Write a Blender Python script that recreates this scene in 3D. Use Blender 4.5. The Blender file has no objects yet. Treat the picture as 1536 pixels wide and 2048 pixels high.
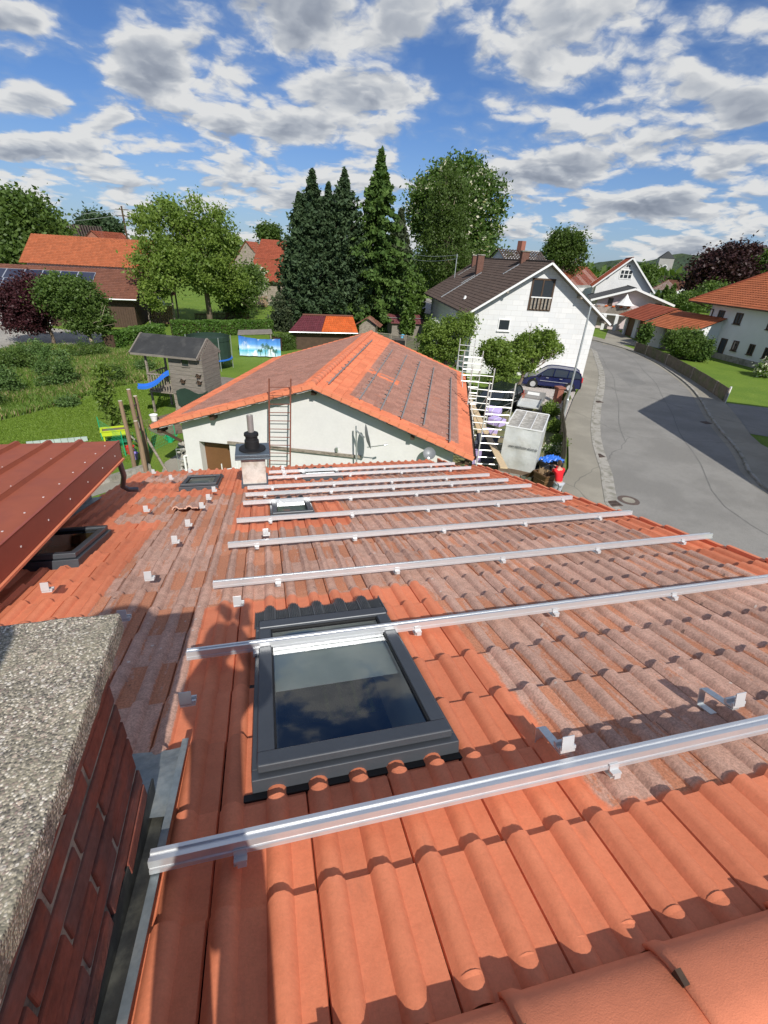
import bpy, math, random
import numpy as np
from mathutils import Vector, Matrix

# ------------------------------------------------------------------ camera, sky, sun
scene = bpy.context.scene
col = scene.collection
CAMZ = 8.2
F = 934.0
PITCH, ROLL, YAW, SL = [math.radians(a) for a in (28.8, 3.6, -15.5, 15.0)]
def _basis():
    cp, sp, c, s, cy, sy = math.cos(PITCH), math.sin(PITCH), math.cos(ROLL), math.sin(ROLL), math.cos(YAW), math.sin(YAW)
    fw = np.array([0, cp, -sp]); rt = np.array([1., 0, 0]); up = np.array([0, sp, cp])
    r2 = c*rt + s*up; u2 = -s*rt + c*up
    Rz = np.array([[cy, -sy, 0], [sy, cy, 0], [0, 0, 1]])
    return np.stack([Rz@r2, Rz@u2, Rz@fw])
RC = _basis()
CAM = np.array([0, 0, CAMZ])
cd = bpy.data.cameras.new('camera'); cam = bpy.data.objects.new('camera', cd); col.objects.link(cam)
cd.sensor_fit = 'HORIZONTAL'; cd.sensor_width = 36; cd.lens = F/1536*36
cd.clip_start = 0.02; cd.clip_end = 6000
m3 = Matrix((RC[0], RC[1], -RC[2])).transposed()
cam.matrix_world = Matrix.Translation(CAM) @ m3.to_4x4()
scene.camera = cam
scene.view_settings.view_transform = 'Standard'; scene.view_settings.look = 'None'
scene.view_settings.exposure = 0.02; scene.view_settings.gamma = 1.0

SUND = np.array([-0.0646, 0.7652, -0.6405]); SUND /= np.linalg.norm(SUND)   # direction sunlight travels
sd = bpy.data.lights.new('sun', 'SUN'); sd.energy = 4.8; sd.angle = math.radians(0.5); sd.color = (1.0, 0.955, 0.88)
sun = bpy.data.objects.new('sun', sd); col.objects.link(sun)
sun.rotation_euler = Vector(SUND).to_track_quat('-Z', 'Y').to_euler(); sun.location = (0, -20, 60)

class NT:
    def __init__(s, tree): s.t = tree; s.t.nodes.clear()
    def n(s, typ, **kw):
        nd = s.t.nodes.new(typ)
        for k, v in kw.items(): setattr(nd, k, v)
        return nd
    def l(s, a, b): s.t.links.new(a, b)
    def setin(s, nd, i, v):
        if isinstance(v, bpy.types.NodeSocket): s.l(v, nd.inputs[i])
        elif v is not None: nd.inputs[i].default_value = v
    def math(s, op, a, b=None, c=None, clamp=False):
        nd = s.n('ShaderNodeMath', operation=op); nd.use_clamp = clamp
        s.setin(nd, 0, a); s.setin(nd, 1, b)
        if c is not None: s.setin(nd, 2, c)
        return nd.outputs[0]
    def vmath(s, op, a, b=None, scale=None):
        nd = s.n('ShaderNodeVectorMath', operation=op); s.setin(nd, 0, a); s.setin(nd, 1, b)
        if scale is not None: s.setin(nd, 3, scale)
        return nd.outputs[0]
    def noise(s, vec, scale, detail=4, rough=0.5, dist=0.0):
        nd = s.n('ShaderNodeTexNoise'); s.setin(nd, 'Vector', vec)
        nd.inputs['Scale'].default_value = scale; nd.inputs['Detail'].default_value = detail
        nd.inputs['Roughness'].default_value = rough; nd.inputs['Distortion'].default_value = dist
        return nd.outputs[0]
    def noise_c(s, vec, scale, detail=4, rough=0.5):
        nd = s.n('ShaderNodeTexNoise'); s.setin(nd, 'Vector', vec)
        nd.inputs['Scale'].default_value = scale; nd.inputs['Detail'].default_value = detail; nd.inputs['Roughness'].default_value = rough
        return nd.outputs[1]
    def ramp(s, fac, stops, interp='LINEAR'):
        nd = s.n('ShaderNodeValToRGB'); s.setin(nd, 0, fac); cr = nd.color_ramp; cr.interpolation = interp
        while len(cr.elements) < len(stops): cr.elements.new(0.5)
        for e, (p, c) in zip(cr.elements, stops):
            e.position = p; e.color = (c, c, c, 1) if not isinstance(c, (tuple, list)) else tuple(c[:3]) + (1,)
        return nd.outputs[0]
    def mix(s, fac, a, b, blend='MIX'):
        nd = s.n('ShaderNodeMix', data_type='RGBA', blend_type=blend)
        s.setin(nd, 0, fac); s.setin(nd, 6, c4(a)); s.setin(nd, 7, c4(b)); return nd.outputs[2]
    def smooth(s, x, lo, hi):
        nd = s.n('ShaderNodeMapRange', interpolation_type='SMOOTHSTEP'); s.setin(nd, 0, x)
        nd.inputs[1].default_value = lo; nd.inputs[2].default_value = hi
        nd.inputs[3].default_value = 0; nd.inputs[4].default_value = 1; return nd.outputs[0]
def c4(c):
    if isinstance(c, bpy.types.NodeSocket) or c is None: return c
    if isinstance(c, (int, float)): return (c, c, c, 1)
    return tuple(c[:3]) + (1,)

def pray(px, py):
    d = RC.T @ np.array([(px-768)/F, -(py-1024)/F, 1.0]); return d

world = bpy.data.worlds.new('World'); scene.world = world; world.use_nodes = True
world.cycles.sampling_method = 'MANUAL'; world.cycles.sample_map_resolution = 512
def build_world():
    w = NT(world.node_tree)
    out = w.n('ShaderNodeOutputWorld'); bg = w.n('ShaderNodeBackground'); w.l(bg.outputs[0], out.inputs[0])
    bg.inputs[1].default_value = SKY
    sky = w.n('ShaderNodeTexSky', sky_type='NISHITA'); sky.sun_disc = False
    sky.sun_elevation = math.asin(-SUND[2]); sky.sun_rotation = math.atan2(-SUND[0], -SUND[1])
    sky.air_density = 1.0; sky.dust_density = 0.4; sky.ozone_density = 2.5; sky.altitude = 500
    tc = w.n('ShaderNodeTexCoord'); d = tc.outputs['Generated']
    sep = w.n('ShaderNodeSeparateXYZ'); w.l(d, sep.inputs[0])
    z = w.math('MAXIMUM', sep.outputs[2], 0.0)
    inv = w.math('DIVIDE', 1.0, w.math('ADD', z, CK))
    p = w.vmath('SCALE', d, scale=inv)
    sx = w.n('ShaderNodeSeparateXYZ'); w.l(p, sx.inputs[0])
    cx = w.n('ShaderNodeCombineXYZ'); w.l(sx.outputs[0], cx.inputs[0]); w.l(sx.outputs[1], cx.inputs[1])
    P0 = cx.outputs[0]
    # large clouds sit where the photograph has them (each centre is a sky direction on the flat cloud layer)
    def blobsum(P):
        tot = None
        for (px, py, wx, wy, amp) in CLOUDS:
            dd = pray(px, py); dd = dd/np.linalg.norm(dd); k = 1/(max(dd[2], 0)+CK)
            c = np.array([dd[0]*k, dd[1]*k])
            ex = pray(px+wx, py+wx*0.061); ex /= np.linalg.norm(ex); ex = ex[:2]/(max(ex[2], 0)+CK)
            ey = pray(px, py-wy); ey /= np.linalg.norm(ey); ey = ey[:2]/(max(ey[2], 0)+CK)
            A = np.array([ex-c, ey-c]).T; Ai = np.linalg.inv(A); B = Ai @ c
            mp = w.n('ShaderNodeCombineXYZ')
            r1 = w.n('ShaderNodeVectorMath', operation='DOT_PRODUCT'); w.l(P, r1.inputs[0]); r1.inputs[1].default_value = (Ai[0, 0], Ai[0, 1], -B[0])
            r2 = w.n('ShaderNodeVectorMath', operation='DOT_PRODUCT'); w.l(P, r2.inputs[0]); r2.inputs[1].default_value = (Ai[1, 0], Ai[1, 1], -B[1])
            s = w.math('MULTIPLY_ADD', r1.outputs['Value'], r1.outputs['Value'], w.math('MULTIPLY', r2.outputs['Value'], r2.outputs['Value']))
            g = w.math('MULTIPLY', w.math('SUBTRACT', 1.0, s, clamp=True), amp)
            tot = g if tot is None else w.math('ADD', tot, g)
        return tot
    # P0.z = 1 so the dot products above can carry the offsets
    one = w.n('ShaderNodeCombineXYZ'); w.l(sx.outputs[0], one.inputs[0]); w.l(sx.outputs[1], one.inputs[1]); one.inputs[2].default_value = 1.0
    warp = w.vmath('ADD', one.outputs[0], w.vmath('MULTIPLY', w.vmath('SUBTRACT', w.noise_c(P0, 3.0, 2, .5), (.5, .5, .5)), (.16, .16, 0)))
    BL = w.math('MULTIPLY', blobsum(warp), 0.15)
    # billows: cellular puffs of three sizes stacked on soft noise
    def puff(P, sc):
        v = w.n('ShaderNodeTexVoronoi', feature='F1'); w.l(P, v.inputs['Vector']); v.inputs['Scale'].default_value = sc
        return w.math('SUBTRACT', .45, w.math('MULTIPLY', v.outputs['Distance'], v.outputs['Distance']))
    fine = w.noise_c(P0, 7.5, 4, .6)
    warp2 = w.vmath('ADD', warp, w.vmath('MULTIPLY', w.vmath('SUBTRACT', fine, (.5, .5, .5)), (.085, .085, 0)))
    def dens(P, det):
        n1 = w.noise(P, 2.7, det, 0.58, 0.0)
        return w.math('ADD', w.math('ADD', n1, w.math('MULTIPLY', w.math('ADD', puff(P, 7.5), w.math('MULTIPLY', puff(P, 16.0), .55)), .13)), BL)
    lowadd = w.math('MULTIPLY', w.math('SUBTRACT', 1.0, w.smooth(sep.outputs[2], 0.02, 0.40)), .025)
    D0 = w.math('ADD', dens(warp2, 6), lowadd)
    W1 = w.vmath('MULTIPLY', warp2, (0.968, 0.968, 1.0))
    D1 = w.math('ADD', dens(W1, 4), lowadd)
    cover = w.smooth(D0, 0.520, 0.635)
    thick = w.smooth(D0, 0.62, 0.80)
    shade = w.math('ADD', w.math('MULTIPLY', w.math('SUBTRACT', D0, D1), 2.9), 0.88)
    shade = w.math('SUBTRACT', shade, w.math('MULTIPLY', thick, 0.55))
    ccol = w.ramp(shade, [(0.0, (.25, .285, .355)), (0.35, (.37, .41, .485)), (0.62, (.55, .585, .64)), (0.95, (.88, .885, .88))])
    cc = w.n('ShaderNodeVectorMath', operation='SCALE'); w.l(ccol, cc.inputs[0]); cc.inputs[3].default_value = 0.84/SKY
    skyc = w.n('ShaderNodeVectorMath', operation='MULTIPLY'); w.l(sky.outputs[0], skyc.inputs[0]); skyc.inputs[1].default_value = (0.50, 0.67, 0.95)
    veil = w.math('MULTIPLY', w.smooth(D0, 0.42, 0.60), 0.36)
    low = w.math('MULTIPLY', w.math('SUBTRACT', 1.0, w.smooth(sep.outputs[2], -0.02, 0.22)), .50)
    base = w.mix(w.math('MAXIMUM', veil, low), skyc.outputs[0], (.34/SKY, .44/SKY, .60/SKY))
    w.l(w.mix(w.math('MULTIPLY', cover, .96), base, cc.outputs[0]), bg.inputs[0])
SKY = 0.10; CK = 0.24
# px, py, half width, half height, strength
CLOUDS = [(360, 140, 190, 85, 1.0), (250, 240, 170, 55, .8), (60, 195, 90, 50, .9), (60, 292, 130, 40, .9),
          (730, 180, 165, 60, 1.1), (640, 255, 150, 55, .8), (620, 50, 260, 75, .9), (1030, 215, 90, 45, 1.0), (1150, 110, 180, 80, .7),
          (1300, 25, 300, 60, .9), (1100, 330, 220, 45, .9), (1400, 310, 190, 60, 1.0), (1300, 420, 260, 55, .9), (1500, 220, 80, 45, .8),
          (50, 352, 90, 28, .8), (340, 380, 160, 28, .8), (620, 400, 150, 25, .6), (1330, 490, 200, 30, .8), (40, 40, 90, 40, .6),
          (120, 110, 60, 90, -.7), (500, 300, 40, 60, -.4), (900, 110, 60, 160, -1.0), (880, 330, 120, 35, -.8), (1450, 140, 80, 60, -.8), (180, 30, 60, 60, -.7), (300, 320, 90, 20, -.5)]
build_world()

# ------------------------------------------------------------------ survey helpers (photo point -> place in the world)
def proj(P):
    q = RC @ (np.array(P, float)-CAM); return (768+F*q[0]/q[2], 1024-F*q[1]/q[2])
def G(px, py, z=0.0):
    d = pray(px, py); t = (z-CAMZ)/d[2]; return CAM + d*t
def WALL(P0, n, px, py):
    d = pray(px, py); n = np.array(n, float); t = (n@(np.array(P0)-CAM))/(n@d); return CAM + d*t
def HGT(P, px, py):
    """height over P (a vertical line) that shows at the photo point"""
    d = pray(px, py); d /= np.linalg.norm(d); z = np.array([0, 0, 1.]); w0 = np.array(P)-CAM
    b = z@d; D_ = w0@z; E_ = w0@d; return (b*E_-D_)/(1-b*b)
S_ = np.array([1., 0, 0]); D_ = np.array([0, math.cos(SL), -math.sin(SL)]); N_ = np.array([0, math.sin(SL), math.cos(SL)])
HR = 1.409
def RF(u, v, n=0.0): return CAM + u*S_ + v*D_ + (n-HR)*N_
def ROOF(px, py, n=0.0):
    d = pray(px, py); t = -(HR-n)/(N_@d); P = d*t; return P@S_, P@D_

# ------------------------------------------------------------------ mesh builder
class MB:
    def __init__(s): s.v = []; s.f = []; s.m = []; s.uv = None; s.colr = []
    def quad(s, a, b, c, d, m=0):
        i = len(s.v); s.v += [tuple(a), tuple(b), tuple(c), tuple(d)]; s.f.append((i, i+1, i+2, i+3)); s.m.append(m)
    def poly(s, pts, m=0):
        i = len(s.v); s.v += [tuple(p) for p in pts]; s.f.append(tuple(range(i, i+len(pts)))); s.m.append(m)
    def hexa(s, lo, hi, m=0):
        """lo, hi: 4 corner points each (counter-clockwise seen from above)"""
        i = len(s.v); s.v += [tuple(p) for p in lo] + [tuple(p) for p in hi]
        for f in ((3, 2, 1, 0), (4, 5, 6, 7), (0, 1, 5, 4), (1, 2, 6, 5), (2, 3, 7, 6), (3, 0, 4, 7)):
            s.f.append(tuple(i+k for k in f)); s.m.append(m)
    def box(s, c, sz, ax=None, m=0, taper=1.0):
        c = np.array(c, float); X, Y, Z = (np.eye(3) if ax is None else [np.array(a, float) for a in ax])
        hx, hy, hz = sz[0]/2, sz[1]/2, sz[2]/2
        lo = [c + X*a*hx + Y*b*hy - Z*hz for a, b in ((-1, -1), (1, -1), (1, 1), (-1, 1))]
        hi = [c + X*a*hx*taper + Y*b*hy*taper + Z*hz for a, b in ((-1, -1), (1, -1), (1, 1), (-1, 1))]
        s.hexa(lo, hi, m)
    def bar(s, a, b, w, h, up=(0, 0, 1), m=0):
        a = np.array(a, float); b = np.array(b, float); d = b-a; L = np.linalg.norm(d); d /= L
        up = np.array(up, float); x = np.cross(d, up)
        if np.linalg.norm(x) < 1e-4: x = np.cross(d, np.array([1., 0, 0]))
        x /= np.linalg.norm(x); z = np.cross(x, d)
        s.box((a+b)/2, (w, L, h), (x, d, z), m)
    def tube(s, pts, r, n=8, m=0, cap=True):
        pts = [np.array(p, float) for p in pts]
        rs = r if isinstance(r, (list, tuple)) else [r]*len(pts)
        base = len(s.v); prevx = None
        for k, p in enumerate(pts):
            d = pts[min(k+1, len(pts)-1)]-pts[max(k-1, 0)]; d = d/(np.linalg.norm(d)+1e-9)
            if prevx is None:
                ref = np.array([0, 0, 1.]) if abs(d[2]) < .9 else np.array([1., 0, 0]); x = np.cross(d, ref)
            else: x = prevx - d*(prevx@d)
            x /= np.linalg.norm(x); prevx = x; y = np.cross(d, x)
            for j in range(n):
                a = 2*math.pi*j/n; s.v.append(tuple(p + rs[k]*(math.cos(a)*x + math.sin(a)*y)))
        for k in range(len(pts)-1):
            for j in range(n):
                j2 = (j+1) % n
                s.f.append((base+k*n+j, base+k*n+j2, base+(k+1)*n+j2, base+(k+1)*n+j)); s.m.append(m)
        if cap:
            s.f.append(tuple(base+j for j in reversed(range(n)))); s.m.append(m)
            e = base+(len(pts)-1)*n; s.f.append(tuple(e+j for j in range(n))); s.m.append(m)
    def lathe(s, c, prof, n=16, m=0, ax=None):
        c = np.array(c, float); X, Y, Z = (np.eye(3) if ax is None else [np.array(a, float) for a in ax]); base = len(s.v)
        for (r, z) in prof:
            for j in range(n):
                a = 2*math.pi*j/n; s.v.append(tuple(c + X*r*math.cos(a) + Y*r*math.sin(a) + Z*z))
        for k in range(len(prof)-1):
            for j in range(n):
                j2 = (j+1) % n; s.f.append((base+k*n+j, base+k*n+j2, base+(k+1)*n+j2, base+(k+1)*n+j)); s.m.append(m)
        s.f.append(tuple(base+j for j in reversed(range(n)))); s.m.append(m)
        e = base+(len(prof)-1)*n; s.f.append(tuple(e+j for j in range(n))); s.m.append(m)
    def extr(s, pts, vec, m=0):
        """extrude polygon pts along vec, closed"""
        vec = np.array(vec, float); i = len(s.v); n = len(pts)
        s.v += [tuple(p) for p in pts] + [tuple(np.array(p)+vec) for p in pts]
        s.f.append(tuple(range(i, i+n))); s.m.append(m); s.f.append(tuple(reversed(range(i+n, i+2*n)))); s.m.append(m)
        for k in range(n):
            k2 = (k+1) % n; s.f.append((i+k2, i+k, i+n+k, i+n+k2)); s.m.append(m)
    def ball(s, c, r, n=10, k=6, m=0):
        r = (r, r, r) if not isinstance(r, (tuple, list)) else r; c = np.array(c, float); base = len(s.v)
        for a in range(k+1):
            t = math.pi*a/k
            for j in range(n):
                p = 2*math.pi*j/n; s.v.append((c[0]+r[0]*math.sin(t)*math.cos(p), c[1]+r[1]*math.sin(t)*math.sin(p), c[2]-r[2]*math.cos(t)))
        for a in range(k):
            for j in range(n):
                j2 = (j+1) % n; s.f.append((base+a*n+j, base+a*n+j2, base+(a+1)*n+j2, base+(a+1)*n+j)); s.m.append(m)
    def build(s, name, mats, parent=None, smooth=False, bevel=0, weld=False):
        if not isinstance(mats, (list, tuple)): mats = [mats]
        me = bpy.data.meshes.new(name)
        off = np.zeros(3)
        inv = None
        if parent is not None:
            pm = world_of(parent); inv = pm.inverted()
        V = s.v
        if inv is not None:
            A = np.array(inv)[:3]; VV = np.array(V, float); V = (VV@A[:, :3].T + A[:, 3])
        me.from_pydata([tuple(map(float, p)) for p in V], [], s.f); me.update()
        for mt in mats: me.materials.append(mt)
        me.polygons.foreach_set('material_index', s.m)
        if smooth: me.polygons.foreach_set('use_smooth', [True]*len(me.polygons))
        if s.uv is not None:
            uvl = me.uv_layers.new(name='UVMap'); li = np.zeros(len(me.loops), int); me.loops.foreach_get('vertex_index', li)
            uvl.data.foreach_set('uv', np.array(s.uv, np.float32)[li].ravel())
        if s.colr:
            at = me.color_attributes.new('tile', 'FLOAT_COLOR', 'POINT'); at.data.foreach_set('color', np.array(s.colr, np.float32).ravel())
        o = bpy.data.objects.new(name, me); col.objects.link(o)
        if parent is not None: o.parent = parent
        if bevel:
            bm = o.modifiers.new('bevel', 'BEVEL'); bm.width = bevel; bm.segments = 2; bm.limit_method = 'ANGLE'; bm.angle_limit = math.radians(40)
        if smooth == 'auto':
            me.set_sharp_from_angle(angle=math.radians(38))
        return o
def build_each(mb, name, mat, parent, **kw):
    """one object per separate piece"""
    n = len(mb.v); par = list(range(n))
    def find(a):
        while par[a] != a: par[a] = par[par[a]]; a = par[a]
        return a
    for f in mb.f:
        r = find(f[0])
        for k in f[1:]: par[find(k)] = r
    comp = {}
    for f, m in zip(mb.f, mb.m): comp.setdefault(find(f[0]), []).append((f, m))
    out = []
    for fs in comp.values():
        q = MB(); idx = {}
        for f, m in fs:
            for k in f:
                if k not in idx: idx[k] = len(q.v); q.v.append(mb.v[k])
            q.f.append(tuple(idx[k] for k in f)); q.m.append(m)
        out.append(q.build(name, mat, parent, **kw))
    return out
WM = {}
def world_of(o):
    if o is None: return Matrix.Identity(4)
    loc = Matrix.LocRotScale(o.location, o.rotation_euler, o.scale)
    return world_of(o.parent) @ loc
def tag(o, label=None, cat=None, group=None, kind=None):
    if label: o['label'] = label
    if cat: o['category'] = cat
    if group: o['group'] = group
    if kind: o['kind'] = kind
    return o
def thing(name, label, cat, loc=(0, 0, 0), group=None, rz=0):
    o = bpy.data.objects.new(name, None); col.objects.link(o); o.location = tuple(float(x) for x in loc); o.rotation_euler = (0, 0, rz)
    o.empty_display_size = 0.1
    return tag(o, label, cat, group)
def empty_part(name, parent, loc=None):
    return parent
def copy_tree(o, parent=None):
    c = o.copy(); col.objects.link(c); c.parent = parent
    for ch in list(o.children): copy_tree(ch, c)
    return c
rnd = random.Random(5)

# ------------------------------------------------------------------ materials
def pbsdf(w, base, rough=.7, metal=0.0, spec=None):
    out = w.n('ShaderNodeOutputMaterial'); b = w.n('ShaderNodeBsdfPrincipled'); w.l(b.outputs[0], out.inputs[0])
    w.setin(b, 'Base Color', c4(base)); w.setin(b, 'Roughness', rough); w.setin(b, 'Metallic', metal)
    if spec is not None: b.inputs['Specular IOR Level'].default_value = spec
    return b
def bumpn(w, h, strength, dist=0.01):
    b = w.n('ShaderNodeBump'); b.inputs['Strength'].default_value = strength; b.inputs['Distance'].default_value = dist; w.l(h, b.inputs['Height']); return b.outputs[0]
def mk(name, c, rough=.75, metal=0.0, var=.18, scale=3.0, bump=.25, bscale=40.0, bdist=.004, spec=.4, c2=None, c2scale=1.5, c2lo=.45, c2hi=.65, stretch=None):
    m = bpy.data.materials.new(name); m.use_nodes = True; w = NT(m.node_tree)
    tc = w.n('ShaderNodeTexCoord'); P = tc.outputs['Object']
    if stretch: P = w.vmath('MULTIPLY', P, stretch)
    n = w.noise(P, scale, 5, .6); n2 = w.noise(P, scale*7.3, 3, .6)
    k = w.math('ADD', w.math('MULTIPLY', n, .65), w.math('MULTIPLY', n2, .35))
    f = w.ramp(k, [(.3, 1-var), (.7, 1+var)])
    cc = c4(c)
    if c2 is not None:
        cc = w.mix(w.smooth(w.noise(P, c2scale, 5, .6, .3), c2lo, c2hi), cc, c2)
    colr = w.mix(1.0, cc, f, 'MULTIPLY')
    b = pbsdf(w, colr, rough, metal, spec)
    if bump: w.l(bumpn(w, w.noise(P, bscale, 4, .6), bump, bdist), b.inputs['Normal'])
    return m
def leafmat(name, c, c2, trans=.35, rough=.5, c3=None):
    m = bpy.data.materials.new(name); m.use_nodes = True; w = NT(m.node_tree)
    at = w.n('ShaderNodeAttribute'); at.attribute_name = 'tile'; s = w.n('ShaderNodeSeparateColor'); w.l(at.outputs['Color'], s.inputs[0])
    cc = w.mix(s.outputs[0], c, c2)
    if c3 is not None: cc = w.mix(w.math('GREATER_THAN', s.outputs[1], .5), cc, c3)
    out = w.n('ShaderNodeOutputMaterial'); b = w.n('ShaderNodeBsdfPrincipled'); w.l(cc, b.inputs['Base Color']); b.inputs['Roughness'].default_value = rough
    b.inputs['Specular IOR Level'].default_value = .3
    t = w.n('ShaderNodeBsdfTranslucent'); tcx = w.mix(1.0, cc, (1.5, 1.6, .6), 'MULTIPLY'); w.l(tcx, t.inputs[0])
    mx = w.n('ShaderNodeMixShader'); mx.inputs[0].default_value = trans; w.l(b.outputs[0], mx.inputs[1]); w.l(t.outputs[0], mx.inputs[2]); w.l(mx.outputs[0], out.inputs[0])
    return m

def tile_material(name, orange, grey, streak, fleck=True, near=True):
    """attribute tile: R random per tile, G new paint, B bare pan; UV in metres"""
    m = bpy.data.materials.new(name); m.use_nodes = True; w = NT(m.node_tree)
    at = w.n('ShaderNodeAttribute'); at.attribute_name = 'tile'; s = w.n('ShaderNodeSeparateColor'); w.l(at.outputs['Color'], s.inputs[0])
    uv = w.n('ShaderNodeUVMap'); P = uv.outputs[0]
    fine = w.noise(P, 150, 2, .7); gran = w.noise(P, 52, 4, .75); mid = w.noise(P, 14, 5, .65); big = w.noise(P, 1.3, 4, .6)
    st = w.noise(w.vmath('MULTIPLY', P, (16, 2.2, 1)), 1.0, 5, .65)
    g1 = w.mix(w.smooth(mid, .35, .68), grey, [c*.74 for c in grey])
    g1 = w.mix(w.math('MULTIPLY', w.smooth(big, .4, .65), .35), g1, [grey[0]*1.0, grey[1]*1.08, grey[2]*1.10])
    # coating worn through in the valleys
    bare = w.smooth(w.math('ADD', w.math('ADD', st, w.math('MULTIPLY', s.outputs[2], .28)), w.math('MULTIPLY', w.math('SUBTRACT', gran, .5), .35)), .62, .72)
    g1 = w.mix(w.math('MULTIPLY', bare, .85), g1, streak)
    g1 = w.mix(w.math('MULTIPLY', w.smooth(gran, .56, .72), .62), g1, [c*.5 for c in grey])
    g1 = w.mix(w.math('MULTIPLY', w.smooth(fine, .62, .8), .35), g1, [min(c*1.9+.05, .8) for c in grey])
    if fleck:
        vo = w.n('ShaderNodeTexVoronoi'); w.l(P, vo.inputs['Vector']); vo.inputs['Scale'].default_value = 14
        sp = w.math('LESS_THAN', vo.outputs['Distance'], .13)
        vc = w.n('ShaderNodeSeparateColor'); w.l(vo.outputs['Color'], vc.inputs[0])
        sp = w.math('MULTIPLY', sp, w.math('GREATER_THAN', vc.outputs[0], .86))
        g1 = w.mix(w.math('MULTIPLY', sp, .7), g1, (.62, .56, .50))
        sp2 = w.math('MULTIPLY', w.math('LESS_THAN', vo.outputs['Distance'], .16), w.math('LESS_THAN', vc.outputs[1], .10))
        g1 = w.mix(w.math('MULTIPLY', sp2, .6), g1, (.10, .075, .06))
    o1 = w.mix(w.smooth(mid, .3, .75), orange, [orange[0]*.90, orange[1]*.86, orange[2]*.84])
    o1 = w.mix(w.math('MULTIPLY', w.smooth(gran, .5, .75), .25), o1, [c*.66 for c in orange])
    o1 = w.mix(w.math('MULTIPLY', w.smooth(big, .45, .7), .22), o1, [orange[0]*.86, orange[1]*1.0, orange[2]*1.1])
    pm = w.smooth(w.math('ADD', s.outputs[1], w.math('MULTIPLY', w.math('SUBTRACT', w.noise(P, 30, 4, .6), .5), .35)), .38, .62)
    cc = w.mix(pm, g1, o1)
    grain = w.noise(P, 95, 2, .8); cc = w.mix(1.0, cc, w.ramp(grain, [(.30, .72), (.5, 1.0), (.70, 1.26)]), 'MULTIPLY'); cc = w.mix(w.math('MULTIPLY', pm, .78), cc, o1)
    # dirt that washed down and settled above each overlap
    dirt = w.math('MULTIPLY', w.smooth(w.noise(w.vmath('MULTIPLY', P, (9, 3, 1)), 1.0, 5, .7), .54, .74), .20); cc = w.mix(dirt, cc, (.17, .10, .075))
    tv = w.ramp(s.outputs[0], [(0, .84), (1, 1.10)])
    cc = w.mix(1.0, cc, tv, 'MULTIPLY')
    b = pbsdf(w, cc, .82, 0, .28)
    w.setin(b, 'Roughness', w.ramp(pm, [(0, .93), (1, .68)]))
    h = w.math('ADD', w.math('MULTIPLY', gran, .6), w.math('MULTIPLY', fine, .4))
    bs = w.math('ADD', w.math('MULTIPLY', w.math('SUBTRACT', 1.0, pm), .6), .38)
    bn = w.n('ShaderNodeBump'); bn.inputs['Distance'].default_value = .003; w.l(bs, bn.inputs['Strength']); w.l(h, bn.inputs['Height']); w.l(bn.outputs[0], b.inputs['Normal'])
    return m

ORANGE = (.76, .245, .125); GREY = (.60, .36, .275); STREAK = (.55, .22, .115)
M = {}
M['tile'] = tile_material('roof_tile_weathered_and_new', ORANGE, GREY, STREAK)
M['ridge'] = mk('ridge_cap_orange', (.74, .24, .125), .7, var=.10, scale=4, bump=.5, bscale=260, bdist=.002)
M['alu'] = mk('bright_aluminium', (.74, .755, .77), .36, .72, var=.06, scale=6, bump=.05, bscale=8, stretch=(1, 18, 18))
M['alu_grey'] = mk('grey_aluminium', (.42, .40, .38), .5, .6, var=.12, scale=5, bump=.05)
M['galv'] = mk('galvanised_steel', (.62, .65, .66), .42, .75, var=.18, scale=12, bump=.08)
M['white_clip'] = mk('clip_metal', (.60, .61, .62), .35, .35, var=.05, bump=0)
M['zinc'] = mk('zinc_sheet', (.20, .235, .25), .5, .4, var=.35, scale=5, bump=.12, bscale=14, c2=(.30, .32, .31), c2scale=6)
M['shaded_zinc'] = mk('zinc_channel_in_shade', (.045, .047, .046), .55, .3, var=.4, scale=9, bump=.2, bscale=30, c2=(.10, .10, .085), c2scale=7)  # shadow beside the chimney is put into this darker zinc colour
M['anthra'] = mk('anthracite_frame', (.065, .073, .085), .38, .2, var=.10, scale=8, bump=.06, spec=.5)
M['lead'] = mk('pleated_flashing', (.15, .16, .17), .5, .2, var=.2, scale=20, bump=.1)
M['black'] = mk('black_rubber', (.012, .012, .013), .6, bump=0)
M['whitewall'] = mk('white_render', (.68, .67, .65), .9, var=.07, scale=1.6, bump=.35, bscale=70, bdist=.003, c2=(.60, .58, .55), c2scale=.6, c2lo=.6, c2hi=.85)
M['wood'] = mk('weathered_wood', (.30, .26, .21), .85, var=.3, scale=3, bump=.4, bscale=20, stretch=(1, 6, 6), c2=(.17, .14, .11), c2scale=2.5)
M['newwood'] = mk('pale_timber', (.62, .47, .29), .75, var=.2, scale=3, bump=.15, stretch=(6, 1, 6))
M['darkwood'] = mk('dark_brown_wood', (.075, .045, .028), .75, var=.3, scale=4, bump=.3, bscale=18)
def glassmat():
    m = bpy.data.materials.new('roof_window_glass'); m.use_nodes = True; w = NT(m.node_tree)
    out = w.n('ShaderNodeOutputMaterial'); g = w.n('ShaderNodeBsdfGlossy'); g.inputs['Roughness'].default_value = .015; g.inputs[0].default_value = (.95, .97, 1, 1)
    t = w.n('ShaderNodeBsdfTransparent'); t.inputs[0].default_value = (.84, .88, .85, 1)
    fr = w.n('ShaderNodeFresnel'); fr.inputs[0].default_value = 1.55
    k = w.math('ADD', w.math('MULTIPLY', fr.outputs[0], .85), .04, clamp=True)
    mx = w.n('ShaderNodeMixShader'); w.l(k, mx.inputs[0]); w.l(t.outputs[0], mx.inputs[1]); w.l(g.outputs[0], mx.inputs[2]); w.l(mx.outputs[0], out.inputs[0])
    return m
M['glass'] = glassmat()
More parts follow.
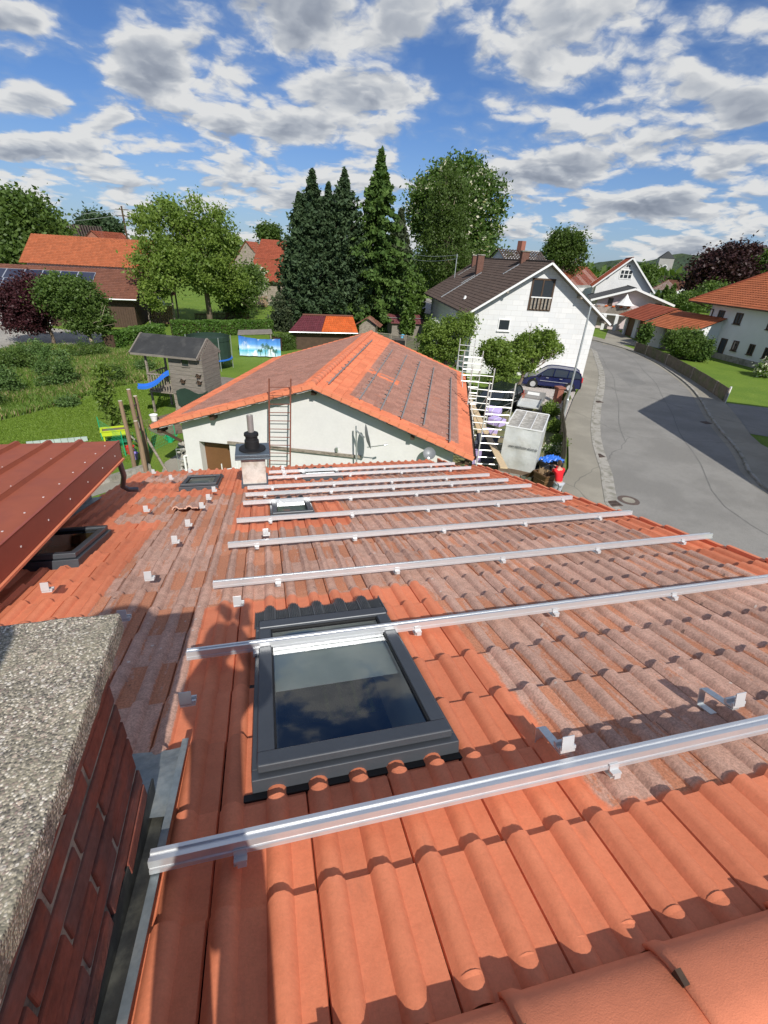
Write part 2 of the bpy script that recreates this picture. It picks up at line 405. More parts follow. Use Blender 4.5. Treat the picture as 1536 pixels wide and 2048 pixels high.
def darkglass(name='window_glass', c=(.03, .036, .042)):
    m = bpy.data.materials.new(name); m.use_nodes = True; w = NT(m.node_tree)
    b = pbsdf(w, c, .06, 0, .8); return m
M['pane'] = darkglass()

# ------------------------------------------------------------------ roof tiles
def roll_profile(w=.30, h=.032, seg=5):
    pts = [(0.0, -.010), (.003, .004)]
    for a, b in ((.005, .082), (.155, .232)):
        for i in range(seg+1):
            t = i/seg; pts.append((a+(b-a)*t, .005 + h*math.sin(math.pi*t)**.5 if 0 < i < seg else .005))
    pts += [(.294, .006), (.298, -.010)]
    pts.sort()
    return [(x*w/.30, y) for x, y in pts]
PROF_HI = roll_profile(seg=6); PROF_MID = roll_profile(seg=3)
PROF_LO = [(0, 0), (.04, .03), (.08, .004), (.15, .004), (.19, .03), (.23, .004), (.298, .004)]
def tile_field(mb, P, u0, u1, fronts, rs, paint, prof, wt=.30, uoff=0.0, nv=4, holes=(), lift=.019, thick=.026, rowlimit=None, seed=1, tuple_uv=True, scale=1.0, chip=True):
    """rows of interlocking tiles; P(u,v,n) -> world"""
    r = random.Random(seed)
    if mb.uv is None: mb.uv = []
    j0 = math.floor((u0-uoff)/wt+1e-4); j1 = math.ceil((u1-uoff)/wt-1e-4)
    for k, vf in enumerate(fronts):
        lo, hi = (u0, u1) if rowlimit is None else rowlimit(vf, u0, u1)
        for j in range(j0, j1):
            ub = uoff + j*wt
            if ub+wt*.5 < lo or ub+wt*.5 > hi: continue
            dn = r.uniform(-.003, .003); dv = r.uniform(-.004, .004); rr = r.random(); du = r.uniform(-.0012, .0012)
            barerow = r.random(); tilt = r.uniform(-.003, .003)
            cols = len(prof); base = len(mb.v)
            vs = [vf-rs-.02 + (rs+.02)*t/nv for t in range(nv+1)]
            for a, v in enumerate(vs):
                t = a/nv; lf = lift if vf < 1.2 or lift > .02 or chip is False else lift*1.05; nn = -.004 + lf*t + dn; rollk = .86 + .14*t
                edge = 0.0
                for (x, h) in prof:
                    hh = h*scale*(rollk if h > .012 else 1)
                    if a == nv and chip: edge = r.uniform(-.0025, .0025)
                    u = ub + x + du; vv = v + dv + edge
                    mb.v.append(tuple(P(u, vv, nn + hh + tilt*(x/wt-.5))))
                    mb.uv.append((u, vv))
                    pan = 1.0 if h < .012 else 0.0
                    pt, br = paint(u, v, rr, barerow)
                    mb.colr.append((rr, pt, pan*br, 1))
            # front lip
            for (x, h) in prof:
                u = ub+x+du; vv = vf+dv-.004
                mb.v.append(tuple(P(u, vv, lf + dn + h*scale - thick - .004 + tilt*(x/wt-.5)))); mb.uv.append((u, vv+.02)); pt, br = paint(u, vf-.01, rr, barerow); mb.colr.append((rr*.6, pt, 0, 1))
            for a in range(nv+1):
                for c in range(cols-1):
                    uc = ub+(prof[c][0]+prof[c+1][0])/2; vc = (vs[a]+vs[min(a+1, nv)])/2
                    if any(h[0] < uc < h[1] and h[2] < vc < h[3] for h in holes): continue
                    i = base+a*cols+c
                    mb.f.append((i, i+1, i+cols+1, i+cols)); mb.m.append(0)

def main_paint(u, v, rr, br):
    o = 0.0; b = 1.0 if br < .55 else .35
    def inr(a, c, d, e, s=.03):
        x = min(u-a, c-u, v-d, e-v); return max(0, min(1, .5 + x/s))
    z = [(-9, 9, -1, 1.062), (-.47, 1.045, 1.0, 3.12), (-.42, .86, 4.86, 6.22), (3.63, 9, -1, 12), (-9, -1.215, 2.3, 5.62), (-9, -1.75, 5.5, 7.0),
         (-9, -.47, 6.98, 8.12), (-1.22, -.1, 6.9, 9.6), (-9, -2.0, 7.0, 9.6), (-9, 9, 8.96, 9.6), (-.1, 1.7, 7.5, 8.3), (-.1, .6, 6.9, 9.6), (1.2, 3.6, 8.62, 9.6), (3.0, 3.9, 6.9, 9.6), (-1.9, -1.45, 6.05, 6.5)]
    for a in z: o = max(o, inr(*a))
    if o < .4 and u < .3 and br > .90 and v > 2: b = 2.2
    if o < .4 and u > 1.0: b *= .75
    return o, b
ROWS = [1.057+.345*k for k in range(25)]
# ------------------------------------------------------------------ the house under the camera
house = thing('main_house', 'foreground house with long tiled roof mixing weathered grey pink and new orange tiles', 'house', (0, 4, 0))
hb = MB()
SKY_HOLES = [(-.07, .61, 1.50, 2.58), (.06, .44, 5.34, 5.98), (-1.24, -.82, 7.5, 8.12), (-2.12, -1.68, 4.36, 5.02), (.62, 1.14, 7.84, 8.42)]
ULEFT = -2.45
def limit(vf, a, b): return (a, 3.5) if vf > 8.5 else (a, 3.95)
tile_field(hb, RF, ULEFT, 3.95, [v for v in ROWS if v < 3.6], .345, main_paint, PROF_HI, uoff=.957-.3*12, holes=SKY_HOLES, rowlimit=limit, seed=3)
tile_field(hb, RF, ULEFT, 3.95, [v for v in ROWS if v >= 3.6], .345, main_paint, PROF_MID, uoff=.957-.3*12, nv=3, holes=SKY_HOLES, rowlimit=limit, seed=4)
# tile heads just under the ridge: rolls end in domes, ribbed lap beyond
prof = PROF_HI
for j in range(-12, 11):
    ub = .957-.3*0 + .3*j
    if ub < -2.5 or ub > 3.7: continue
    base = len(hb.v); rr = rnd.random(); N = 7
    for a in range(N+1):
        t = a/N; v = .50 + .26*t
        k = max(0.0, min(1.0, (v-.695)/.045)); k = math.sqrt(k) if k > 0 else 0
        for (x, h) in prof:
            hb.v.append(tuple(RF(ub+x, v, -.012 + h*k + .008*k))); hb.uv.append((ub+x, v)); hb.colr.append((rr, 1, 0, 1))
    c = len(prof)
    for a in range(N):
        for q in range(c-1):
            i = base+a*c+q; hb.f.append((i, i+1, i+c+1, i+c)); hb.m.append(0)
hb.build('roof', M['tile'], house, smooth='auto')
# rear slope
rb = MB()
def RB(u, v, n=0.0):
    top = RF(u, .5, 0); return top + np.array([0, -v*math.cos(SL), -v*math.sin(SL)]) + n*np.array([0, -math.sin(SL), math.cos(SL)])
tile_field(rb, RB, -2.45, 3.95, [.345*k+.3 for k in range(14)], .345, lambda u, v, a, b: (1.0, 0), PROF_LO, nv=1, seed=9, chip=False)
rb.build('rear_roof', M['tile'], house)
# ridge caps
def ridge_cap(u0, L, parent, i):
    mb = MB(); mb.uv = None
    n = 12; base = 0
    rings = [(0, 1.05), (.03, 1.05), (.05, 1.0), (L, .95)]
    c0 = RF(0, .525, .0)
    for (x, k) in rings:
        for j in range(n+1):
            a = math.pi*(j/n)*1.0
            y = -math.cos(a)*.175*k; z = math.sin(a)**.8*.070*k - .012
            mb.v.append(tuple(np.array([u0+x, c0[1]+y, c0[2]+z+.022-abs(y)*.20])))
    for r in range(len(rings)-1):
        for j in range(n):
            i0 = r*(n+1)+j; mb.f.append((i0, i0+n+1, i0+n+2, i0+1)); mb.m.append(0)
    for j in range(n): pass
    o = mb.build('ridge_tile', M['ridge'], parent, smooth=True)
    so = o.modifiers.new('solid', 'SOLIDIFY'); so.thickness = .014; so.offset = -1
    k = MB(); k.box(RF(u0+.004, .50, .0)+np.array([0, .115, .035]), (.016, .03, .05)); k.build('clip', M['darkwood'], o)
    return o
for i in range(16): ridge_cap(-2.45+.405*i+.06, .44, house, i)
# verge strip, eave gutter, walls
mb = MB()
for k, v in enumerate([v for v in ROWS]):
    if v > 8.5 and ROWS[k-1] <= 8.5: mb.build('verge', M['ridge'], house); mb = MB()
    ue = 3.97 if v < 8.5 else 3.52
    a = RF(ue, v-.36, .032); b = RF(ue, v, .055)
    mb.hexa([RF(ue-.02, v-.36, -.09), RF(ue+.018, v-.36, -.09), RF(ue+.018, v, -.07), RF(ue-.02, v, -.07)], [RF(ue-.02, v-.36, .03), RF(ue+.018, v-.36, .03), RF(ue+.018, v, .058), RF(ue-.02, v, .058)])
mb.build('verge', M['ridge'], house)
mb = MB()
for s0, s1, y in ((-2.45, 3.5, 9.40),):
    pts = []
    for k in range(9):
        a = math.pi + math.pi*k/8; pts.append(RF(s0, y+.05, -.05) + np.array([0, .07*math.cos(a), .07*math.sin(a)]))
    for k in range(8): mb.quad(pts[k], pts[k+1], pts[k+1]+np.array([s1-s0, 0, 0]), pts[k]+np.array([s1-s0, 0, 0]))
mb.build('gutter', M['zinc'], house)
mb = MB()
ye = RF(0, 8.9, 0)[1]; yb = RB(0, 4.4, 0)[1]; zr = RF(0, .5)[2]
for x in (-2.3, 3.6):
    mb.poly([(x, yb, 0), (x, ye, 0), (x, ye, RF(0, 8.9)[2]-.12), (x, RF(0, .5)[1], zr-.12), (x, yb, RB(0, 4.4)[2]-.12)])
mb.quad((-2.3, ye, 0), (3.6, ye, 0), (3.6, ye, RF(0, 8.9)[2]-.12), (-2.3, ye, RF(0, 8.9)[2]-.12))
mb.quad((-2.3, yb, 0), (3.6, yb, 0), (3.6, yb, RB(0, 4.4)[2]-.12), (-2.3, yb, RB(0, 4.4)[2]-.12))
mb.build('wall', M['whitewall'], house)
# underlay so nothing shows between tiles; broken where the roof windows are
M['attic'] = mk('attic_boards', (.03, .025, .02), .9, bump=0)
mb = MB(); 
ucuts = sorted(set([-2.4, 3.5]+[h[0]-.04 for h in SKY_HOLES]+[h[1]+.04 for h in SKY_HOLES])); vcuts = sorted(set([.5, 9.3]+[h[2]-.04 for h in SKY_HOLES]+[h[3]+.04 for h in SKY_HOLES]))
for a, b in zip(ucuts, ucuts[1:]):
    for c, d in zip(vcuts, vcuts[1:]):
        uc, vc = (a+b)/2, (c+d)/2
        if any(h[0]-.04 < uc < h[1]+.04 and h[2]-.04 < vc < h[3]+.04 for h in SKY_HOLES): continue
        mb.quad(RF(a, c, -.03), RF(b, c, -.03), RF(b, d, -.03), RF(a, d, -.03))
mb.build('underlay', M['attic'], house)

# ------------------------------------------------------------------ roof windows (parts of the house)
M['reveal'] = mk('white_reveal', (.66, .68, .62), .8, var=.05, bump=0)
M['reveal_wood'] = mk('varnished_pine_reveal', (.40, .27, .12), .5, var=.2, scale=5, bump=.05, stretch=(1, 8, 1))
M['blind'] = mk('window_blind', (.74, .77, .69), .8, var=.04, bump=0)
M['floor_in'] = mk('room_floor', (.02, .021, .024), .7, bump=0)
def roof_window(u0, u1, v0, v1, hf=.095, fw=.085, apron=True, reveal='reveal', blind=None, detail=True, label=None):
    """u0..u1, v0..v1 outer edge of the frame; hf height of the frame over the tile plane"""
    f = MB(); Xa = (S_, D_, N_)
    def slab(a, b, c, d, n0, n1, m=0): f.box(RF((a+b)/2, (c+d)/2, (n0+n1)/2), (b-a, d-c, n1-n0), Xa, m)
    # outer kerb frame
    slab(u0, u1, v0, v0+.05, -.03, hf*.62); slab(u0, u1, v1-.05, v1, -.03, hf*.62)
    slab(u0, u0+.05, v0+.05, v1-.05, -.03, hf*.62); slab(u1-.05, u1, v0+.05, v1-.05, -.03, hf*.62)
    fr = f.build('roof_window', M['anthra'], house, bevel=.004)
    if label: fr['label'] = label
    g = MB(); f = g; i = .022; n0, n1 = hf*.62+.004, hf
    slab(u0+i, u1-i, v0+i, v0+i+fw, n0, n1); slab(u0+i, u1-i, v1-i-fw*1.15, v1-i, n0, n1+.006)
    slab(u0+i, u0+i+fw*.9, v0+i+fw, v1-i-fw*1.15, n0, n1-.004); slab(u1-i-fw*.9, u1-i, v0+i+fw, v1-i-fw*1.15, n0, n1-.004)
    g.build('sash', M['anthra'], fr, bevel=.006)
    g = MB(); f = g
    a, b, c, d = u0+i+fw*.9, u1-i-fw*.9, v0+i+fw, v1-i-fw*1.15
    slab(a-.004, a+.008, c, d, n0, n1-.012); slab(b-.008, b+.004, c, d, n0, n1-.012); slab(a+.008, b-.008, c, c+.01, n0, n1-.012); slab(a+.008, b-.008, d-.01, d, n0, n1-.012)
    g.build('seal', M['black'], fr)
    g = MB(); g.quad(RF(a, c, n1-.022), RF(b, c, n1-.022), RF(b, d, n1-.022), RF(a, d, n1-.022)); g.build('pane', M['glass'], fr)
    # reveal box below
    g = MB(); dz = -.55; k = .00
    A = [RF(a-k, c-k, n0), RF(b+k, c-k, n0), RF(b+k, d+k, n0), RF(a-k, d+k, n0)]
    B = [p + np.array([0, 0, -.5]) + np.array([0, oy, 0]) for p, oy in zip(A, (.0, .0, .0, .0))]
    for q in range(4): g.quad(A[q], A[(q+1) % 4], B[(q+1) % 4], B[q], 0)
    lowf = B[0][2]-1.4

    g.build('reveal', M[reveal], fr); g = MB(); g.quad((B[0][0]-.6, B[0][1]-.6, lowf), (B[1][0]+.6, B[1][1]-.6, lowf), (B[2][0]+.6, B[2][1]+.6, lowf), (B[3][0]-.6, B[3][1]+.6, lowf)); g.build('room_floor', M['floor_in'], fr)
    if blind:
        g = MB(); ca, cb = blind; g.quad(RF(a+.01, c+(d-c)*ca, n0-.03), RF(b-.01, c+(d-c)*ca, n0-.03), RF(b-.01, c+(d-c)*cb, n0-.03), RF(a+.01, c+(d-c)*cb, n0-.03)); g.build('blind', M['blind'], fr)
    if apron:
        # pleated apron draped over the tiles below the window
        g = MB(); nu = 160; nvv = 5; w0, w1 = u0-.01, u1+.01; base = 0
        for s in range(nvv+1):
            t = s/nvv; v = v1-.01 + (.25*t)
            for q in range(nu+1):
                u = w0 + (w1-w0)*q/nu; x = (u-.957) % .30
                h = np.interp(x, [p[0] for p in PROF_HI], [max(p[1], .004) for p in PROF_HI])
                rowt = ((v-1.057) % .345)/.345
                wob = .0055*(1 if q % 2 else -1)
                n = (h*.95 + .042 + wob) if t > .3 else max(h*.95+.042, hf*.5)+wob
                g.v.append(tuple(RF(u, v + (.012*math.sin(x*42) if s == nvv else 0), n)))
        for s in range(nvv):
            for q in range(nu): i0 = s*(nu+1)+q; g.f.append((i0, i0+1, i0+nu+2, i0+nu+1)); g.m.append(0)
        g.build('apron', M['lead'], fr)
        # side gutters of the flashing kit
        g = MB(); f = g
        slab(u0-.03, u0, v0-.03, v1, -.02, .002); slab(u1, u1+.03, v0-.03, v1, -.02, .002); slab(u0-.03, u1+.03, v0-.03, v0, -.02, .010)
        g.build('flashing', M['black'], fr)
    return fr
rw = roof_window(-.135, .665, 1.46, 2.64, hf=.105, fw=.072, blind=(.46, 1.0), label='large dark grey roof window nearest the camera')
rw2 = roof_window(-.01, .50, 5.27, 6.06, hf=.10, fw=.06, blind=(.12, .8), label='small roof window beside the fourth rail')
rw3 = roof_window(-1.32, -.76, 7.4, 8.22, hf=.11, fw=.06, blind=(.35, 1.0), label='roof window left of the white chimney')
rw4 = roof_window(-2.27, -1.60, 4.22, 5.14, hf=.13, fw=.06, reveal='reveal_wood', apron=False, label='roof window with a wooden lining beside the red metal roof')
rw5 = roof_window(.54, 1.22, 7.72, 8.52, hf=.09, fw=.06, blind=(.0, 1.0), label='far roof window close to the eave under the rails')

# ------------------------------------------------------------------ brick chimney, left foreground
M['brick'] = mk('chimney_brick', (.25, .072, .045), .92, var=.45, scale=7, bump=.6, bscale=60, bdist=.004, c2=(.17, .075, .06), c2scale=5, c2lo=.42, c2hi=.62)
M['mortar'] = mk('mortar', (.34, .30, .24), .95, var=.35, scale=18, bump=.8, bscale=90, bdist=.005, c2=(.12, .11, .095), c2scale=8)
def aggregate():
    m = bpy.data.materials.new('exposed_aggregate_concrete'); m.use_nodes = True; w = NT(m.node_tree)
    tc = w.n('ShaderNodeTexCoord'); P = tc.outputs['Object']
    P = w.vmath('ADD', P, w.vmath('SCALE', w.n('ShaderNodeTexNoise').outputs[1], scale=.0))
    vo = w.n('ShaderNodeTexVoronoi'); w.l(P, vo.inputs['Vector']); vo.inputs['Scale'].default_value = 210; vo.inputs['Randomness'].default_value = 1
    v2 = w.n('ShaderNodeTexVoronoi'); w.l(P, v2.inputs['Vector']); v2.inputs['Scale'].default_value = 95
    s = w.n('ShaderNodeSeparateColor'); w.l(vo.outputs['Color'], s.inputs[0]); s2 = w.n('ShaderNodeSeparateColor'); w.l(v2.outputs['Color'], s2.inputs[0])
    st = w.ramp(s.outputs[0], [(0, (.11, .105, .10)), (.25, (.30, .28, .25)), (.5, (.46, .43, .37)), (.75, (.26, .21, .20)), (.9, (.66, .64, .60)), (1, (.38, .36, .28))], 'CONSTANT')
    big = w.math('MULTIPLY', w.math('GREATER_THAN', s2.outputs[1], .80), w.math('LESS_THAN', v2.outputs['Distance'], .42))
    st = w.mix(big, st, w.ramp(s2.outputs[0], [(0, (.6, .59, .57)), (.5, (.38, .36, .34)), (1, (.5, .42, .36))]))
    gap = w.math('MULTIPLY', w.smooth(vo.outputs['Distance'], .42, .68), w.math('SUBTRACT', 1, big))
    st = w.mix(w.math('MULTIPLY', gap, .85), st, (.21, .20, .165))
    n = w.noise(P, 6, 4, .6); st = w.mix(w.math('MULTIPLY', w.smooth(n, .45, .7), .35), st, (.33, .32, .24))
    st = w.mix(1.0, st, (1.06, 1.0, .91), 'MULTIPLY'); stain = w.smooth(w.noise(P, 2.6, 5, .65), .5, .72); st = w.mix(w.math('MULTIPLY', stain, .35), st, (.16, .155, .12))
    b = pbsdf(w, st, .85, 0, .3)
    h = w.math('SUBTRACT', 1.0, vo.outputs['Distance']); h = w.math('ADD', h, w.math('MULTIPLY', big, w.math('SUBTRACT', 1.0, v2.outputs['Distance'])))
    w.l(bumpn(w, h, .55, .004), b.inputs['Normal']); return m
M['aggregate'] = aggregate()
chz = CAMZ
XR, YF = -.47, 1.033          # right face and far face of the brickwork
mb = MB(); mb.box((-.860, .2355, chz-1.42), (.784, 1.600, 1.1)); ch = mb.build('brick_chimney', M['mortar'], house)
mb = MB(); rr = random.Random(8)
for c in range(9):
    z0 = chz-.925-.066 - c*.0765
    y = YF+.012 - (.125 if c % 2 else 0.0); first = True
    while y > -.62:
        L = .24 if not (first and c % 2) else .24
        ya, yb_ = (min(y, YF+.006), y-L)
        if c % 2 and first: ya = YF+.006
        j = [rr.uniform(-.004, .004) for _ in range(6)]
        mb.box((XR-.04+.006+j[0], (ya+yb_)/2, z0+.033), (.085, ya-yb_-.0, .0645+j[2]), m=0)
        y = yb_-.0125; first = False
    # far face bricks
    x = XR+.006-(.12 if c % 2 == 0 else .0)-.1
    while x > -1.2:
        mb.box((x-.12, YF-.04+.008, z0+.033), (.235, .085, .064)); x -= .2475
mb.build('brickwork', M['brick'], ch, bevel=.005)
# concrete cap with rough edges
mb = MB(); rr = random.Random(4); nx, ny = 24, 46
x0, x1, y0, y1, zt, zb = -1.32, -.402, -.62, 1.078, chz-.86, chz-.923
def capz(x, y): return zt + .0022*math.sin(x*31+y*17)+.0018*math.sin(y*41)
def jit(x, y):
    return (x + (.0015*math.sin(y*63)+.001*math.sin(y*131) if x > x1-.001 else 0), y + (.0015*math.sin(x*57) if y > y1-.001 else 0))
for b_ in range(ny+1):
    for a_ in range(nx+1):
        x = x0+(x1-x0)*a_/nx; y = y0+(y1-y0)*b_/ny; xx, yy = jit(x, y); mb.v.append((xx, yy, capz(x, y)))
for b_ in range(ny):
    for a_ in range(nx): i = b_*(nx+1)+a_; mb.f.append((i, i+1, i+nx+2, i+nx+1)); mb.m.append(0)
rim = [(a_, 0) for a_ in range(nx)]+[(nx, b_) for b_ in range(ny)]+[(a_, ny) for a_ in range(nx, 0, -1)]+[(0, b_) for b_ in range(ny, 0, -1)]
st = len(mb.v)
for (a_, b_) in rim: v = mb.v[b_*(nx+1)+a_]; mb.v.append((v[0], v[1], zb))
for k, (a_, b_) in enumerate(rim):
    k2 = (k+1) % len(rim); a2, b2 = rim[k2]
    mb.f.append((b_*(nx+1)+a_, st+k, st+k2, b2*(nx+1)+a2)); mb.m.append(0)
mb.f.append(tuple(st+k for k in reversed(range(len(rim))))); mb.m.append(0)
mb.build('cap_slab', M['aggregate'], ch, bevel=.008)
mb = MB(); mb.lathe((-.76, -.42, zt-.005), [(.24, 0), (.24, 1.1), (.26, 1.12), (.26, 1.16), (.0, 1.2)], 20); mb.build('flue_pipe', M['galv'], ch, smooth='auto')  # unseen flue, added and sized to throw a shadow across the slab
# zinc apron and side channel
mb = MB(); Xa = (S_, D_, N_)
nn = 14
for a_ in range(nn):      # apron beyond the far corner, slightly buckled
    for b_ in range(6):
        pts = []
        for (da, db) in ((0, 0), (1, 0), (1, 1), (0, 1)):
            u = -1.2+.80*(a_+da)/nn; v = 1.40+.32*(b_+db)/6
            pts.append(RF(u, v + .015*math.sin(u*9)*(v-1.4), .055 + .006*math.sin(u*23+v*9)+.01*math.sin(v*13)))
        mb.quad(*pts)
mb.box(RF(-.402, 1.06, .050), (.010, 1.36, .045), Xa); mb.box(RF(-.394, 1.06, .072), (.022, 1.36, .004), Xa)
mb.build('flashing', M['zinc'], ch)
mb = MB(); mb.box(RF(-.435, .95, .022), (.06, 1.1, .012), Xa); mb.box(RF(-.4625, .95, .07), (.006, 1.1, .10), Xa); mb.build('gutter_channel', M['shaded_zinc'], ch)

# ------------------------------------------------------------------ white chimney far down the roof, metal cap with flue
M['plaster_old'] = mk('stained_chimney_render', (.60, .57, .52), .95, var=.2, scale=9, bump=.6, bscale=60, c2=(.44, .40, .34), c2scale=5)
M['lead_sheet'] = mk('lead_sheet', (.13, .16, .19), .42, .5, var=.2, scale=4, bump=.1)
ua, va = ROOF(487, 975, .03); ub_, vb_ = ROOF(534, 974, .03)
cx = (ua+ub_)/2; wch = ub_-ua; fy = RF(0, va, 0)[1]
Pf = RF(cx, va, 0); hz = HGT((cx, Pf[1], Pf[2]), 505, 912); zt2 = Pf[2]+hz
mb = MB(); mb.box((cx, Pf[1]+wch/2, zt2-.6), (wch, wch, 1.2)); wch_o = mb.build('white_chimney', M['plaster_old'], house, bevel=.01)
mb = MB(); mb.box((cx, Pf[1]+wch/2, zt2-hz+.03), (wch+.05, wch+.05, .12), m=0); mb.build('flashing', M['lead_sheet'], wch_o)
mb = MB(); mb.box((cx, Pf[1]+wch/2, zt2+.022), (wch*1.42, wch*1.42, .045)); mb.box((cx, Pf[1]+wch/2, zt2-.02), (wch*1.44, wch*1.44, .03)); mb.build('metal_cover', M['lead_sheet'], wch_o, bevel=.006)
mb = MB(); c0 = (cx, Pf[1]+wch/2, zt2+.045); r = wch*.30
mb.lathe(c0, [(r*1.9, 0), (r*1.85, .02), (r*1.05, .03), (r*1.0, .14), (r*.86, .15), (r*.84, .20), (r*1.02, .215), (r*1.0, .25), (r*.6, .27), (r*.5, .272)], 24); mb.build('rubber_boot', M['black'], wch_o, smooth='auto')
mb = MB(); mb.lathe(c0, [(r*.44, .2), (r*.44, .52), (r*.4, .52), (r*.4, .5)], 20); mb.build('flue_pipe', M['alu_grey'], wch_o, smooth='auto')

# ------------------------------------------------------------------ aluminium mounting rails
RAILN = .125
def add_hook(mb, u, v, tall=True, arch=True):
    """clip with upright tongue, mounted on an arched strap"""
    Xa = (S_, D_, N_); b = .052
    if arch:
        mb.box(RF(u-.02, v+.135, b+.01), (.036, .005, .085), Xa, 1); mb.box(RF(u-.012, v+.06, b+.050), (.036, .15, .005), Xa, 1); mb.box(RF(u-.02, v+.10, b-.03), (.036, .07, .005), Xa, 1)
    mb.box(RF(u, v+.005, b+.062), (.062, .045, .010), Xa); mb.box(RF(u, v+.020, b+.074), (.066, .012, .016), Xa); mb.box(RF(u+.001, v-.012, b+.075), (.066, .010, .014), Xa)
    if tall: mb.box(RF(u-.006, v-.02, b+.102), (.050, .005, .060), Xa)
rails = [((300, 1722), (1560, 1446)), ((373, 1310), (1560, 1152)), ((425, 1172), (1415, 1068)), ((455, 1093), (1255, 1022)), ((473, 1042), (1140, 993)),
         ((486, 1007), (1058, 969)), ((491, 990), (1013, 958)), ((495, 975), (978, 949)), ((535, 956), (937, 933)), ((538, 945), (905, 925))]
rl = ['thick aluminium mounting rail closest to the camera, below the large roof window', 'aluminium mounting rail crossing over the glass of the large roof window',
      'aluminium mounting rail just beyond the large roof window', 'fourth aluminium mounting rail from the camera, its right end overhanging the roof edge',
      'aluminium mounting rail crossing the small roof window in the middle of the roof', 'sixth aluminium mounting rail from the camera, just beyond the small roof window',
      'seventh aluminium mounting rail from the camera, starting right below the white chimney', 'eighth aluminium mounting rail from the camera, starting at the foot of the white chimney',
      'ninth aluminium mounting rail from the camera, second from the eave', 'last aluminium mounting rail along the eave in front of the garage wall']
RAIL_V = []
for i, (a, b) in enumerate(rails):
    u0, v0 = ROOF(a[0], a[1], RAILN-.02); u1, v1 = ROOF(b[0], b[1], RAILN-.02); v = (v0+v1)/2
    if i == 0: v = v0
    if i in (8, 9): v = v0*.6+v1*.4
    RAIL_V.append(v)
    t = thing('mounting_rail', rl[i], 'rail', RF(u0, v, 0), 'aluminium rails laid across the main roof')
    mb = MB(); Xa = (S_, D_, N_); L = u1-u0; c = (u0+u1)/2
    H_ = .046; W_ = .042
    # extruded C profile with grooves
    prof2 = [(-W_/2, 0), (W_/2, 0), (W_/2, .014), (W_/2-.004, .016), (W_/2-.004, .022), (W_/2, .024), (W_/2, H_), (.008, H_), (.008, H_-.006), (-.008, H_-.006), (-.008, H_), (-W_/2, H_), (-W_/2, .024), (-W_/2+.004, .022), (-W_/2+.004, .016), (-W_/2, .014)]
    mb.extr([RF(u0, v+p[0], RAILN-H_+p[1]) for p in prof2], S_*L)
    mb.build('profile', M['alu'], t)
    k = 0; u = u0 + .25 + .1*(i % 3)
    while u < min(u1-.1, 3.75 if v < 8.5 else 3.4):
        mb = MB(); Xa = (S_, D_, N_)
        mb.box(RF(u, v-.033, RAILN-.050), (.038, .022, .008), Xa); mb.box(RF(u+.004, v-.036, RAILN-.062), (.026, .014, .020), Xa); mb.box(RF(u, v-.024, RAILN-.036), (.038, .006, .026), Xa)
        mb.box(RF(u-.006, v+.01, RAILN-.07), (.03, .09, .006), Xa, 1)
        mb.build('roof_hook', [M['white_clip'], M['galv']], t); u += .90 if i > 0 else 1.3
# free roof hooks waiting for rails
hooks = [((1130, 1498), 'roof hook with arched strap beside the lower right corner of the large roof window', True), ((1470, 1410), 'roof hook with arched strap near the right edge of the picture', True),
 ((377, 1408), 'roof hook in the shade between the brick chimney and the large roof window', False), ((250, 1240), 'roof hook half hidden behind the concrete slab corner', False),
 ((478, 1211), 'roof hook above the upper left corner of the large roof window', False), ((300, 1160), 'roof hook on weathered tiles up from the slab corner', False),
 ((96, 1183), 'roof hook on new orange tiles in front of the wood lined roof window', False), ((352, 1086), 'roof hook on weathered tiles, fifth from the white chimney', False),
 ((378, 1052), 'roof hook on weathered tiles, fourth from the white chimney', False), ((294, 1023), 'roof hook right of the wood lined roof window among grey tiles', False),
 ((533, 1071), 'roof hook in front of the small roof window', False), ((405, 1016), 'roof hook just below the lifted tile', False),
 ((418, 999), 'roof hook between the lifted tile and the left far roof window', False), ((429, 983), 'roof hook at the corner of the roof window left of the white chimney', False),
 ((343, 959), 'roof hook behind the downpipe of the red metal roof', False), ((308, 947), 'roof hook at the left end of the eave', False), ((381, 945), 'roof hook on the eave below the garage corner', False),
 ((566, 939), 'roof hook on the eave at the foot of the ladder', False), ((569, 949), 'roof hook between the last two rails by the ladder', False)]
for (p, lab, arch) in hooks:
    u, v = ROOF(p[0], p[1], .11); t = thing('roof_hook', lab, 'roof hook', RF(u, v, 0), 'free roof hooks on the main roof')
    mb = MB(); add_hook(mb, u, v, True, arch); 
    mb.build('clip', [M['white_clip'], M['galv']], t, bevel=.001)
# a lifted tile lying on the weathered part
u, v = ROOF(378, 1012, .05); mb = MB(); mb.uv = []
tile_field(mb, lambda a, b, n: RF(a, b, n+.055+.10*(v+.1-b)), u-.15, u+.26, [v+.03], .30, lambda a, b, c, d: (0.15, .4), PROF_HI, uoff=u-.15, nv=3, lift=.0)
o = mb.build('loose_tile', M['tile'], None); so = o.modifiers.new('s', 'SOLIDIFY'); so.thickness = .014; tag(o, 'loose weathered tile lifted out of the roof left of the rails', 'roof tile')

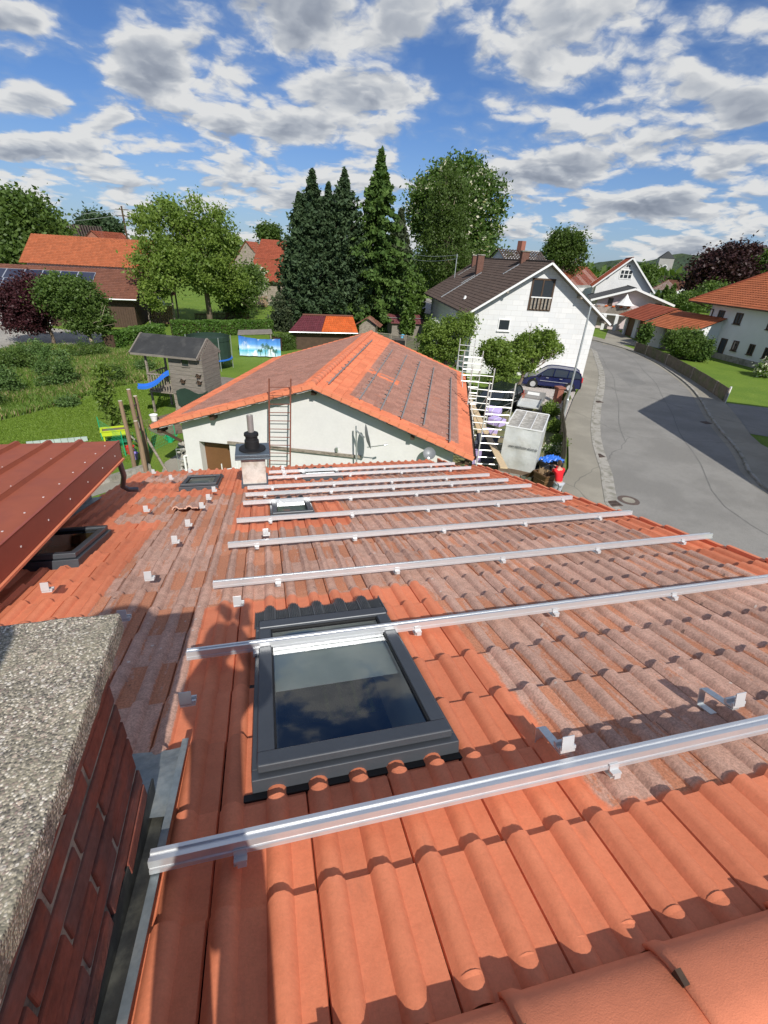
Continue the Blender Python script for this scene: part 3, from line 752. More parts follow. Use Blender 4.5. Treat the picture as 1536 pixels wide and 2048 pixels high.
# ------------------------------------------------------------------ annex with the red metal roof
M['redmetal'] = mk('brown_red_metal_sheet', (.35, .095, .05), .6, .0, var=.12, scale=1.1, bump=.05, spec=.22, c2=(.31, .085, .05), c2scale=2.2)
M['redfascia'] = mk('brown_red_fascia', (.33, .075, .045), .5, var=.12, scale=2, bump=.05)
M['screw'] = mk('screw_heads', (.75, .72, .70), .4, .3, bump=0)
DS = math.radians(6.9); AD = np.array([0, math.cos(DS), -math.sin(DS)]); AN = np.array([0, math.sin(DS), math.cos(DS)])
A0 = CAM + np.array([-1.79, 6.18, -2.235])      # front right corner of the sheet
def AR(u, v, n=0.): return A0 + u*S_ - v*AD + n*AN
annex = thing('metal_roofed_annex', 'annex with brown red trapezoidal metal roof left of the main roof', 'building', (-4.5, 3, 0))
mb = MB(); W = 7.0; Lr = 8.2; pitch = .34; off = .40; Y = [0.0]
x = -off
xs = [(0, 0)]
while x > -W:
    xs += [(x, 0), (x-.018, .036), (x-.055, .036), (x-.073, 0)]; x -= pitch
xs.append((-W, 0))
for (a, b) in zip(xs, xs[1:]):
    mb.quad(AR(b[0], 0, b[1]), AR(a[0], 0, a[1]), AR(a[0], Lr, a[1]), AR(b[0], Lr, b[1]))
rf = mb.build('roof', M['redmetal'], annex); so = rf.modifiers.new('s', 'SOLIDIFY'); so.thickness = .004
mb = MB()
for k in range(7):
    for j in range(1, 9):
        mb.box(AR(-off-.036-pitch*k, j*.9+.25*(k % 2), .04), (.009, .009, .008), (S_, AD, AN))
for j in range(22): mb.box(AR(-.10, .25+.36*j, .005), (.012, .012, .008), (S_, AD, AN)); mb.box(AR(.003, .3+.5*j, -.11), (.004, .012, .012), (S_, AD, AN))
mb.build('screw_heads', M['screw'], rf)
mb = MB(); mb.hexa([AR(-.02, 0, -.21), AR(.0, 0, -.21), AR(.0, Lr, -.21), AR(-.02, Lr, -.21)][::1], [AR(-.02, 0, .012), AR(.0, 0, .012), AR(.0, Lr, .012), AR(-.02, Lr, .012)])
mb.box(AR(-W/2, .0, -.11)+np.array([0, -.012, 0]), (W, .02, .18), (S_, AD, AN))
mb.build('fascia', M['redfascia'], annex)
mb = MB(); mb.box(AR(.006, Lr/2, -.225), (.03, Lr, .02), (S_, AD, AN)); mb.build('lit_edge', M['ridge'], annex)  # light along the lower fascia edge, painted in as an orange strip
mb = MB()   # soffit boards and wall
mb.quad(AR(-W, .02, -.2), AR(-.02, .02, -.2), AR(-.02, Lr, -.2), AR(-W, Lr, -.2))
mb.build('soffit', M['wood'], annex)
yw = A0[1]-.42; zw = AR(0, .42, -.2)[2]; xw = -2.36
mb = MB(); zt_b = AR(0, Lr, -.2)[2]
mb.poly([(xw, yw, 0), (xw, yw, zw), (xw, yw-7.4, zt_b), (xw, yw-7.4, 0)]); mb.quad((xw, yw, 0), (-8.6, yw, 0), (-8.6, yw, zw), (xw, yw, zw))
mb.build('wall', M['whitewall'], annex)
mb = MB()    # zinc cheek flashing where the wall meets the tiles
for k in range(9):
    v = 3.2+k*.42; a = RF(-2.355, v, .0); b = RF(-2.355, v+.43, .0)
    a0 = np.array([-2.352, a[1], a[2]+.02]); b0 = np.array([-2.352, b[1], b[2]+.02])
    mb.hexa([a0, a0+np.array([.006, 0, 0]), b0+np.array([.006, 0, 0]), b0], [a0+np.array([0, 0, .26]), a0+np.array([.006+.002*(k % 2), 0, .26]), b0+np.array([.006+.002*(k % 2), 0, .26]), b0+np.array([0, 0, .26])])
mb.box(RF(-2.30, 5.1, .052), (.11, 3.9, .006), (S_, D_, N_))
mb.build('flashing', M['zinc'], annex)
mb = MB(); u, v = ROOF(262, 984, .06); e = RF(u, v, .08)
top = AR(-.06, .03, -.20)
mb.tube([top+np.array([-.02, .03, .05]), top+np.array([0, .06, -.08]), (top[0]*.5+e[0]*.5+.0, top[1]*.35+e[1]*.65-.1, (top[2]+e[2])/2), e+np.array([-.06, -.10, .12]), e+np.array([-.02, -.02, .03]), e+np.array([.09, .03, .0])], .035, 10)
mb.build('downpipe', M['lead_sheet'], annex, smooth=True)
mb = MB(); mb.box(AR(-.5, .25, -.28), (.08, .5, .14), (S_, AD, AN)); mb.box(AR(-1.6, .25, -.28), (.08, .5, .14), (S_, AD, AN)); mb.build('rafter_end', M['darkwood'], annex)
# ------------------------------------------------------------------ ground, roads
def groundmat():
    m = bpy.data.materials.new('meadow_ground'); m.use_nodes = True; w = NT(m.node_tree)
    tc = w.n('ShaderNodeTexCoord'); P = tc.outputs['Object']
    a = w.noise(P, .35, 5, .6); b = w.noise(P, 3.5, 5, .65); c = w.noise(w.vmath('MULTIPLY', P, (1, .45, 1)), 22, 4, .7)
    cc = w.mix(w.smooth(a, .35, .65), (.155, .235, .034), (.12, .20, .028))
    cc = w.mix(w.math('MULTIPLY', w.smooth(b, .5, .75), .45), cc, (.21, .25, .05))
    cc = w.mix(1, cc, w.ramp(c, [(.3, .62), (.7, 1.35)]), 'MULTIPLY')
    vo = w.n('ShaderNodeTexVoronoi'); w.l(P, vo.inputs['Vector']); vo.inputs['Scale'].default_value = 5
    d = w.math('MULTIPLY', w.math('LESS_THAN', vo.outputs['Distance'], .07), w.math('GREATER_THAN', w.noise(P, .6, 2), .58))
    cc = w.mix(d, cc, (.6, .6, .5))
    bs = pbsdf(w, cc, .9, 0, .15); w.l(bumpn(w, c, .8, .04), bs.inputs['Normal']); return m
def asphaltmat(name, c, dark=.0, patch=True):
    m = bpy.data.materials.new(name); m.use_nodes = True; w = NT(m.node_tree)
    tc = w.n('ShaderNodeTexCoord'); P = tc.outputs['Object']
    f = w.noise(P, 60, 3, .7); a = w.noise(P, .35, 4, .6); b = w.noise(P, 2.5, 5, .6)
    cc = w.mix(w.smooth(a, .38, .62), c, [x*.82 for x in c]); cc = w.mix(w.math('MULTIPLY', w.smooth(b, .45, .75), .5), cc, [x*.8 for x in c])
    cc = w.mix(1, cc, w.ramp(f, [(.3, .78), (.7, 1.22)]), 'MULTIPLY')
    if patch:
        v = w.n('ShaderNodeTexVoronoi', feature='DISTANCE_TO_EDGE'); w.l(w.vmath('ADD', P, w.vmath('SCALE', w.noise_c(P, .5, 2), scale=1.2)), v.inputs['Vector']); v.inputs['Scale'].default_value = .085
        cc = w.mix(w.math('MULTIPLY', w.math('LESS_THAN', v.outputs['Distance'], .0022), .4), cc, (.08, .08, .075))
    bs = pbsdf(w, cc, .88, 0, .25); w.l(bumpn(w, f, .35, .006), bs.inputs['Normal']); return m
M['grass'] = groundmat()
M['asphalt'] = asphaltmat('asphalt', (.265, .255, .235)); M['asphalt2'] = asphaltmat('old_lane_asphalt', (.36, .34, .30))
M['pave'] = asphaltmat('pavement_concrete', (.33, .305, .25)); M['kerb'] = mk('kerb_stone', (.36, .34, .30), .9, var=.2, scale=3, bump=.2, c2=(.22, .21, .17), c2scale=2)
M['gravel'] = mk('pale_gravel', (.56, .50, .46), .95, var=.5, scale=14, bump=1.0, bscale=26, bdist=.05)
M['soil'] = mk('bare_soil', (.17, .13, .09), .95, var=.35, scale=4, bump=.5, bscale=15, bdist=.03)
M['dirt'] = mk('dry_grass_ground', (.16, .17, .07), .95, var=.4, scale=2.5, bump=.6, bscale=18, bdist=.03, c2=(.22, .18, .11), c2scale=.8)
mb = MB(); R_ = [0, 25, 60, 120, 300, 900, 3000]; n = 48
mb.v.append((10, 20, 0))
for r in R_[1:]:
    for j in range(n): a = 2*math.pi*j/n; mb.v.append((10+r*math.cos(a), 20+r*math.sin(a), 0))
for j in range(n): mb.f.append((0, 1+j, 1+(j+1) % n)); mb.m.append(0)
for k in range(len(R_)-2):
    for j in range(n): mb.f.append((1+k*n+j, 1+(k+1)*n+j, 1+(k+1)*n+(j+1) % n, 1+k*n+(j+1) % n)); mb.m.append(0)
tag(mb.build('ground', M['grass']), kind='structure')
def smoothline(pts, k=6):
    pts = [np.array(p, float) for p in pts]; out = []
    for i in range(len(pts)-1):
        p0, p1, p2, p3 = pts[max(i-1, 0)], pts[i], pts[i+1], pts[min(i+2, len(pts)-1)]
        for j in range(k):
            t = j/k; out.append(.5*((2*p1)+(-p0+p2)*t+(2*p0-5*p1+4*p2-p3)*t*t+(-p0+3*p1-3*p2+p3)*t**3))
    out.append(pts[-1]); return out
def sheet(name, pts, z, mat):
    mb = MB(); mb.poly([(p[0], p[1], z) for p in pts]); o = mb.build(name, mat); tag(o, kind='structure'); return o
def strip(name, L, R, z, mat):
    mb = MB()
    for a, b, c, d in zip(L, R, R[1:], L[1:]): mb.quad((a[0], a[1], z), (b[0], b[1], z), (c[0], c[1], z), (d[0], d[1], z))
    return tag(mb.build(name, mat), kind='structure')
def gp(*px): return [G(*p)[:2] for p in px]
def resample(pts, n):
    pts = np.array(pts); d = np.r_[0, np.cumsum(np.linalg.norm(np.diff(pts, axis=0), axis=1))]; t = np.linspace(0, d[-1], n)
    return np.stack([np.interp(t, d, pts[:, 0]), np.interp(t, d, pts[:, 1])], 1)
KL = resample(smoothline([(13.2, -40), (12.6, -5), (12.7, 6)] + gp((1236, 1040), (1207, 950), (1186, 875), (1189, 815), (1198, 775), (1199, 745), (1190, 718), (1177, 697)) + [(34, 52), (33, 62), (30, 80), (28, 110)]), 90)
KR = resample(smoothline([(25, -40), (21.5, -5), (20.6, 6)] + gp((1536, 985), (1475, 905), (1423, 842), (1388, 785), (1345, 748), (1295, 717), (1245, 697)) + [(41.5, 57), (39, 68), (36, 84), (35, 110)]), 90)
strip('road', KL, KR, .008, M['asphalt'])
OL = resample(smoothline([(11, -40), (10.6, -5), (10.4, 6)] + gp((1128, 1010), (1136, 940), (1135, 880), (1128, 852), (1146, 800), (1160, 757)) + [(30.4, 46), (30.5, 52), (29.5, 62), (27, 80), (25, 110)]), 90)
OR_ = resample(smoothline([(29, -40), (25.5, -5), (24.2, 6)] + gp((1536, 900), (1498, 868), (1470, 832), (1432, 790), (1388, 757), (1335, 728), (1285, 707), (1240, 690)) + [(44, 60), (42, 70), (40, 84), (38, 110)]), 90)
strip('pavement', OL, KL, .10, M['pave']); strip('pavement_far_side', KR, OR_, .10, M['pave'])
def kerb(name, line, side):
    mb = MB(); line = np.array(line)
    for a, b in zip(line, line[1:]):
        d = (b-a)/np.linalg.norm(b-a); n = np.array([-d[1], d[0]])*side
        mb.hexa([(a[0], a[1], 0), (a[0]+n[0]*.13, a[1]+n[1]*.13, 0), (b[0]+n[0]*.13, b[1]+n[1]*.13, 0), (b[0], b[1], 0)][::side], [(a[0], a[1], .115), (a[0]+n[0]*.13, a[1]+n[1]*.13, .115), (b[0]+n[0]*.13, b[1]+n[1]*.13, .115), (b[0], b[1], .115)][::side])
    return tag(mb.build(name, M['kerb']), kind='structure')
kerb('kerb', KL, 1); kerb('kerb_far_side', KR, -1)
def gutterstrip(line, side, w0, w1, z):
    A = []; B = []
    for i in range(len(line)):
        d = line[min(i+1, len(line)-1)]-line[max(i-1, 0)]; d = d/np.linalg.norm(d); n = np.array([-d[1], d[0]])*side
        A.append(line[i]+n*w0); B.append(line[i]+n*w1)
    return A, B
a, b = gutterstrip(KL, -1, .02, .42, 0); strip('gutter_strip', a, b, .014, M['kerb'])
a, b = gutterstrip(KR, 1, .02, .30, 0); strip('gutter_strip_far_side', b, a, .014, M['pave'])
mid = (np.array(KL)+np.array(KR))/2
def seam(name, off, w_, i0, i1, mat):
    A = []; B = []
    for i in range(i0, i1):
        d = mid[min(i+1, len(mid)-1)]-mid[max(i-1, 0)]; d = d/np.linalg.norm(d); n = np.array([-d[1], d[0]]); o = off+.18*math.sin(i*.31)+.08*math.sin(i*1.1); A.append(mid[i]+n*(o-w_/2)); B.append(mid[i]+n*(o+w_/2))
    strip(name, A, B, .013, mat)
M['tar'] = mk('tar_seam', (.165, .16, .148), .8, var=.3, scale=3, bump=0); M['asphalt_patch'] = asphaltmat('asphalt_patch', (.235, .228, .212), patch=False); M['asphalt_pale'] = asphaltmat('worn_wheel_track', (.31, .295, .265), patch=False)
seam('road_seam', -1.1, .05, 20, 78, M['tar']); seam('road_seam', 2.2, .04, 34, 60, M['tar'])
sheet('road_patch', gp((1232, 748), (1262, 742), (1293, 768), (1262, 775)), .0125, M['asphalt_patch'])
sheet('side_lane', gp((-160, 640), (0, 650), (90, 655), (160, 662), (232, 668), (214, 682), (160, 693), (70, 690), (0, 705), (-200, 720)), .012, M['asphalt2'])
sheet('driveway', gp((1452, 806), (1478, 840), (1500, 868), (1700, 900), (1650, 830)), .018, M['asphalt'])
sheet('gravel_yard', gp((1040, 820), (1030, 768), (1060, 752), (1160, 752), (1146, 800), (1128, 850), (1090, 815)), .022, M['gravel'])
sheet('yard', gp((880, 960), (900, 800), (985, 775), (1060, 800), (1120, 850), (1132, 930), (1125, 1015), (940, 1040)), .010, M['dirt'])
sheet('yard_front', gp((1205, 690), (1220, 650), (1252, 672), (1295, 694), (1250, 690)), .016, M['pave'])
sheet('concrete_path', gp((150, 1005), (150, 985), (300, 935), (320, 950)), .012, M['pave']); sheet('stone_patch', gp((330, 925), (368, 900), (378, 945), (322, 950)), .014, M['pave']); sheet('worn_ground', gp((283, 842), (345, 826), (372, 866), (322, 872), (300, 862)), .016, M['soil'])
# manholes and drains
M['iron'] = mk('cast_iron', (.16, .12, .10), .7, .4, var=.3, scale=20, bump=.3)
def manhole(px, py, r, label):
    c = G(px, py); t = thing('manhole_cover', label, 'manhole cover', (c[0], c[1], 0), 'manhole covers in the road')
    mb = MB(); mb.lathe((c[0], c[1], .01), [(r, 0), (r, .008), (r*.62, .008)], 28); mb.build('iron_ring', M['iron'], t)
    mb = MB(); mb.lathe((c[0], c[1], .012), [(r*.60, 0), (r*.60, .009), (0, .009)], 24); mb.build('concrete_fill', M['pave'], t)
manhole(1257, 1001, .42, 'round manhole cover in the road, the one near the tiled roof'); manhole(1186, 728, .42, 'round manhole cover in the road beside the white house corner')
for (px, py, lab) in ((1197, 912, 'drain grate by the kerb nearest the person in red'), (1197, 804, 'small drain grate where the kerb bends near the dark blue car'), (1228, 1008, 'drain grate by the kerb beside the near manhole'), (1412, 846, 'drain grate in the shaded gutter on the far side of the road')):
    c = G(px, py); t = thing('drain_grate', lab, 'drain grate', (c[0], c[1], 0), 'drain grates along the kerb')
    mb = MB(); mb.box((c[0], c[1], .022), (.5, .03, .02)); 
    for k in range(9): mb.box((c[0]-.2+.05*k, c[1]-.0, .024), (.022, .40, .018))
    for s in (-1, 1): mb.box((c[0], c[1]+.21*s, .026), (.48, .03, .02)); mb.box((c[0]+.23*s, c[1], .026), (.03, .42, .02))
    mb.build('grate', M['iron'], t)

# ------------------------------------------------------------------ vegetation
def leaf_object(name, mat, parent, C, size, rng, G_=None, up=.25, aspect=1.7, clump=None, droop=0):
    """C (N,3) leaf centres -> one object of diamond leaves"""
    N = len(C); C = np.asarray(C, float)
    d = rng.normal(size=(N, 3)); d[:, 2] = d[:, 2]*.7 - droop; d /= np.linalg.norm(d, axis=1)[:, None]
    e = rng.normal(size=(N, 3)); e -= d*(e*d).sum(1)[:, None]; e /= np.linalg.norm(e, axis=1)[:, None]
    s = (np.asarray(size)*rng.uniform(.5, 1.45, N))[:, None]
    V = np.stack([C-d*s*.5*aspect, C+e*s*.5, C+d*s*.5*aspect, C-e*s*.5], 1).reshape(-1, 3)
    if parent is not None: V = V - np.array(parent.location)
    me = bpy.data.meshes.new(name); me.vertices.add(4*N); me.vertices.foreach_set('co', V.astype(np.float32).ravel())
    me.loops.add(4*N); me.loops.foreach_set('vertex_index', np.arange(4*N, dtype=np.int32))
    me.polygons.add(N); me.polygons.foreach_set('loop_start', np.arange(0, 4*N, 4, dtype=np.int32)); me.polygons.foreach_set('loop_total', np.full(N, 4, np.int32))
    me.update(calc_edges=True)
    r = rng.random(N)*.5 + (clump if clump is not None else rng.random(N))*.5
    c = np.zeros((N, 4, 4), np.float32); c[:, :, 0] = r[:, None]; c[:, :, 3] = 1
    if G_ is not None: c[:, :, 1] = np.asarray(G_)[:, None]
    at = me.color_attributes.new('tile', 'FLOAT_COLOR', 'POINT'); at.data.foreach_set('color', c.ravel())
    me.materials.append(mat); o = bpy.data.objects.new(name, me); col.objects.link(o)
    if parent is not None: o.parent = parent
    return o
def clumps(blobs, ncl, per, spread, rng, inner=.55, flat=.8):
    """blobs [(centre, (rx, ry, rz))]; returns leaf centres, clump value, clump centres"""
    vol = np.array([b[1][0]*b[1][1]*b[1][2] for b in blobs])**.67; pr = vol/vol.sum(); CC = []
    idx = rng.choice(len(blobs), ncl, p=pr)
    for i in idx:
        c, r = blobs[i]; d = rng.normal(size=3); d /= np.linalg.norm(d); k = rng.uniform(inner, 1.12)**.75
        CC.append(np.array(c)+d*np.array(r)*k)
    CC = np.array(CC); sp = spread*rng.uniform(.45, 1.5, ncl)
    L = (CC[:, None, :] + rng.normal(size=(ncl, per, 3))*sp[:, None, None]*np.array([1, 1, flat])).reshape(-1, 3)
    cl = np.repeat(rng.random(ncl), per); return L, cl, CC
def trunk_mesh(parent, base, top, r, blobs, rng, nl=8, name='trunk', mat=None, lean=(0, 0), split=.45):
    mb = MB(); base = np.array(base, float); top = np.array(top, float)
    pts = [base + (top-base)*t + np.array([math.sin(t*5)*r*.7, math.cos(t*4)*r*.6, 0])*(0 < t < 1) for t in (0, .15, .35, .6, .8, 1)]
    mb.tube(pts, [r*1.35, r, r*.9, r*.7, r*.5, r*.15], 9)
    for i in range(nl):
        c, rr = blobs[i % len(blobs)]; t = rng.uniform(split, .85); s = base+(top-base)*t
        e = np.array(c)+rng.normal(size=3)*np.array(rr)*.45; mid = (s+e)/2 + np.array([0, 0, -.08*np.linalg.norm(e-s)]) + rng.normal(size=3)*.15
        mb.tube([s, mid, e], [r*.42, r*.26, r*.06], 6)
        for q in range(2):
            e2 = e+rng.normal(size=3)*np.array(rr)*.4; mb.tube([mid, (mid+e2)/2+rng.normal(size=3)*.1, e2], [r*.18, r*.11, r*.03], 5)
    mb.build(name, mat or M['bark'], parent, smooth=True)
M['bark'] = mk('grey_brown_bark', (.17, .13, .095), .95, var=.35, scale=3, bump=.7, bscale=14, bdist=.03, stretch=(1, 1, .25))
M['bark_pale'] = mk('pale_bark', (.34, .28, .20), .95, var=.35, scale=3, bump=.6, bscale=12, bdist=.03)
LM = {'apple': leafmat('leaves_fresh_green', (.10, .165, .03), (.22, .30, .06)), 'dark': leafmat('leaves_mid_green', (.06, .11, .025), (.14, .21, .05)),
      'purple': leafmat('leaves_purple', (.035, .012, .016), (.085, .026, .03), .2), 'beech': leafmat('leaves_copper', (.025, .011, .013), (.06, .025, .024), .15),
      'chest': leafmat('leaves_chestnut', (.05, .10, .02), (.10, .165, .035), .3, c3=(.80, .76, .60)), 'birch': leafmat('leaves_birch', (.06, .105, .022), (.10, .15, .034)),
      'spruce': leafmat('needles_green', (.035, .08, .014), (.10, .165, .032), .12, .7), 'cypress': leafmat('needles_blue_green', (.024, .052, .022), (.07, .11, .045), .1, .7),
      'pine': leafmat('needles_grey_green', (.035, .055, .028), (.09, .11, .05), .12, .7), 'hedge': leafmat('leaves_hedge', (.06, .13, .02), (.11, .20, .035), .25), 'thuja': leafmat('sprays_yellow_green', (.055, .105, .018), (.10, .165, .03), .15),
      'bloom': leafmat('leaves_with_white_bloom', (.08, .15, .03), (.14, .22, .05), .3, c3=(.66, .66, .55)), 'wild': leafmat('blades_wild', (.10, .18, .03), (.19, .28, .055), .3, c3=(.42, .33, .18)), 'wildshrub': leafmat('leaves_wild_shrub', (.07, .13, .035), (.13, .21, .06), .25), 'lawn': leafmat('blades_lawn', (.14, .225, .03), (.21, .30, .05), .3)}
def tree(name, label, base, blobs, top, r, lm, ncl, per, size, spread, seed, group=None, bark=None, nl=8, white=0, inner=.55, cat='tree', split=.45, up=0, droop=0, aspect=1.7):
    rng = np.random.default_rng(seed); t = thing(name, label, cat, base, group)
    if r: trunk_mesh(t, base, top, r, blobs, rng, nl, mat=bark, split=split)
    size = size*.66; per = int(per*1.35); spread = spread*.92; ncl = int(ncl*1.15)
    L, cl, CC = clumps(blobs, ncl, per, spread, rng, inner); g = None
    if white:
        g = (rng.random(len(L)) < white).astype(float)
        k = CC[rng.random(len(CC)) < .5]; 
        L = np.concatenate([L, (k[:, None, :]+np.array([0, 0, spread*.7])*np.linspace(0, 1.0, 6)[None, :, None] + rng.normal(size=(len(k), 6, 3))*.06).reshape(-1, 3)]); g = np.concatenate([g, np.ones(len(k)*6)]); cl = np.concatenate([cl, np.ones(len(k)*6)])
    leaf_object('crown', LM[lm], t, L, size, rng, g, clump=cl, droop=droop, aspect=aspect); return t
def at(px, py, Y): return WALL((0, Y, 0), (0, 1, 0), px, py)     # point at depth Y in the direction of the photo point
def ppm(px, py, Y):
    a = at(px, py, Y); q = RC@(a-CAM); return F/q[2]
def blob(px, py, Y, rpx, rpy, depth=1.0):
    k = ppm(px, py, Y)/.89; return (at(px, py, Y), (rpx/k, rpx/k*depth, rpy/k))
# big loose apple tree on the left
b0 = G(423, 645); b0[1] -= 2
bl = [blob(330, 460, 60, 62, 60), blob(400, 450, 60, 60, 48), blob(300, 520, 59, 45, 50), blob(360, 540, 58, 75, 50), blob(430, 520, 60, 55, 70), blob(330, 420, 61, 35, 35), blob(455, 480, 61, 30, 30), blob(300, 590, 57, 30, 25), blob(460, 570, 61, 35, 40)]
tree('apple_tree', 'tall loose fresh green tree between the two barns, its trunk behind the hedge', (b0[0], b0[1], 0), bl, at(385, 450, 60), .30, 'apple', 215, 105, .26, .50, 11, nl=20, droop=.6, inner=.25, bark=M['bark'])
bs = G(452, 640); bl = [blob(470, 590, 66, 32, 45), blob(500, 560, 68, 22, 25)]
tree('garden_tree', 'small dark trunked tree right of the tall loose tree on the grass', (bs[0], bs[1], 0), bl, at(468, 570, 66), .16, 'dark', 90, 70, .28, .5, 12, nl=6)
bs = G(500, 622); tree('flowering_shrub', 'round shrub full of white blossom left of the far wooden barn', (bs[0]+1, bs[1], 0), [blob(508, 560, bs[1], 24, 32), blob(495, 575, bs[1], 20, 28)], at(505, 560, bs[1]), .1, 'bloom', 70, 60, .3, .45, 13, nl=4, white=.22, cat='shrub')
# conifers in the middle
def spruce(name, label, base, H, R, seed, lm='spruce', tipw=.0, levels=70, nb=9, nleaf=26, up=-.25, pw=.85, size=.34, group=None, ragged=.2, low=.03):
    rng = np.random.default_rng(seed); t = thing(name, label, 'conifer', base, group); base = np.array(base, float)
    mb = MB(); mb.tube([base, base+np.array([0, 0, H*.5]), base+np.array([0, 0, H])], [.30, .18, .03], 8)
    pts = []; cl = []
    for i in range(levels):
        f = low + (1-low)*(i/levels)**1.05; z = f*H; rad = R*min((1-f)**pw, 1.0)*(1-.55*max(0, f-.72)/.28) + tipw*(1-f)
        for j in range(nb):
            a = rng.uniform(0, 2*math.pi); L = rad*rng.uniform(1-ragged*2, 1+ragged); cv = rng.random()
            n = max(4, int(nleaf*(.35+.65*L/R))); s = rng.uniform(.12, 1, n)**.7
            x = L*s; dz = up*L*s + .22*abs(up)*L*s**3 + rng.normal(size=n)*.10
            w_ = rng.normal(size=n)*.16*(.5+L*s*.25)
            p = np.stack([base[0]+x*math.cos(a)-w_*math.sin(a), base[1]+x*math.sin(a)+w_*math.cos(a), z+dz-abs(rng.normal(size=n))*.12], 1); pts.append(p); cl += [cv]*n
            if i % 6 == 0 and j < 3: mb.tube([base+np.array([0, 0, z]), np.array([base[0]+L*.8*math.cos(a), base[1]+L*.8*math.sin(a), z+up*L*.8])], [.05, .015], 4)
    mb.build('trunk', M['bark'], t, smooth=True)
    P = np.concatenate(pts); P[:, 2] = np.maximum(P[:, 2], .1)
    leaf_object('crown', LM[lm], t, P, size, rng, clump=np.array(cl), aspect=1.9, droop=.45 if up < 0 else -.5)
    return t
def ztop(px, py, Y): return at(px, py, Y)[2]
def conifer(name, label, px, ptop, Y, rpx, seed, **kw):
    tp = at(px, ptop, Y); b = (tp[0], tp[1], 0); k = ppm(px, 500, Y); return spruce(name, label, b, tp[2], rpx/k, seed, **kw)
conifer('spruce_tree', 'tall bright green spruce with a shaggy tip, highest of the trees', 764, 292, 58, 100, 21, levels=44, nb=12, nleaf=92, up=-.34, pw=.85, tipw=.35, ragged=.42, size=.25)
g = 'narrow tipped dark cypresses'
conifer('cypress_tree', 'dark blue green cypress with the tallest narrow tip in the left group', 624, 338, 59, 80, 22, lm='cypress', up=.5, pw=.72, tipw=.08, levels=80, nb=10, nleaf=44, size=.21, group=g, ragged=.3)
conifer('cypress_tree', 'dark cypress whose shorter tip stands between the two taller tips', 657, 364, 60, 66, 23, lm='cypress', up=.5, pw=.7, tipw=.05, levels=70, nb=9, nleaf=40, size=.21, group=g, ragged=.3)
conifer('cypress_tree', 'dark cypress with a thin tip directly left of the tall spruce', 689, 336, 58.5, 74, 24, lm='cypress', up=.5, pw=.72, tipw=.08, levels=76, nb=10, nleaf=42, size=.21, group=g, ragged=.3)
conifer('cypress_tree', 'lowest dark cypress at the left edge of the conifer group', 597, 384, 58, 46, 25, lm='cypress', up=.45, pw=.62, tipw=.1, levels=64, nb=10, nleaf=40, size=.21, group=g, ragged=.3)
conifer('larch_tree', 'brownish green thin conifer on the right of the tall spruce', 803, 415, 63, 48, 26, lm='pine', up=-.15, pw=.55, tipw=.2, levels=60, nb=9, nleaf=22, size=.32)
for i, (px, pt, Y, rp, lab) in enumerate(((822, 540, 52, 15, 'narrow yellow green arborvitae, left one beside the brown roofed house'), (842, 552, 55, 13, 'narrow yellow green arborvitae touching the corner of the brown roofed house'))):
    conifer('arborvitae', lab, px, pt, Y, rp, 30+i, lm='thuja', up=.9, pw=.25, tipw=.05, levels=34, nb=8, nleaf=14, size=.22, group='arborvitae by the house')
bs = G(572, 662); tree('pine_shrub', 'low rounded grey green pine at the left foot of the conifers', (bs[0], bs[1], 0), [blob(572, 628, bs[1], 30, 36), blob(595, 600, bs[1]+1, 22, 30), blob(560, 650, bs[1], 22, 18)], at(575, 610, bs[1]), .12, 'pine', 120, 60, .24, .38, 33, nl=5, cat='shrub')
# big broadleaf trees behind
b = at(925, 600, 76); tree('chestnut_tree', 'huge round chestnut covered in cream blossom candles behind the house', (b[0], b[1], 0), [blob(905, 420, 76, 75, 85, .9), blob(960, 430, 77, 48, 80, .9), blob(860, 420, 76, 45, 70), blob(920, 520, 76, 85, 80, .9), blob(925, 370, 77, 50, 42)], at(920, 380, 76), .5, 'chest', 520, 75, .42, .75, 41, nl=10, white=.06)
b = at(885, 620, 68); tree('birch_tree', 'fine leaved darker birch standing in front of the chestnut', (b[0], b[1], 0), [blob(895, 420, 68, 42, 60), blob(890, 500, 68, 55, 75), blob(915, 560, 68, 50, 60), blob(905, 370, 68, 25, 30)], at(900, 390, 68), .22, 'birch', 260, 80, .24, .6, 42, nl=12, bark=M['bark_pale'], droop=.8)
b = at(1130, 570, 88); tree('field_tree', 'pale green round tree behind the roof ridge with the chimneys', (b[0], b[1], 0), [blob(1130, 490, 88, 34, 32), blob(1110, 505, 88, 24, 28), blob(1150, 510, 88, 22, 26)], at(1130, 480, 88), .3, 'birch', 150, 60, .36, .6, 43, nl=6)
b = at(1450, 640, 105); tree('copper_beech', 'dark copper coloured beech behind the large orange roof on the right', (b[0], b[1], 0), [blob(1452, 540, 105, 62, 45, .9), blob(1420, 560, 105, 42, 40), blob(1490, 530, 105, 34, 34), blob(1410, 590, 104, 35, 22)], at(1450, 520, 105), .5, 'beech', 330, 70, .60, 1.0, 44)
b = at(1530, 600, 100); tree('field_tree', 'green tree cut by the right edge of the picture beside the copper beech', (b[0], b[1], 0), [blob(1535, 530, 100, 26, 30), blob(1550, 560, 100, 40, 40)], at(1535, 520, 100), .3, 'dark', 110, 60, .5, .8, 45)
b = at(40, 600, 78); tree('field_tree', 'large dense green tree at the left edge behind the orange barn', (b[0], b[1], 0), [blob(40, 450, 78, 65, 55, .9), blob(85, 470, 78, 45, 40), blob(0, 450, 78, 60, 55), blob(60, 510, 77, 75, 40), blob(30, 415, 78, 35, 22)], at(40, 430, 78), .45, 'dark', 460, 70, .46, .75, 46)
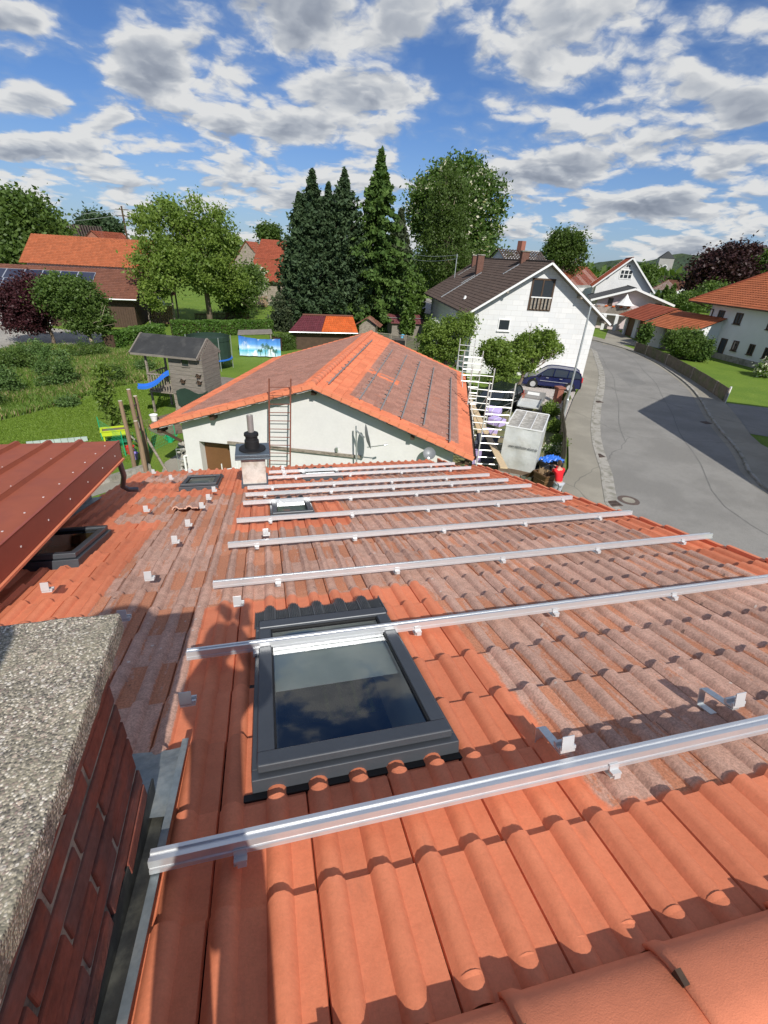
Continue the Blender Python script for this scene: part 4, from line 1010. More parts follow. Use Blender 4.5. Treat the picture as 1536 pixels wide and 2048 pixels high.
b = at(200, 500, 170); tree('field_tree', 'distant dark tree pair above the ridge of the orange barn, left part', (b[0], b[1], 0), [blob(183, 452, 170, 18, 20), blob(170, 460, 170, 12, 14)], at(183, 445, 170), .4, 'cypress', 60, 50, .8, 1.1, 47)
tree('field_tree', 'distant dark tree pair above the ridge of the orange barn, right part', (b[0]+4, b[1]+2, 0), [blob(212, 452, 172, 20, 20), blob(228, 458, 172, 14, 14)], at(212, 445, 172), .4, 'cypress', 60, 50, .8, 1.1, 48)
b = at(538, 500, 170); tree('field_tree', 'distant pale tree above the far red barn roof', (b[0], b[1], 0), [blob(530, 468, 170, 11, 14), blob(548, 468, 170, 10, 13)], at(538, 460, 170), .35, 'birch', 60, 50, .7, .9, 49)
b = at(1293, 590, 120); tree('field_tree', 'small light green tree right of the white gable with the big window', (b[0], b[1], 0), [blob(1298, 555, 120, 14, 22), blob(1284, 548, 122, 10, 14)], at(1296, 545, 120), .3, 'dark', 60, 50, .55, .8, 50)
for i, (px, pt, Y, rp) in enumerate(((1335, 572, 95, 12), (1350, 568, 98, 13), (1366, 585, 90, 12), (1318, 580, 100, 10))):
    conifer('garden_conifer', ['pointed conifer left of the orange garage roofs, second from the right', 'tallest of the pointed conifers under the church tower', 'right hand pointed conifer before the large orange roof', 'left hand small conifer below the church tower'][i], px, pt, Y, rp, 60+i, lm='thuja', up=.5, pw=.5, levels=26, nb=8, nleaf=12, size=.34, group='pointed conifers under the church')
b = at(1395, 620, 80); tree('garden_tree', 'green bushes behind the small garage roof beside the orange hipped roof', (b[0], b[1], 0), [blob(1385, 605, 80, 32, 16), blob(1430, 590, 82, 35, 18), blob(1350, 612, 82, 20, 12)], at(1390, 600, 80), .2, 'dark', 120, 50, .4, .6, 64, cat='bushes')
# purple and green trees by the left lane
b = G(108, 690); tree('plum_tree', 'purple leaved plum tree beside the lane', (b[0], b[1], 0), [blob(60, 600, b[1], 52, 38), blob(25, 610, b[1], 40, 34), blob(95, 610, b[1]-1, 34, 30), blob(50, 640, b[1], 45, 22), blob(70, 572, b[1], 25, 18)], at(85, 620, b[1]), .13, 'purple', 300, 75, .17, .30, 51, nl=14, split=.25)
b = G(187, 698); tree('willow_tree', 'green leaved tree with a pale leaning trunk in front of the brown barn', (b[0], b[1], 0), [blob(130, 580, b[1], 48, 30), blob(160, 600, b[1], 45, 36), blob(110, 600, b[1], 32, 26), blob(190, 640, b[1], 35, 25), blob(150, 640, b[1], 25, 22)], at(155, 620, b[1]), .15, 'dark', 270, 75, .17, .28, 52, nl=12, split=.3, bark=M['bark_pale'])
# trees in the yard by the scaffold
b = G(880, 790); tree('fruit_tree', 'spreading fruit tree with dark trunk left of the leaning scaffold frames', (b[0], b[1], 0), [blob(870, 680, b[1], 34, 28), blob(905, 665, b[1], 38, 32), blob(850, 715, b[1], 22, 22), blob(925, 650, b[1], 30, 20), blob(900, 700, b[1], 28, 22), blob(945, 640, b[1], 18, 14), blob(865, 655, b[1], 20, 14)], at(895, 700, b[1]), .14, 'apple', 190, 60, .12, .20, 53, nl=16, split=.35)
b = G(1003, 800); tree('fruit_tree', 'fruit tree between the scaffold frames and the dark blue car, left one', (b[0], b[1], 0), [blob(995, 705, b[1], 30, 26), blob(1000, 755, b[1], 26, 22), blob(975, 700, b[1], 16, 18), blob(1015, 730, b[1], 22, 20)], at(1000, 720, b[1]), .12, 'apple', 120, 60, .15, .17, 54, nl=12, split=.35)
b = G(1030, 785); tree('fruit_tree', 'broad fruit tree whose branches hang in front of the dark blue car', (b[0], b[1], 0), [blob(1050, 700, b[1], 34, 28), blob(1085, 685, b[1], 30, 26), blob(1048, 728, b[1], 24, 18), blob(1104, 700, b[1], 16, 20)], at(1060, 715, b[1]), .13, 'apple', 170, 60, .15, .18, 55, nl=14, split=.35)
b = G(1362, 718); tree('round_bush', 'round green bush on the lawn in front of the white garage', (b[0], b[1], 0), [blob(1372, 683, b[1], 32, 24), blob(1392, 690, b[1], 24, 22), blob(1350, 680, b[1], 18, 18), blob(1375, 700, b[1], 30, 14)], at(1372, 690, b[1]), .10, 'dark', 220, 60, .2, .28, 56, nl=8, split=.2, cat='bush')
b = G(1530, 755); tree('yellow_shrub', 'shrub with yellow orange leaves by the wall at the right edge', (b[0], b[1], 0), [blob(1532, 735, b[1], 14, 14), blob(1545, 735, b[1], 18, 18)], at(1532, 740, b[1]), .05, 'bloom', 50, 50, .22, .25, 57, nl=4, white=.4, cat='shrub')
b = G(1400, 724); tree('dark_shrub', 'dark evergreen shrub at the corner beside the front door', (b[0], b[1], 0), [blob(1412, 700, b[1], 10, 20), blob(1400, 712, b[1], 10, 10)], at(1412, 695, b[1]), .05, 'spruce', 50, 50, .2, .22, 58, nl=3, cat='shrub')
b = G(1290, 692); tree('dark_shrub', 'dark shrub growing against the garage pillar', (b[0], b[1], 0), [blob(1290, 668, b[1]-1, 10, 18)], at(1290, 660, b[1]), .05, 'spruce', 40, 50, .25, .25, 59, nl=3, cat='shrub')
# hedges: clipped leafy blocks
def hedge(name, label, A, B, h, w_, seed, lm='hedge', n=9000, size=.11):
    rng = np.random.default_rng(seed); A = np.array(A, float); B = np.array(B, float); t = thing(name, label, 'hedge', A)
    d = (B-A); L = np.linalg.norm(d); d /= L; nn = np.array([-d[1], d[0], 0])
    mb = MB(); mb.box((A+B)/2+np.array([0, 0, h/2-.05]), (L, w_*.8, h-.12), (d, nn, np.array([0, 0, 1]))); mb.build('stems', M['darkwood'], t)
    s = rng.random(n)*L; f = rng.random(n); k = f < .45
    x = np.where(k, rng.uniform(-.5, .5, n)*w_, np.where(rng.random(n) < .5, -.5, .5)*w_); z = np.where(k, h, rng.uniform(0, 1, n)*h)
    P = A[None]+d[None]*s[:, None]+nn[None]*(x+rng.normal(size=n)*.035)[:, None]; P[:, 2] = z+rng.normal(size=n)*.035+.04*np.sin(s*2.1)
    leaf_object('foliage', LM[lm], t, P, size, rng, clump=.5+.5*np.sin(s*1.7+x*3)); return t
hedge('clipped_hedge', 'long clipped hedge behind the playhouse', G(345, 672), G(545, 668), 1.35, 1.0, 71, n=16000)
hedge('clipped_hedge', 'short clipped hedge between the playhouse and the pale leaning tree', G(222, 700), G(322, 678), 1.3, 1.2, 72, n=10000)
hedge('garden_hedge', 'dark garden hedge behind the blue beach banner', G(555, 700), G(600, 694), 1.2, 1.5, 73, n=5000, lm='dark')
# wild bank with long grass
def blades(name, poly, n, h, seed, lm, dry=.0, zf=None, label=None, kind='stuff', wid=.02):
    rng = np.random.default_rng(seed); P = np.array(poly); mn, mx = P.min(0), P.max(0)
    pts = rng.uniform(mn, mx, (n*3, 2)); ins = np.zeros(len(pts), bool); j = len(P)-1
    for i in range(len(P)):
        c = ((P[i, 1] > pts[:, 1]) != (P[j, 1] > pts[:, 1])) & (pts[:, 0] < (P[j, 0]-P[i, 0])*(pts[:, 1]-P[i, 1])/(P[j, 1]-P[i, 1]+1e-12)+P[i, 0]); ins ^= c; j = i
    pts = pts[ins][:n]; N = len(pts)
    patch = np.sin(pts[:, 0]*.9+np.sin(pts[:, 1]*.55)*2)*np.cos(pts[:, 1]*.7+pts[:, 0]*.33); hh = h*rng.uniform(.5, 1.3, N)*(1+.45*patch)
    a = rng.uniform(0, 2*math.pi, N); lean = rng.normal(size=(N, 2))*.35*hh[:, None]
    b = np.c_[pts, np.zeros(N)]; e = np.c_[np.cos(a), np.sin(a), np.zeros(N)]*wid*(1+hh[:, None])
    tip = b + np.c_[lean, hh]; mid = b*.5+tip*.5; mid[:, 2] += hh*.08
    V = np.stack([b-e, b+e, mid+e*.8, tip, mid-e*.8], 1).reshape(-1, 3)
    me = bpy.data.meshes.new(name); me.vertices.add(5*N); me.vertices.foreach_set('co', V.astype(np.float32).ravel())
    me.loops.add(5*N); me.loops.foreach_set('vertex_index', np.arange(5*N, dtype=np.int32)); me.polygons.add(N)
    me.polygons.foreach_set('loop_start', np.arange(0, 5*N, 5, dtype=np.int32)); me.polygons.foreach_set('loop_total', np.full(N, 5, np.int32)); me.update(calc_edges=True)
    c = np.zeros((N, 5, 4), np.float32); c[:, :, 0] = rng.random(N)[:, None]; c[:, :, 1] = ((rng.random(N) < dry*(1.0+1.1*patch)))[:, None]; c[:, :, 3] = 1
    at_ = me.color_attributes.new('tile', 'FLOAT_COLOR', 'POINT'); at_.data.foreach_set('color', c.ravel()); me.materials.append(LM[lm])
    o = bpy.data.objects.new(name, me); col.objects.link(o); return tag(o, label, 'grass', None, kind)
bank = gp((-150, 700), (0, 703), (70, 692), (150, 695), (205, 700), (300, 690), (315, 720), (330, 760), (290, 762), (240, 773), (150, 802), (60, 828), (0, 842), (-150, 870))
sheet('bank', bank, .006, M['dirt'])
blades('wild_grass', bank, 100000, .30, 81, 'wild', .13, label='long wild grass, partly dry, on the bank beside the lane')
blades('lawn_grass', gp((-50, 850), (0, 842), (60, 828), (150, 802), (240, 773), (330, 760), (345, 800), (300, 850), (260, 925), (120, 930), (-50, 935)), 80000, .05, 82, 'lawn', 0, label='short mown lawn grass with a few daisies')
for i, (px, py, w_, h_, s) in enumerate(((110, 775, 38, 55, 1), (30, 740, 40, 30, 2), (60, 715, 45, 22, 3), (160, 715, 40, 20, 4), (10, 790, 25, 35, 5), (200, 715, 20, 16, 6), (135, 812, 14, 10, 7), (225, 765, 20, 22, 8), (290, 742, 18, 12, 9), (-20, 815, 22, 18, 10))):
    c = G(px, py); Y = c[1]
    lab = ['tall wild shrub in the middle of the grassy bank', 'wild shrub near the left edge under the lane', 'broad low shrub along the lane under the plum tree', 'low shrub below the pale leaning trunk', 'shrub at the left edge halfway down the bank', 'small shrub near the end of the short hedge', 'tiny dark weed clump at the lawn edge', 'bushy clump with pinkish tops behind the young walnut', 'low shrub left of the playhouse posts', 'shrub at the left edge just above the lawn'][i]
    tree('wild_shrub', lab, (c[0], c[1], 0), [blob(px, py-h_*.8, Y, w_*.8, h_*.7), blob(px-w_*.5, py-h_*.4, Y, w_*.5, h_*.45), blob(px+w_*.5, py-h_*.45, Y, w_*.5, h_*.5)], at(px, py-h_, Y), .03, 'wildshrub' if i % 2 == 0 else 'dark', 70 if h_ > 20 else 30, 60, .10, .20, 90+i, nl=6, split=.1, cat='shrub', group='shrubs on the grassy bank')

# ------------------------------------------------------------------ far setting: hill, tree line
M['farwood'] = mk('far_woodland', (.035, .06, .03), .95, var=.6, scale=.03, bump=.8, bscale=.12, bdist=6, c2=(.06, .09, .035), c2scale=.02)
mb = MB(); nx, ny = 60, 14
for j in range(ny+1):
    for i in range(nx+1):
        X = 330+i*14-60; Yy = 430+j*22; h = 52*math.exp(-((X-730)/260)**2)*math.sin(math.pi*min(1, j/ny))**.8 + 4*math.sin(X*.05+j)+3*math.sin(X*.13); mb.v.append((X, Yy-X*.15, max(h, -2)))
for j in range(ny):
    for i in range(nx): a = j*(nx+1)+i; mb.f.append((a, a+1, a+nx+2, a+nx+1)); mb.m.append(0)
tag(mb.build('hill', M['farwood'], smooth=True), kind='structure')
rng = np.random.default_rng(101); pts = []
for k in range(900):
    az = rng.uniform(-62, 72); D = rng.uniform(230, 330); a = math.radians(az); c = np.array([D*math.sin(a), D*math.cos(a), rng.uniform(1, 6.5)])
    pts.append(c + rng.normal(size=(36, 3))*np.array([3.2, 3.2, 1.9]))
P = np.concatenate(pts); P[:, 2] = np.clip(P[:, 2], .2, 9.5)
o = leaf_object('far_woodland', LM['dark'], None, P, 1.9, rng); tag(o, 'dark line of distant trees along the horizon', 'woodland', None, 'stuff')
# ------------------------------------------------------------------ buildings
def unit(v): v = np.array(v, float); return v/np.linalg.norm(v)
Zv = np.array([0, 0, 1.])
def tmat(name, c, var=1.0): return tile_material(name, c, c, c, fleck=False)
def one(u, v, a, b): return (1.0, 0)
M['t_brown'] = tmat('dark_brown_roof_tile', (.085, .062, .052)); M['t_red'] = tmat('red_roof_tile', (.31, .08, .042)); M['t_orange'] = tmat('orange_roof_tile', (.43, .135, .058)); M['t_grey'] = tmat('slate_grey_roof', (.075, .078, .08))
M['t_old'] = tile_material('mossy_brown_roof_tile', (.20, .085, .055), (.20, .085, .06), (.26, .10, .06), fleck=True); M['t_maroon'] = tmat('maroon_roof_tile', (.14, .035, .045)); M['t_vivid'] = tmat('vivid_orange_roof_tile', (.62, .14, .035))
M['garage_tile'] = tile_material('garage_roof_tile', (.62, .19, .095), (.34, .175, .135), (.38, .145, .085))
M['white2'] = mk('white_wall', (.70, .70, .69), .9, var=.09, scale=.7, bump=.2, bscale=50); M['white_blue'] = mk('white_render_cool', (.72, .73, .74), .9, var=.05, scale=1, bump=.2, bscale=50)
M['pink'] = mk('pale_rose_wall', (.62, .52, .52), .9, var=.05, bump=.1)
M['plastic_white'] = mk('white_painted', (.80, .80, .78), .4, var=.04, bump=0); M['terracotta'] = mk('terracotta_brick', (.30, .12, .085), .9, var=.35, scale=12, bump=.5, bscale=30)
def slope(mb, A, E, Rd, L, rs=.34, wt=.30, prof=PROF_LO, paint=one, seed=1, nv=1, up=None, lift=.03, sc=1.0, holes=()):
    """tiles on the slope from ridge point A down to eave point E, running L along Rd"""
    d = unit(E-A); H = np.linalg.norm(E-A); n = np.cross(Rd, d); n = n*(1 if n[2] > 0 else -1)
    nr = max(2, int(round(H/rs))); rs = H/nr
    tile_field(mb, lambda u, v, h: A+Rd*u+d*v+n*h, 0, L, [rs*(k+1) for k in range(nr)], rs, paint, prof, wt=wt, nv=nv, seed=seed, lift=lift, scale=sc, chip=False, holes=holes)
    return n
def win(parent, P0, n, px, frame='plastic_white', fw=.07, cross=(1, 0), name='window', pane='pane', sill=True, recess=.0):
    """px: four photo corners, top left, top right, bottom right, bottom left; on the plane through P0 with normal n (towards us)"""
    n = unit(n); U = unit(np.cross(Zv, n)); Q = [WALL(P0+n*.02, n, *p) for p in px]
    us = [(q-P0)@U for q in Q]; zs = [q[2] for q in Q]
    # U may point left or right
    a, b = sorted(((us[0]+us[3])/2, (us[1]+us[2])/2)); lo, hi = sorted(((zs[2]+zs[3])/2, (zs[0]+zs[1])/2))
    c = lambda u, z, k=.02: np.array([P0[0], P0[1], 0])+U*u+Zv*z+n*k
    def rect(mb, u0, u1, z0, z1, k0, k1): mb.box(c((u0+u1)/2, (z0+z1)/2, (k0+k1)/2), (abs(u1-u0), abs(k1-k0), abs(z1-z0)), (U, n, Zv))
    mb = MB(); rect(mb, a, b, hi-fw, hi, -.02, .05); rect(mb, a, b, lo, lo+fw, -.02, .05); rect(mb, a, a+fw, lo+fw, hi-fw, -.02, .05); rect(mb, b-fw, b, lo+fw, hi-fw, -.02, .05)
    for k in range(1, cross[0]+1): x = a+(b-a)*k/(cross[0]+1); rect(mb, x-fw*.4, x+fw*.4, lo+fw, hi-fw, -.01, .045)
    for k in range(1, cross[1]+1): x = lo+(hi-lo)*k/(cross[1]+1); rect(mb, a+fw, b-fw, x-fw*.3, x+fw*.3, -.01, .043)
    o = mb.build(name, M[frame], parent)
    mb = MB(); rect(mb, a+fw*.5, b-fw*.5, lo+fw*.5, hi-fw*.5, -.01, .015); mb.build('pane', M[pane], o)
    if sill: mb = MB(); rect(mb, a-.06, b+.06, lo-.06, lo-.005, .0, .14); mb.build('sill', M['darkwood' if frame == 'darkwood' else 'plastic_white'], o)
    return o, (a, b, lo, hi, U, c, rect)
def gable_house(name, label, C0, Rd, apex, eL, eR, L, over=.6, roof='t_red', wall='white2', ins=.55, base=0.0, verge='plastic_white', wt=.3, rs=.34, seed=1, vw=.16, cat='house', prof=PROF_LO, purl=True):
    Rd = unit([Rd[0], Rd[1], 0]); C0 = np.array(C0, float); pl = C0-over*Rd
    A = WALL(pl, Rd, *apex); EL = WALL(pl, Rd, *eL); ER = WALL(pl, Rd, *eR); U = unit(np.array([ER[0]-EL[0], ER[1]-EL[1], 0]))
    t = thing(name, label, cat, (A+Rd*L/2)*np.array([1, 1, 0]))
    mb = MB(); nL = slope(mb, A, EL, Rd, L, rs, wt, seed=seed, prof=prof); nR = slope(mb, A, ER, Rd, L, rs, wt, seed=seed+1, prof=prof); rf = mb.build('roof', M[roof], t)
    mb = MB(); 
    for s in range(int(L/.4)): mb.lathe(A+Rd*(.4*s)+Zv*.0, [(.11, 0), (.10, .40)], 8, ax=(U, Zv, Rd))
    mb.build('ridge', M[roof if roof != 't_old' else 't_red'], rf)
    mb = MB()
    for off in (0, L):
        for E_ in (EL, ER):
            a = A+Rd*off-Zv*.08; b = E_+Rd*off-Zv*.08; mb.bar(a, b, .035, vw, m=0)
    build_each(mb, 'verge_board', M[verge], t)
    # walls
    def under(P, k): return P-Zv*k
    wl = EL+U*ins; wr = ER-U*ins; kL = np.linalg.norm((A-EL)[:2]); kR = np.linalg.norm((A-ER)[:2])
    zl = EL[2]+(A[2]-EL[2])*ins/kL-.14; zr_ = ER[2]+(A[2]-ER[2])*ins/kR-.14
    f = over; Lw = L-2*over
    mb = MB()
    for off in (over, L-over):
        q = [np.array([wl[0], wl[1], base]), np.array([wr[0], wr[1], base]), np.array([wr[0], wr[1], zr_]), A-Zv*.14, np.array([wl[0], wl[1], zl])]
        mb.poly([p+Rd*off for p in q])
    for w_, z_ in ((wl, zl), (wr, zr_)):
        a = np.array([w_[0], w_[1], base]); mb.quad(a+Rd*over, a+Rd*(L-over), a+Rd*(L-over)+Zv*(z_-base), a+Rd*over+Zv*(z_-base))
    mb.build('wall', M[wall], t)
    mb = MB()   # boarded underside of the eaves
    for E_, w_ in ((EL, wl), (ER, wr)):
        mb.quad(A-Zv*.12, E_-Zv*.12, E_-Zv*.12+Rd*L, A-Zv*.12+Rd*L)
        if purl:
            for q in (.5, .92): p = A+(E_-A)*q-Zv*.24; mb.bar(p+Rd*.05, p+Rd*.9, .16, .2)
    mb.build('soffit', M['darkwood' if verge != 'plastic_white' else 'wood'], t)
    return dict(t=t, A=A, EL=EL, ER=ER, U=U, R=Rd, nL=nL, nR=nR, C0=C0, wl=wl, wr=wr, roof=rf, L=L)
# --- garage in front
def z_of(px, py, z): return G(px, py, z)
ZE = 2.3
gL = z_of(303, 851, ZE); gR = z_of(946, 915, ZE); gd = unit([gR[0]-gL[0], gR[1]-gL[1], 0]); gR_ = np.array([-gd[1], gd[0], 0])
gA = WALL(gL, gR_, 624, 770); garage = thing('garage_building', 'white garage with a low pitched orange and grey tiled roof', 'garage', ((gL+gR)/2*np.array([1, 1, 0])))
Lg = 13.2; over_g = .45
def gpaint_L(u, v, a, b):
    o = 1.0 if (u < .62 or u > Lg-.5 or v < .35 or v > 5.55) else 0.0
    return o, .3
def gpaint_R(u, v, a, b):
    o = 1.0 if (u < .62 or u > Lg-.5 or v < 1.05 or v > 5.45) else 0.0
    if 1.0 < v < 2.6 and 4.5 < u < 5.2 and b < .8: o = .9
    return o, .3
mb = MB(); slope(mb, gA, gL, gR_, Lg, .34, .30, PROF_MID, gpaint_L, 5, lift=.022); gn = slope(mb, gA, gR, gR_, Lg, .34, .30, PROF_MID, gpaint_R, 6, lift=.022)
gro = mb.build('roof', M['garage_tile'], garage, smooth='auto')
for s in range(int(Lg/.40)):
    mb = MB(); mb.lathe(gA+gR_*(.4*s-.02)+Zv*.0, [(.132, 0), (.132, .03), (.126, .04), (.122, .43)], 16, ax=(gd, Zv, gR_)); mb.build('ridge_tile', M['ridge'], garage, smooth='auto')
mb = MB()
for E_ in (gL, gR):
    H = np.linalg.norm(E_-gA); n_ = int(H/.34); dd = (E_-gA)/n_
    for k in range(n_):
        a = gA+dd*k; b = gA+dd*(k+1.08); mb.bar(a-gR_*.02-Zv*(.045-.0), b-gR_*.02-Zv*.03, .05, .15)
mb.build('verge_tiles', M['ridge'], garage)
M['mortar_w'] = mk('old_white_mortar', (.62, .60, .56), .95, var=.3, scale=10, bump=.6, bscale=40)
mb = MB()
for E_ in (gL, gR):
    for k in range(22):
        p = gA+(E_-gA)*(k+.5)/22; mb.box(p+gR_*.06-Zv*(.15+.012*math.sin(k*2.3)), (.30, .08, .05+.015*math.sin(k*1.7)), (unit(E_-gA), gR_, np.cross(unit(E_-gA), gR_)))
mb.build('verge_mortar', M['mortar_w'], garage)
mb = MB()
for E_ in (gL, gR): mb.quad(gA-Zv*.18, E_-Zv*.18, E_-Zv*.18+gR_*Lg, gA-Zv*.18+gR_*Lg)
for q in (.0, .62, .97):
    for E_ in (gL, gR):
        p = gA+(E_-gA)*q-Zv*.28; mb.bar(p+gR_*.10, p+gR_*.6, .14, .18)
for E_, s in ((gL, 1), (gR, -1)): mb.bar(E_-Zv*.2+gR_*.3, E_+gd*.9*s-Zv*.62+gR_*.3, .08, .08)
mb.build('soffit', M['darkwood'], garage)
W0 = gL+gR_*over_g
def gw(px, py, k=0.): return WALL(W0-gR_*k, gR_, px, py)
wl = gw(366, 868); wr = gw(905, 925)
sl = (gA[2]-gL[2])/np.linalg.norm((gA-gL)[:2])
def ztop_g(p): return gA[2]-sl*abs((p-gA)@gd)-.2
def gp3(s, z): q = W0+gd*s; return np.array([q[0], q[1], z])
sA = (gA-gL)@gd; s0 = (wl-W0)@gd; s1 = (wr-W0)@gd
dL = gw(413, 884); dR = gw(458, 886); sd0 = (dL-W0)@gd; sd1 = (dR-W0)@gd; zd = dL[2]; sb = (gw(398, 882)-W0)@gd
mb = MB()
mb.poly([gp3(s0, 0), gp3(sb, 0), gp3(sb, zd), gp3(sd1, zd), gp3(sd1, 0), gp3(s1, 0), gp3(s1, ztop_g(gp3(s1, 0))), gp3(sA, gA[2]-.2), gp3(s0, ztop_g(gp3(s0, 0)))])
for s in (s0, s1): a = gp3(s, 0); mb.quad(a, a+gR_*(Lg-1), a+gR_*(Lg-1)+Zv*ztop_g(a), a+Zv*ztop_g(a))
b_ = gR_*(Lg-1); mb.poly([gp3(s0, 0)+b_, gp3(s1, 0)+b_, gp3(s1, ztop_g(gp3(s1, 0)))+b_, gp3(sA, gA[2]-.2)+b_, gp3(s0, ztop_g(gp3(s0, 0)))+b_])
for s in (sb, sd1): a = gp3(s, 0); mb.quad(a, a+gR_*.38, a+gR_*.38+Zv*zd, a+Zv*zd)
mb.quad(gp3(sb, zd), gp3(sd1, zd), gp3(sd1, zd)+gR_*.38, gp3(sb, zd)+gR_*.38)
mb.build('wall', M['whitewall'], garage)
M['door'] = mk('brown_door', (.16, .075, .03), .6, var=.12, scale=2, bump=.1)
mb = MB(); mb.quad(*[p+gR_*.37 for p in (gp3(sb, 0), gp3(sd1, 0), gp3(sd1, zd), gp3(sb, zd))]); mb.build('door', M['door'], garage)
mb = MB(); p = gp3(s0-.10, 0); mb.tube([p+Zv*0-gR_*.0, p+Zv*1.0], .045, 8); mb.tube([p+Zv*1.0, p+Zv*1.05+gd*.12], .045, 8); mb.build('downpipe', M['plastic_white'], garage)
mb = MB()
for E_, s in ((gL, -1), (gR, 1)):
    for k in range(6):
        a1, a2 = math.pi+math.pi*k/6, math.pi+math.pi*(k+1)/6
        f = lambda a: E_+gd*s*.06+gd*.06*math.cos(a)+Zv*(.06*math.sin(a)-.03)
        mb.quad(f(a1), f(a2), f(a2)+gR_*Lg, f(a1)+gR_*Lg)
mb.build('gutter', M['darkwood'], garage)
# rails on the garage
gdir = unit(gR-gA)
def gslope(px, py, n=.1): return WALL(gA+gn*n, gn, px, py)
for i, (a, b, lab) in enumerate((((671, 773), (736, 676), 'mounting rail on the garage roof nearest to its ridge'), ((735, 805), (775, 695), 'second mounting rail from the ridge of the garage roof'), ((779, 827), (803, 705), 'third mounting rail from the ridge of the garage roof'),
        ((822, 845), (828, 717), 'fourth mounting rail from the ridge of the garage roof'), ((872, 860), (852, 727), 'fifth mounting rail from the ridge of the garage roof'), ((921, 893), (888, 748), 'mounting rail along the right eave of the garage roof'))):
    P = gslope(*a); Q = gslope(*b); v = ((P-gA)@gdir+(Q-gA)@gdir)/2; u0 = (P-gA)@gR_; u1 = max((Q-gA)@gR_, u0+4); u1 = min(u1, Lg+.25)
    pt = lambda u, n: gA+gR_*u+gdir*v+gn*n
    t = thing('mounting_rail', lab, 'rail', pt(u0, .1), 'mounting rails on the garage roof')
    mb = MB(); mb.bar(pt(u0, .10), pt(u1, .10), .045, .04, up=gn); mb.bar(pt(u0, .125), pt(u1, .125), .018, .01, up=gn); mb.build('profile', M['alu_grey'], t)  # same metal as the main rails; backlit darkness is put into the colour
    u = u0+.2
    while u < u1-.1:
        mb = MB(); mb.bar(pt(u, .075)+gdir*-.12, pt(u, .075)+gdir*.05, .035, .01, up=gn); mb.bar(pt(u, .03)+gdir*-.12, pt(u, .08)+gdir*-.12, .035, .01, up=gdir); mb.build('roof_hook', M['alu_grey'], t); u += .62
# --- house with the dark brown roof
BC = G(1152, 755); bR = unit([*pray(684, 515)[:2], 0])
B = gable_house('brown_roofed_house', 'white house with dark brown roof and two brick chimneys behind the scaffold', BC, bR, (1106, 524), (932, 628), (1222, 648), 21.0, .75, 't_brown', 'white2', ins=.85, verge='plastic_white', seed=31, vw=.14)
def blockwall(U):
    m = bpy.data.materials.new('white_panel_wall'); m.use_nodes = True; w = NT(m.node_tree); tc = w.n('ShaderNodeTexCoord'); P = tc.outputs['Object']
    r = w.n('ShaderNodeVectorMath', operation='DOT_PRODUCT'); w.l(P, r.inputs[0]); r.inputs[1].default_value = tuple(U); s = w.n('ShaderNodeSeparateXYZ'); w.l(P, s.inputs[0])
    c = w.n('ShaderNodeCombineXYZ'); w.l(r.outputs['Value'], c.inputs[0]); w.l(s.outputs[2], c.inputs[1])
    b = w.n('ShaderNodeTexBrick'); w.l(c.outputs[0], b.inputs['Vector']); b.inputs['Scale'].default_value = 1.0; b.inputs['Brick Width'].default_value = .9; b.inputs['Row Height'].default_value = .38; b.inputs['Mortar Size'].default_value = .012
    b.inputs['Color1'].default_value = (.72, .72, .71, 1); b.inputs['Color2'].default_value = (.64, .65, .65, 1); b.inputs['Mortar'].default_value = (.56, .555, .54, 1)
    n = w.noise(w.vmath('MULTIPLY', P, (1, 1, .35)), 1.6, 5, .65); cc = w.mix(w.math('MULTIPLY', w.smooth(n, .5, .8), .5), b.outputs[0], (.55, .54, .51))
    pbsdf(w, cc, .85, 0, .3); return m
mw = blockwall(B['U'])
for ch_ in B['t'].children:
    if ch_.name.startswith('wall'): ch_.data.materials[0] = mw
Pw = B['C0']; nw = -B['R']
o, (a, b, lo, hi, U, c, rect) = win(B['t'], Pw, nw, ((1067, 556), (1114, 558), (1098, 623), (1053, 620)), 'darkwood', .13, (1, 0), name='balcony_door', sill=False)
mb = MB(); rect(mb, a+.1, b-.1, lo+.92, lo+1.0, .08, .16); mb.build('handrail', M['plastic_white'], o)
mb = MB()
for k in range(6): x = a+.22+(b-a-.44)*k/5; rect(mb, x-.07, x+.07, lo+.1, lo+.92, .09, .13)
mb.build('balustrade', M['wood'], o)
win(B['t'], Pw, nw, ((998, 638), (1022, 638), (1018, 662), (994, 661)), 'plastic_white', .08, (0, 0))
M['darkbrick'] = mk('dark_brown_brick', (.15, .075, .055), .9, var=.35, scale=8, bump=.4, bscale=20)
def onL(px, py, n=.05): return WALL(B['A']+B['nL']*n, B['nL'], px, py)
dn = unit(B['EL']-B['A'])
def chim(px, pb, ptop, w_, label=None):
    p = onL(px, pb, 0); h = HGT(p, px, ptop); mb = MB(); mb.box(p+Zv*(h/2-.3), (w_, w_, h+.6), (B['U'], B['R'], Zv)); o = mb.build('brick_chimney', M['darkbrick'], B['t'])
    mb = MB(); mb.box(p+Zv*(h+.03), (w_+.12, w_+.12, .08), (B['U'], B['R'], Zv)); mb.build('chimney_cap', M['kerb'], o)
    mb = MB(); mb.bar(p+dn*.3+B['U']*0+B['nL']*.03, p+dn*(.3+1.6)+B['nL']*.03, .18, .05, up=B['nL']); mb.build('flashing', M['galv'], o)
chim(957, 546, 510, .62); chim(947, 532, 511, .45); chim(1047, 524, 503, .62)
mb = MB(); mb.bar(onL(882, 594), onL(963, 545), .17, .05, up=B['nL']); mb.build('roof_walkway', M['galv'], B['t'])
mb = MB(); p = onL(930, 598, 0); mb.lathe(p, [(.16, 0), (.10, .16), (.12, .2), (.05, .26)], 8); mb.build('roof_vent', M['plastic_white'], B['t'])
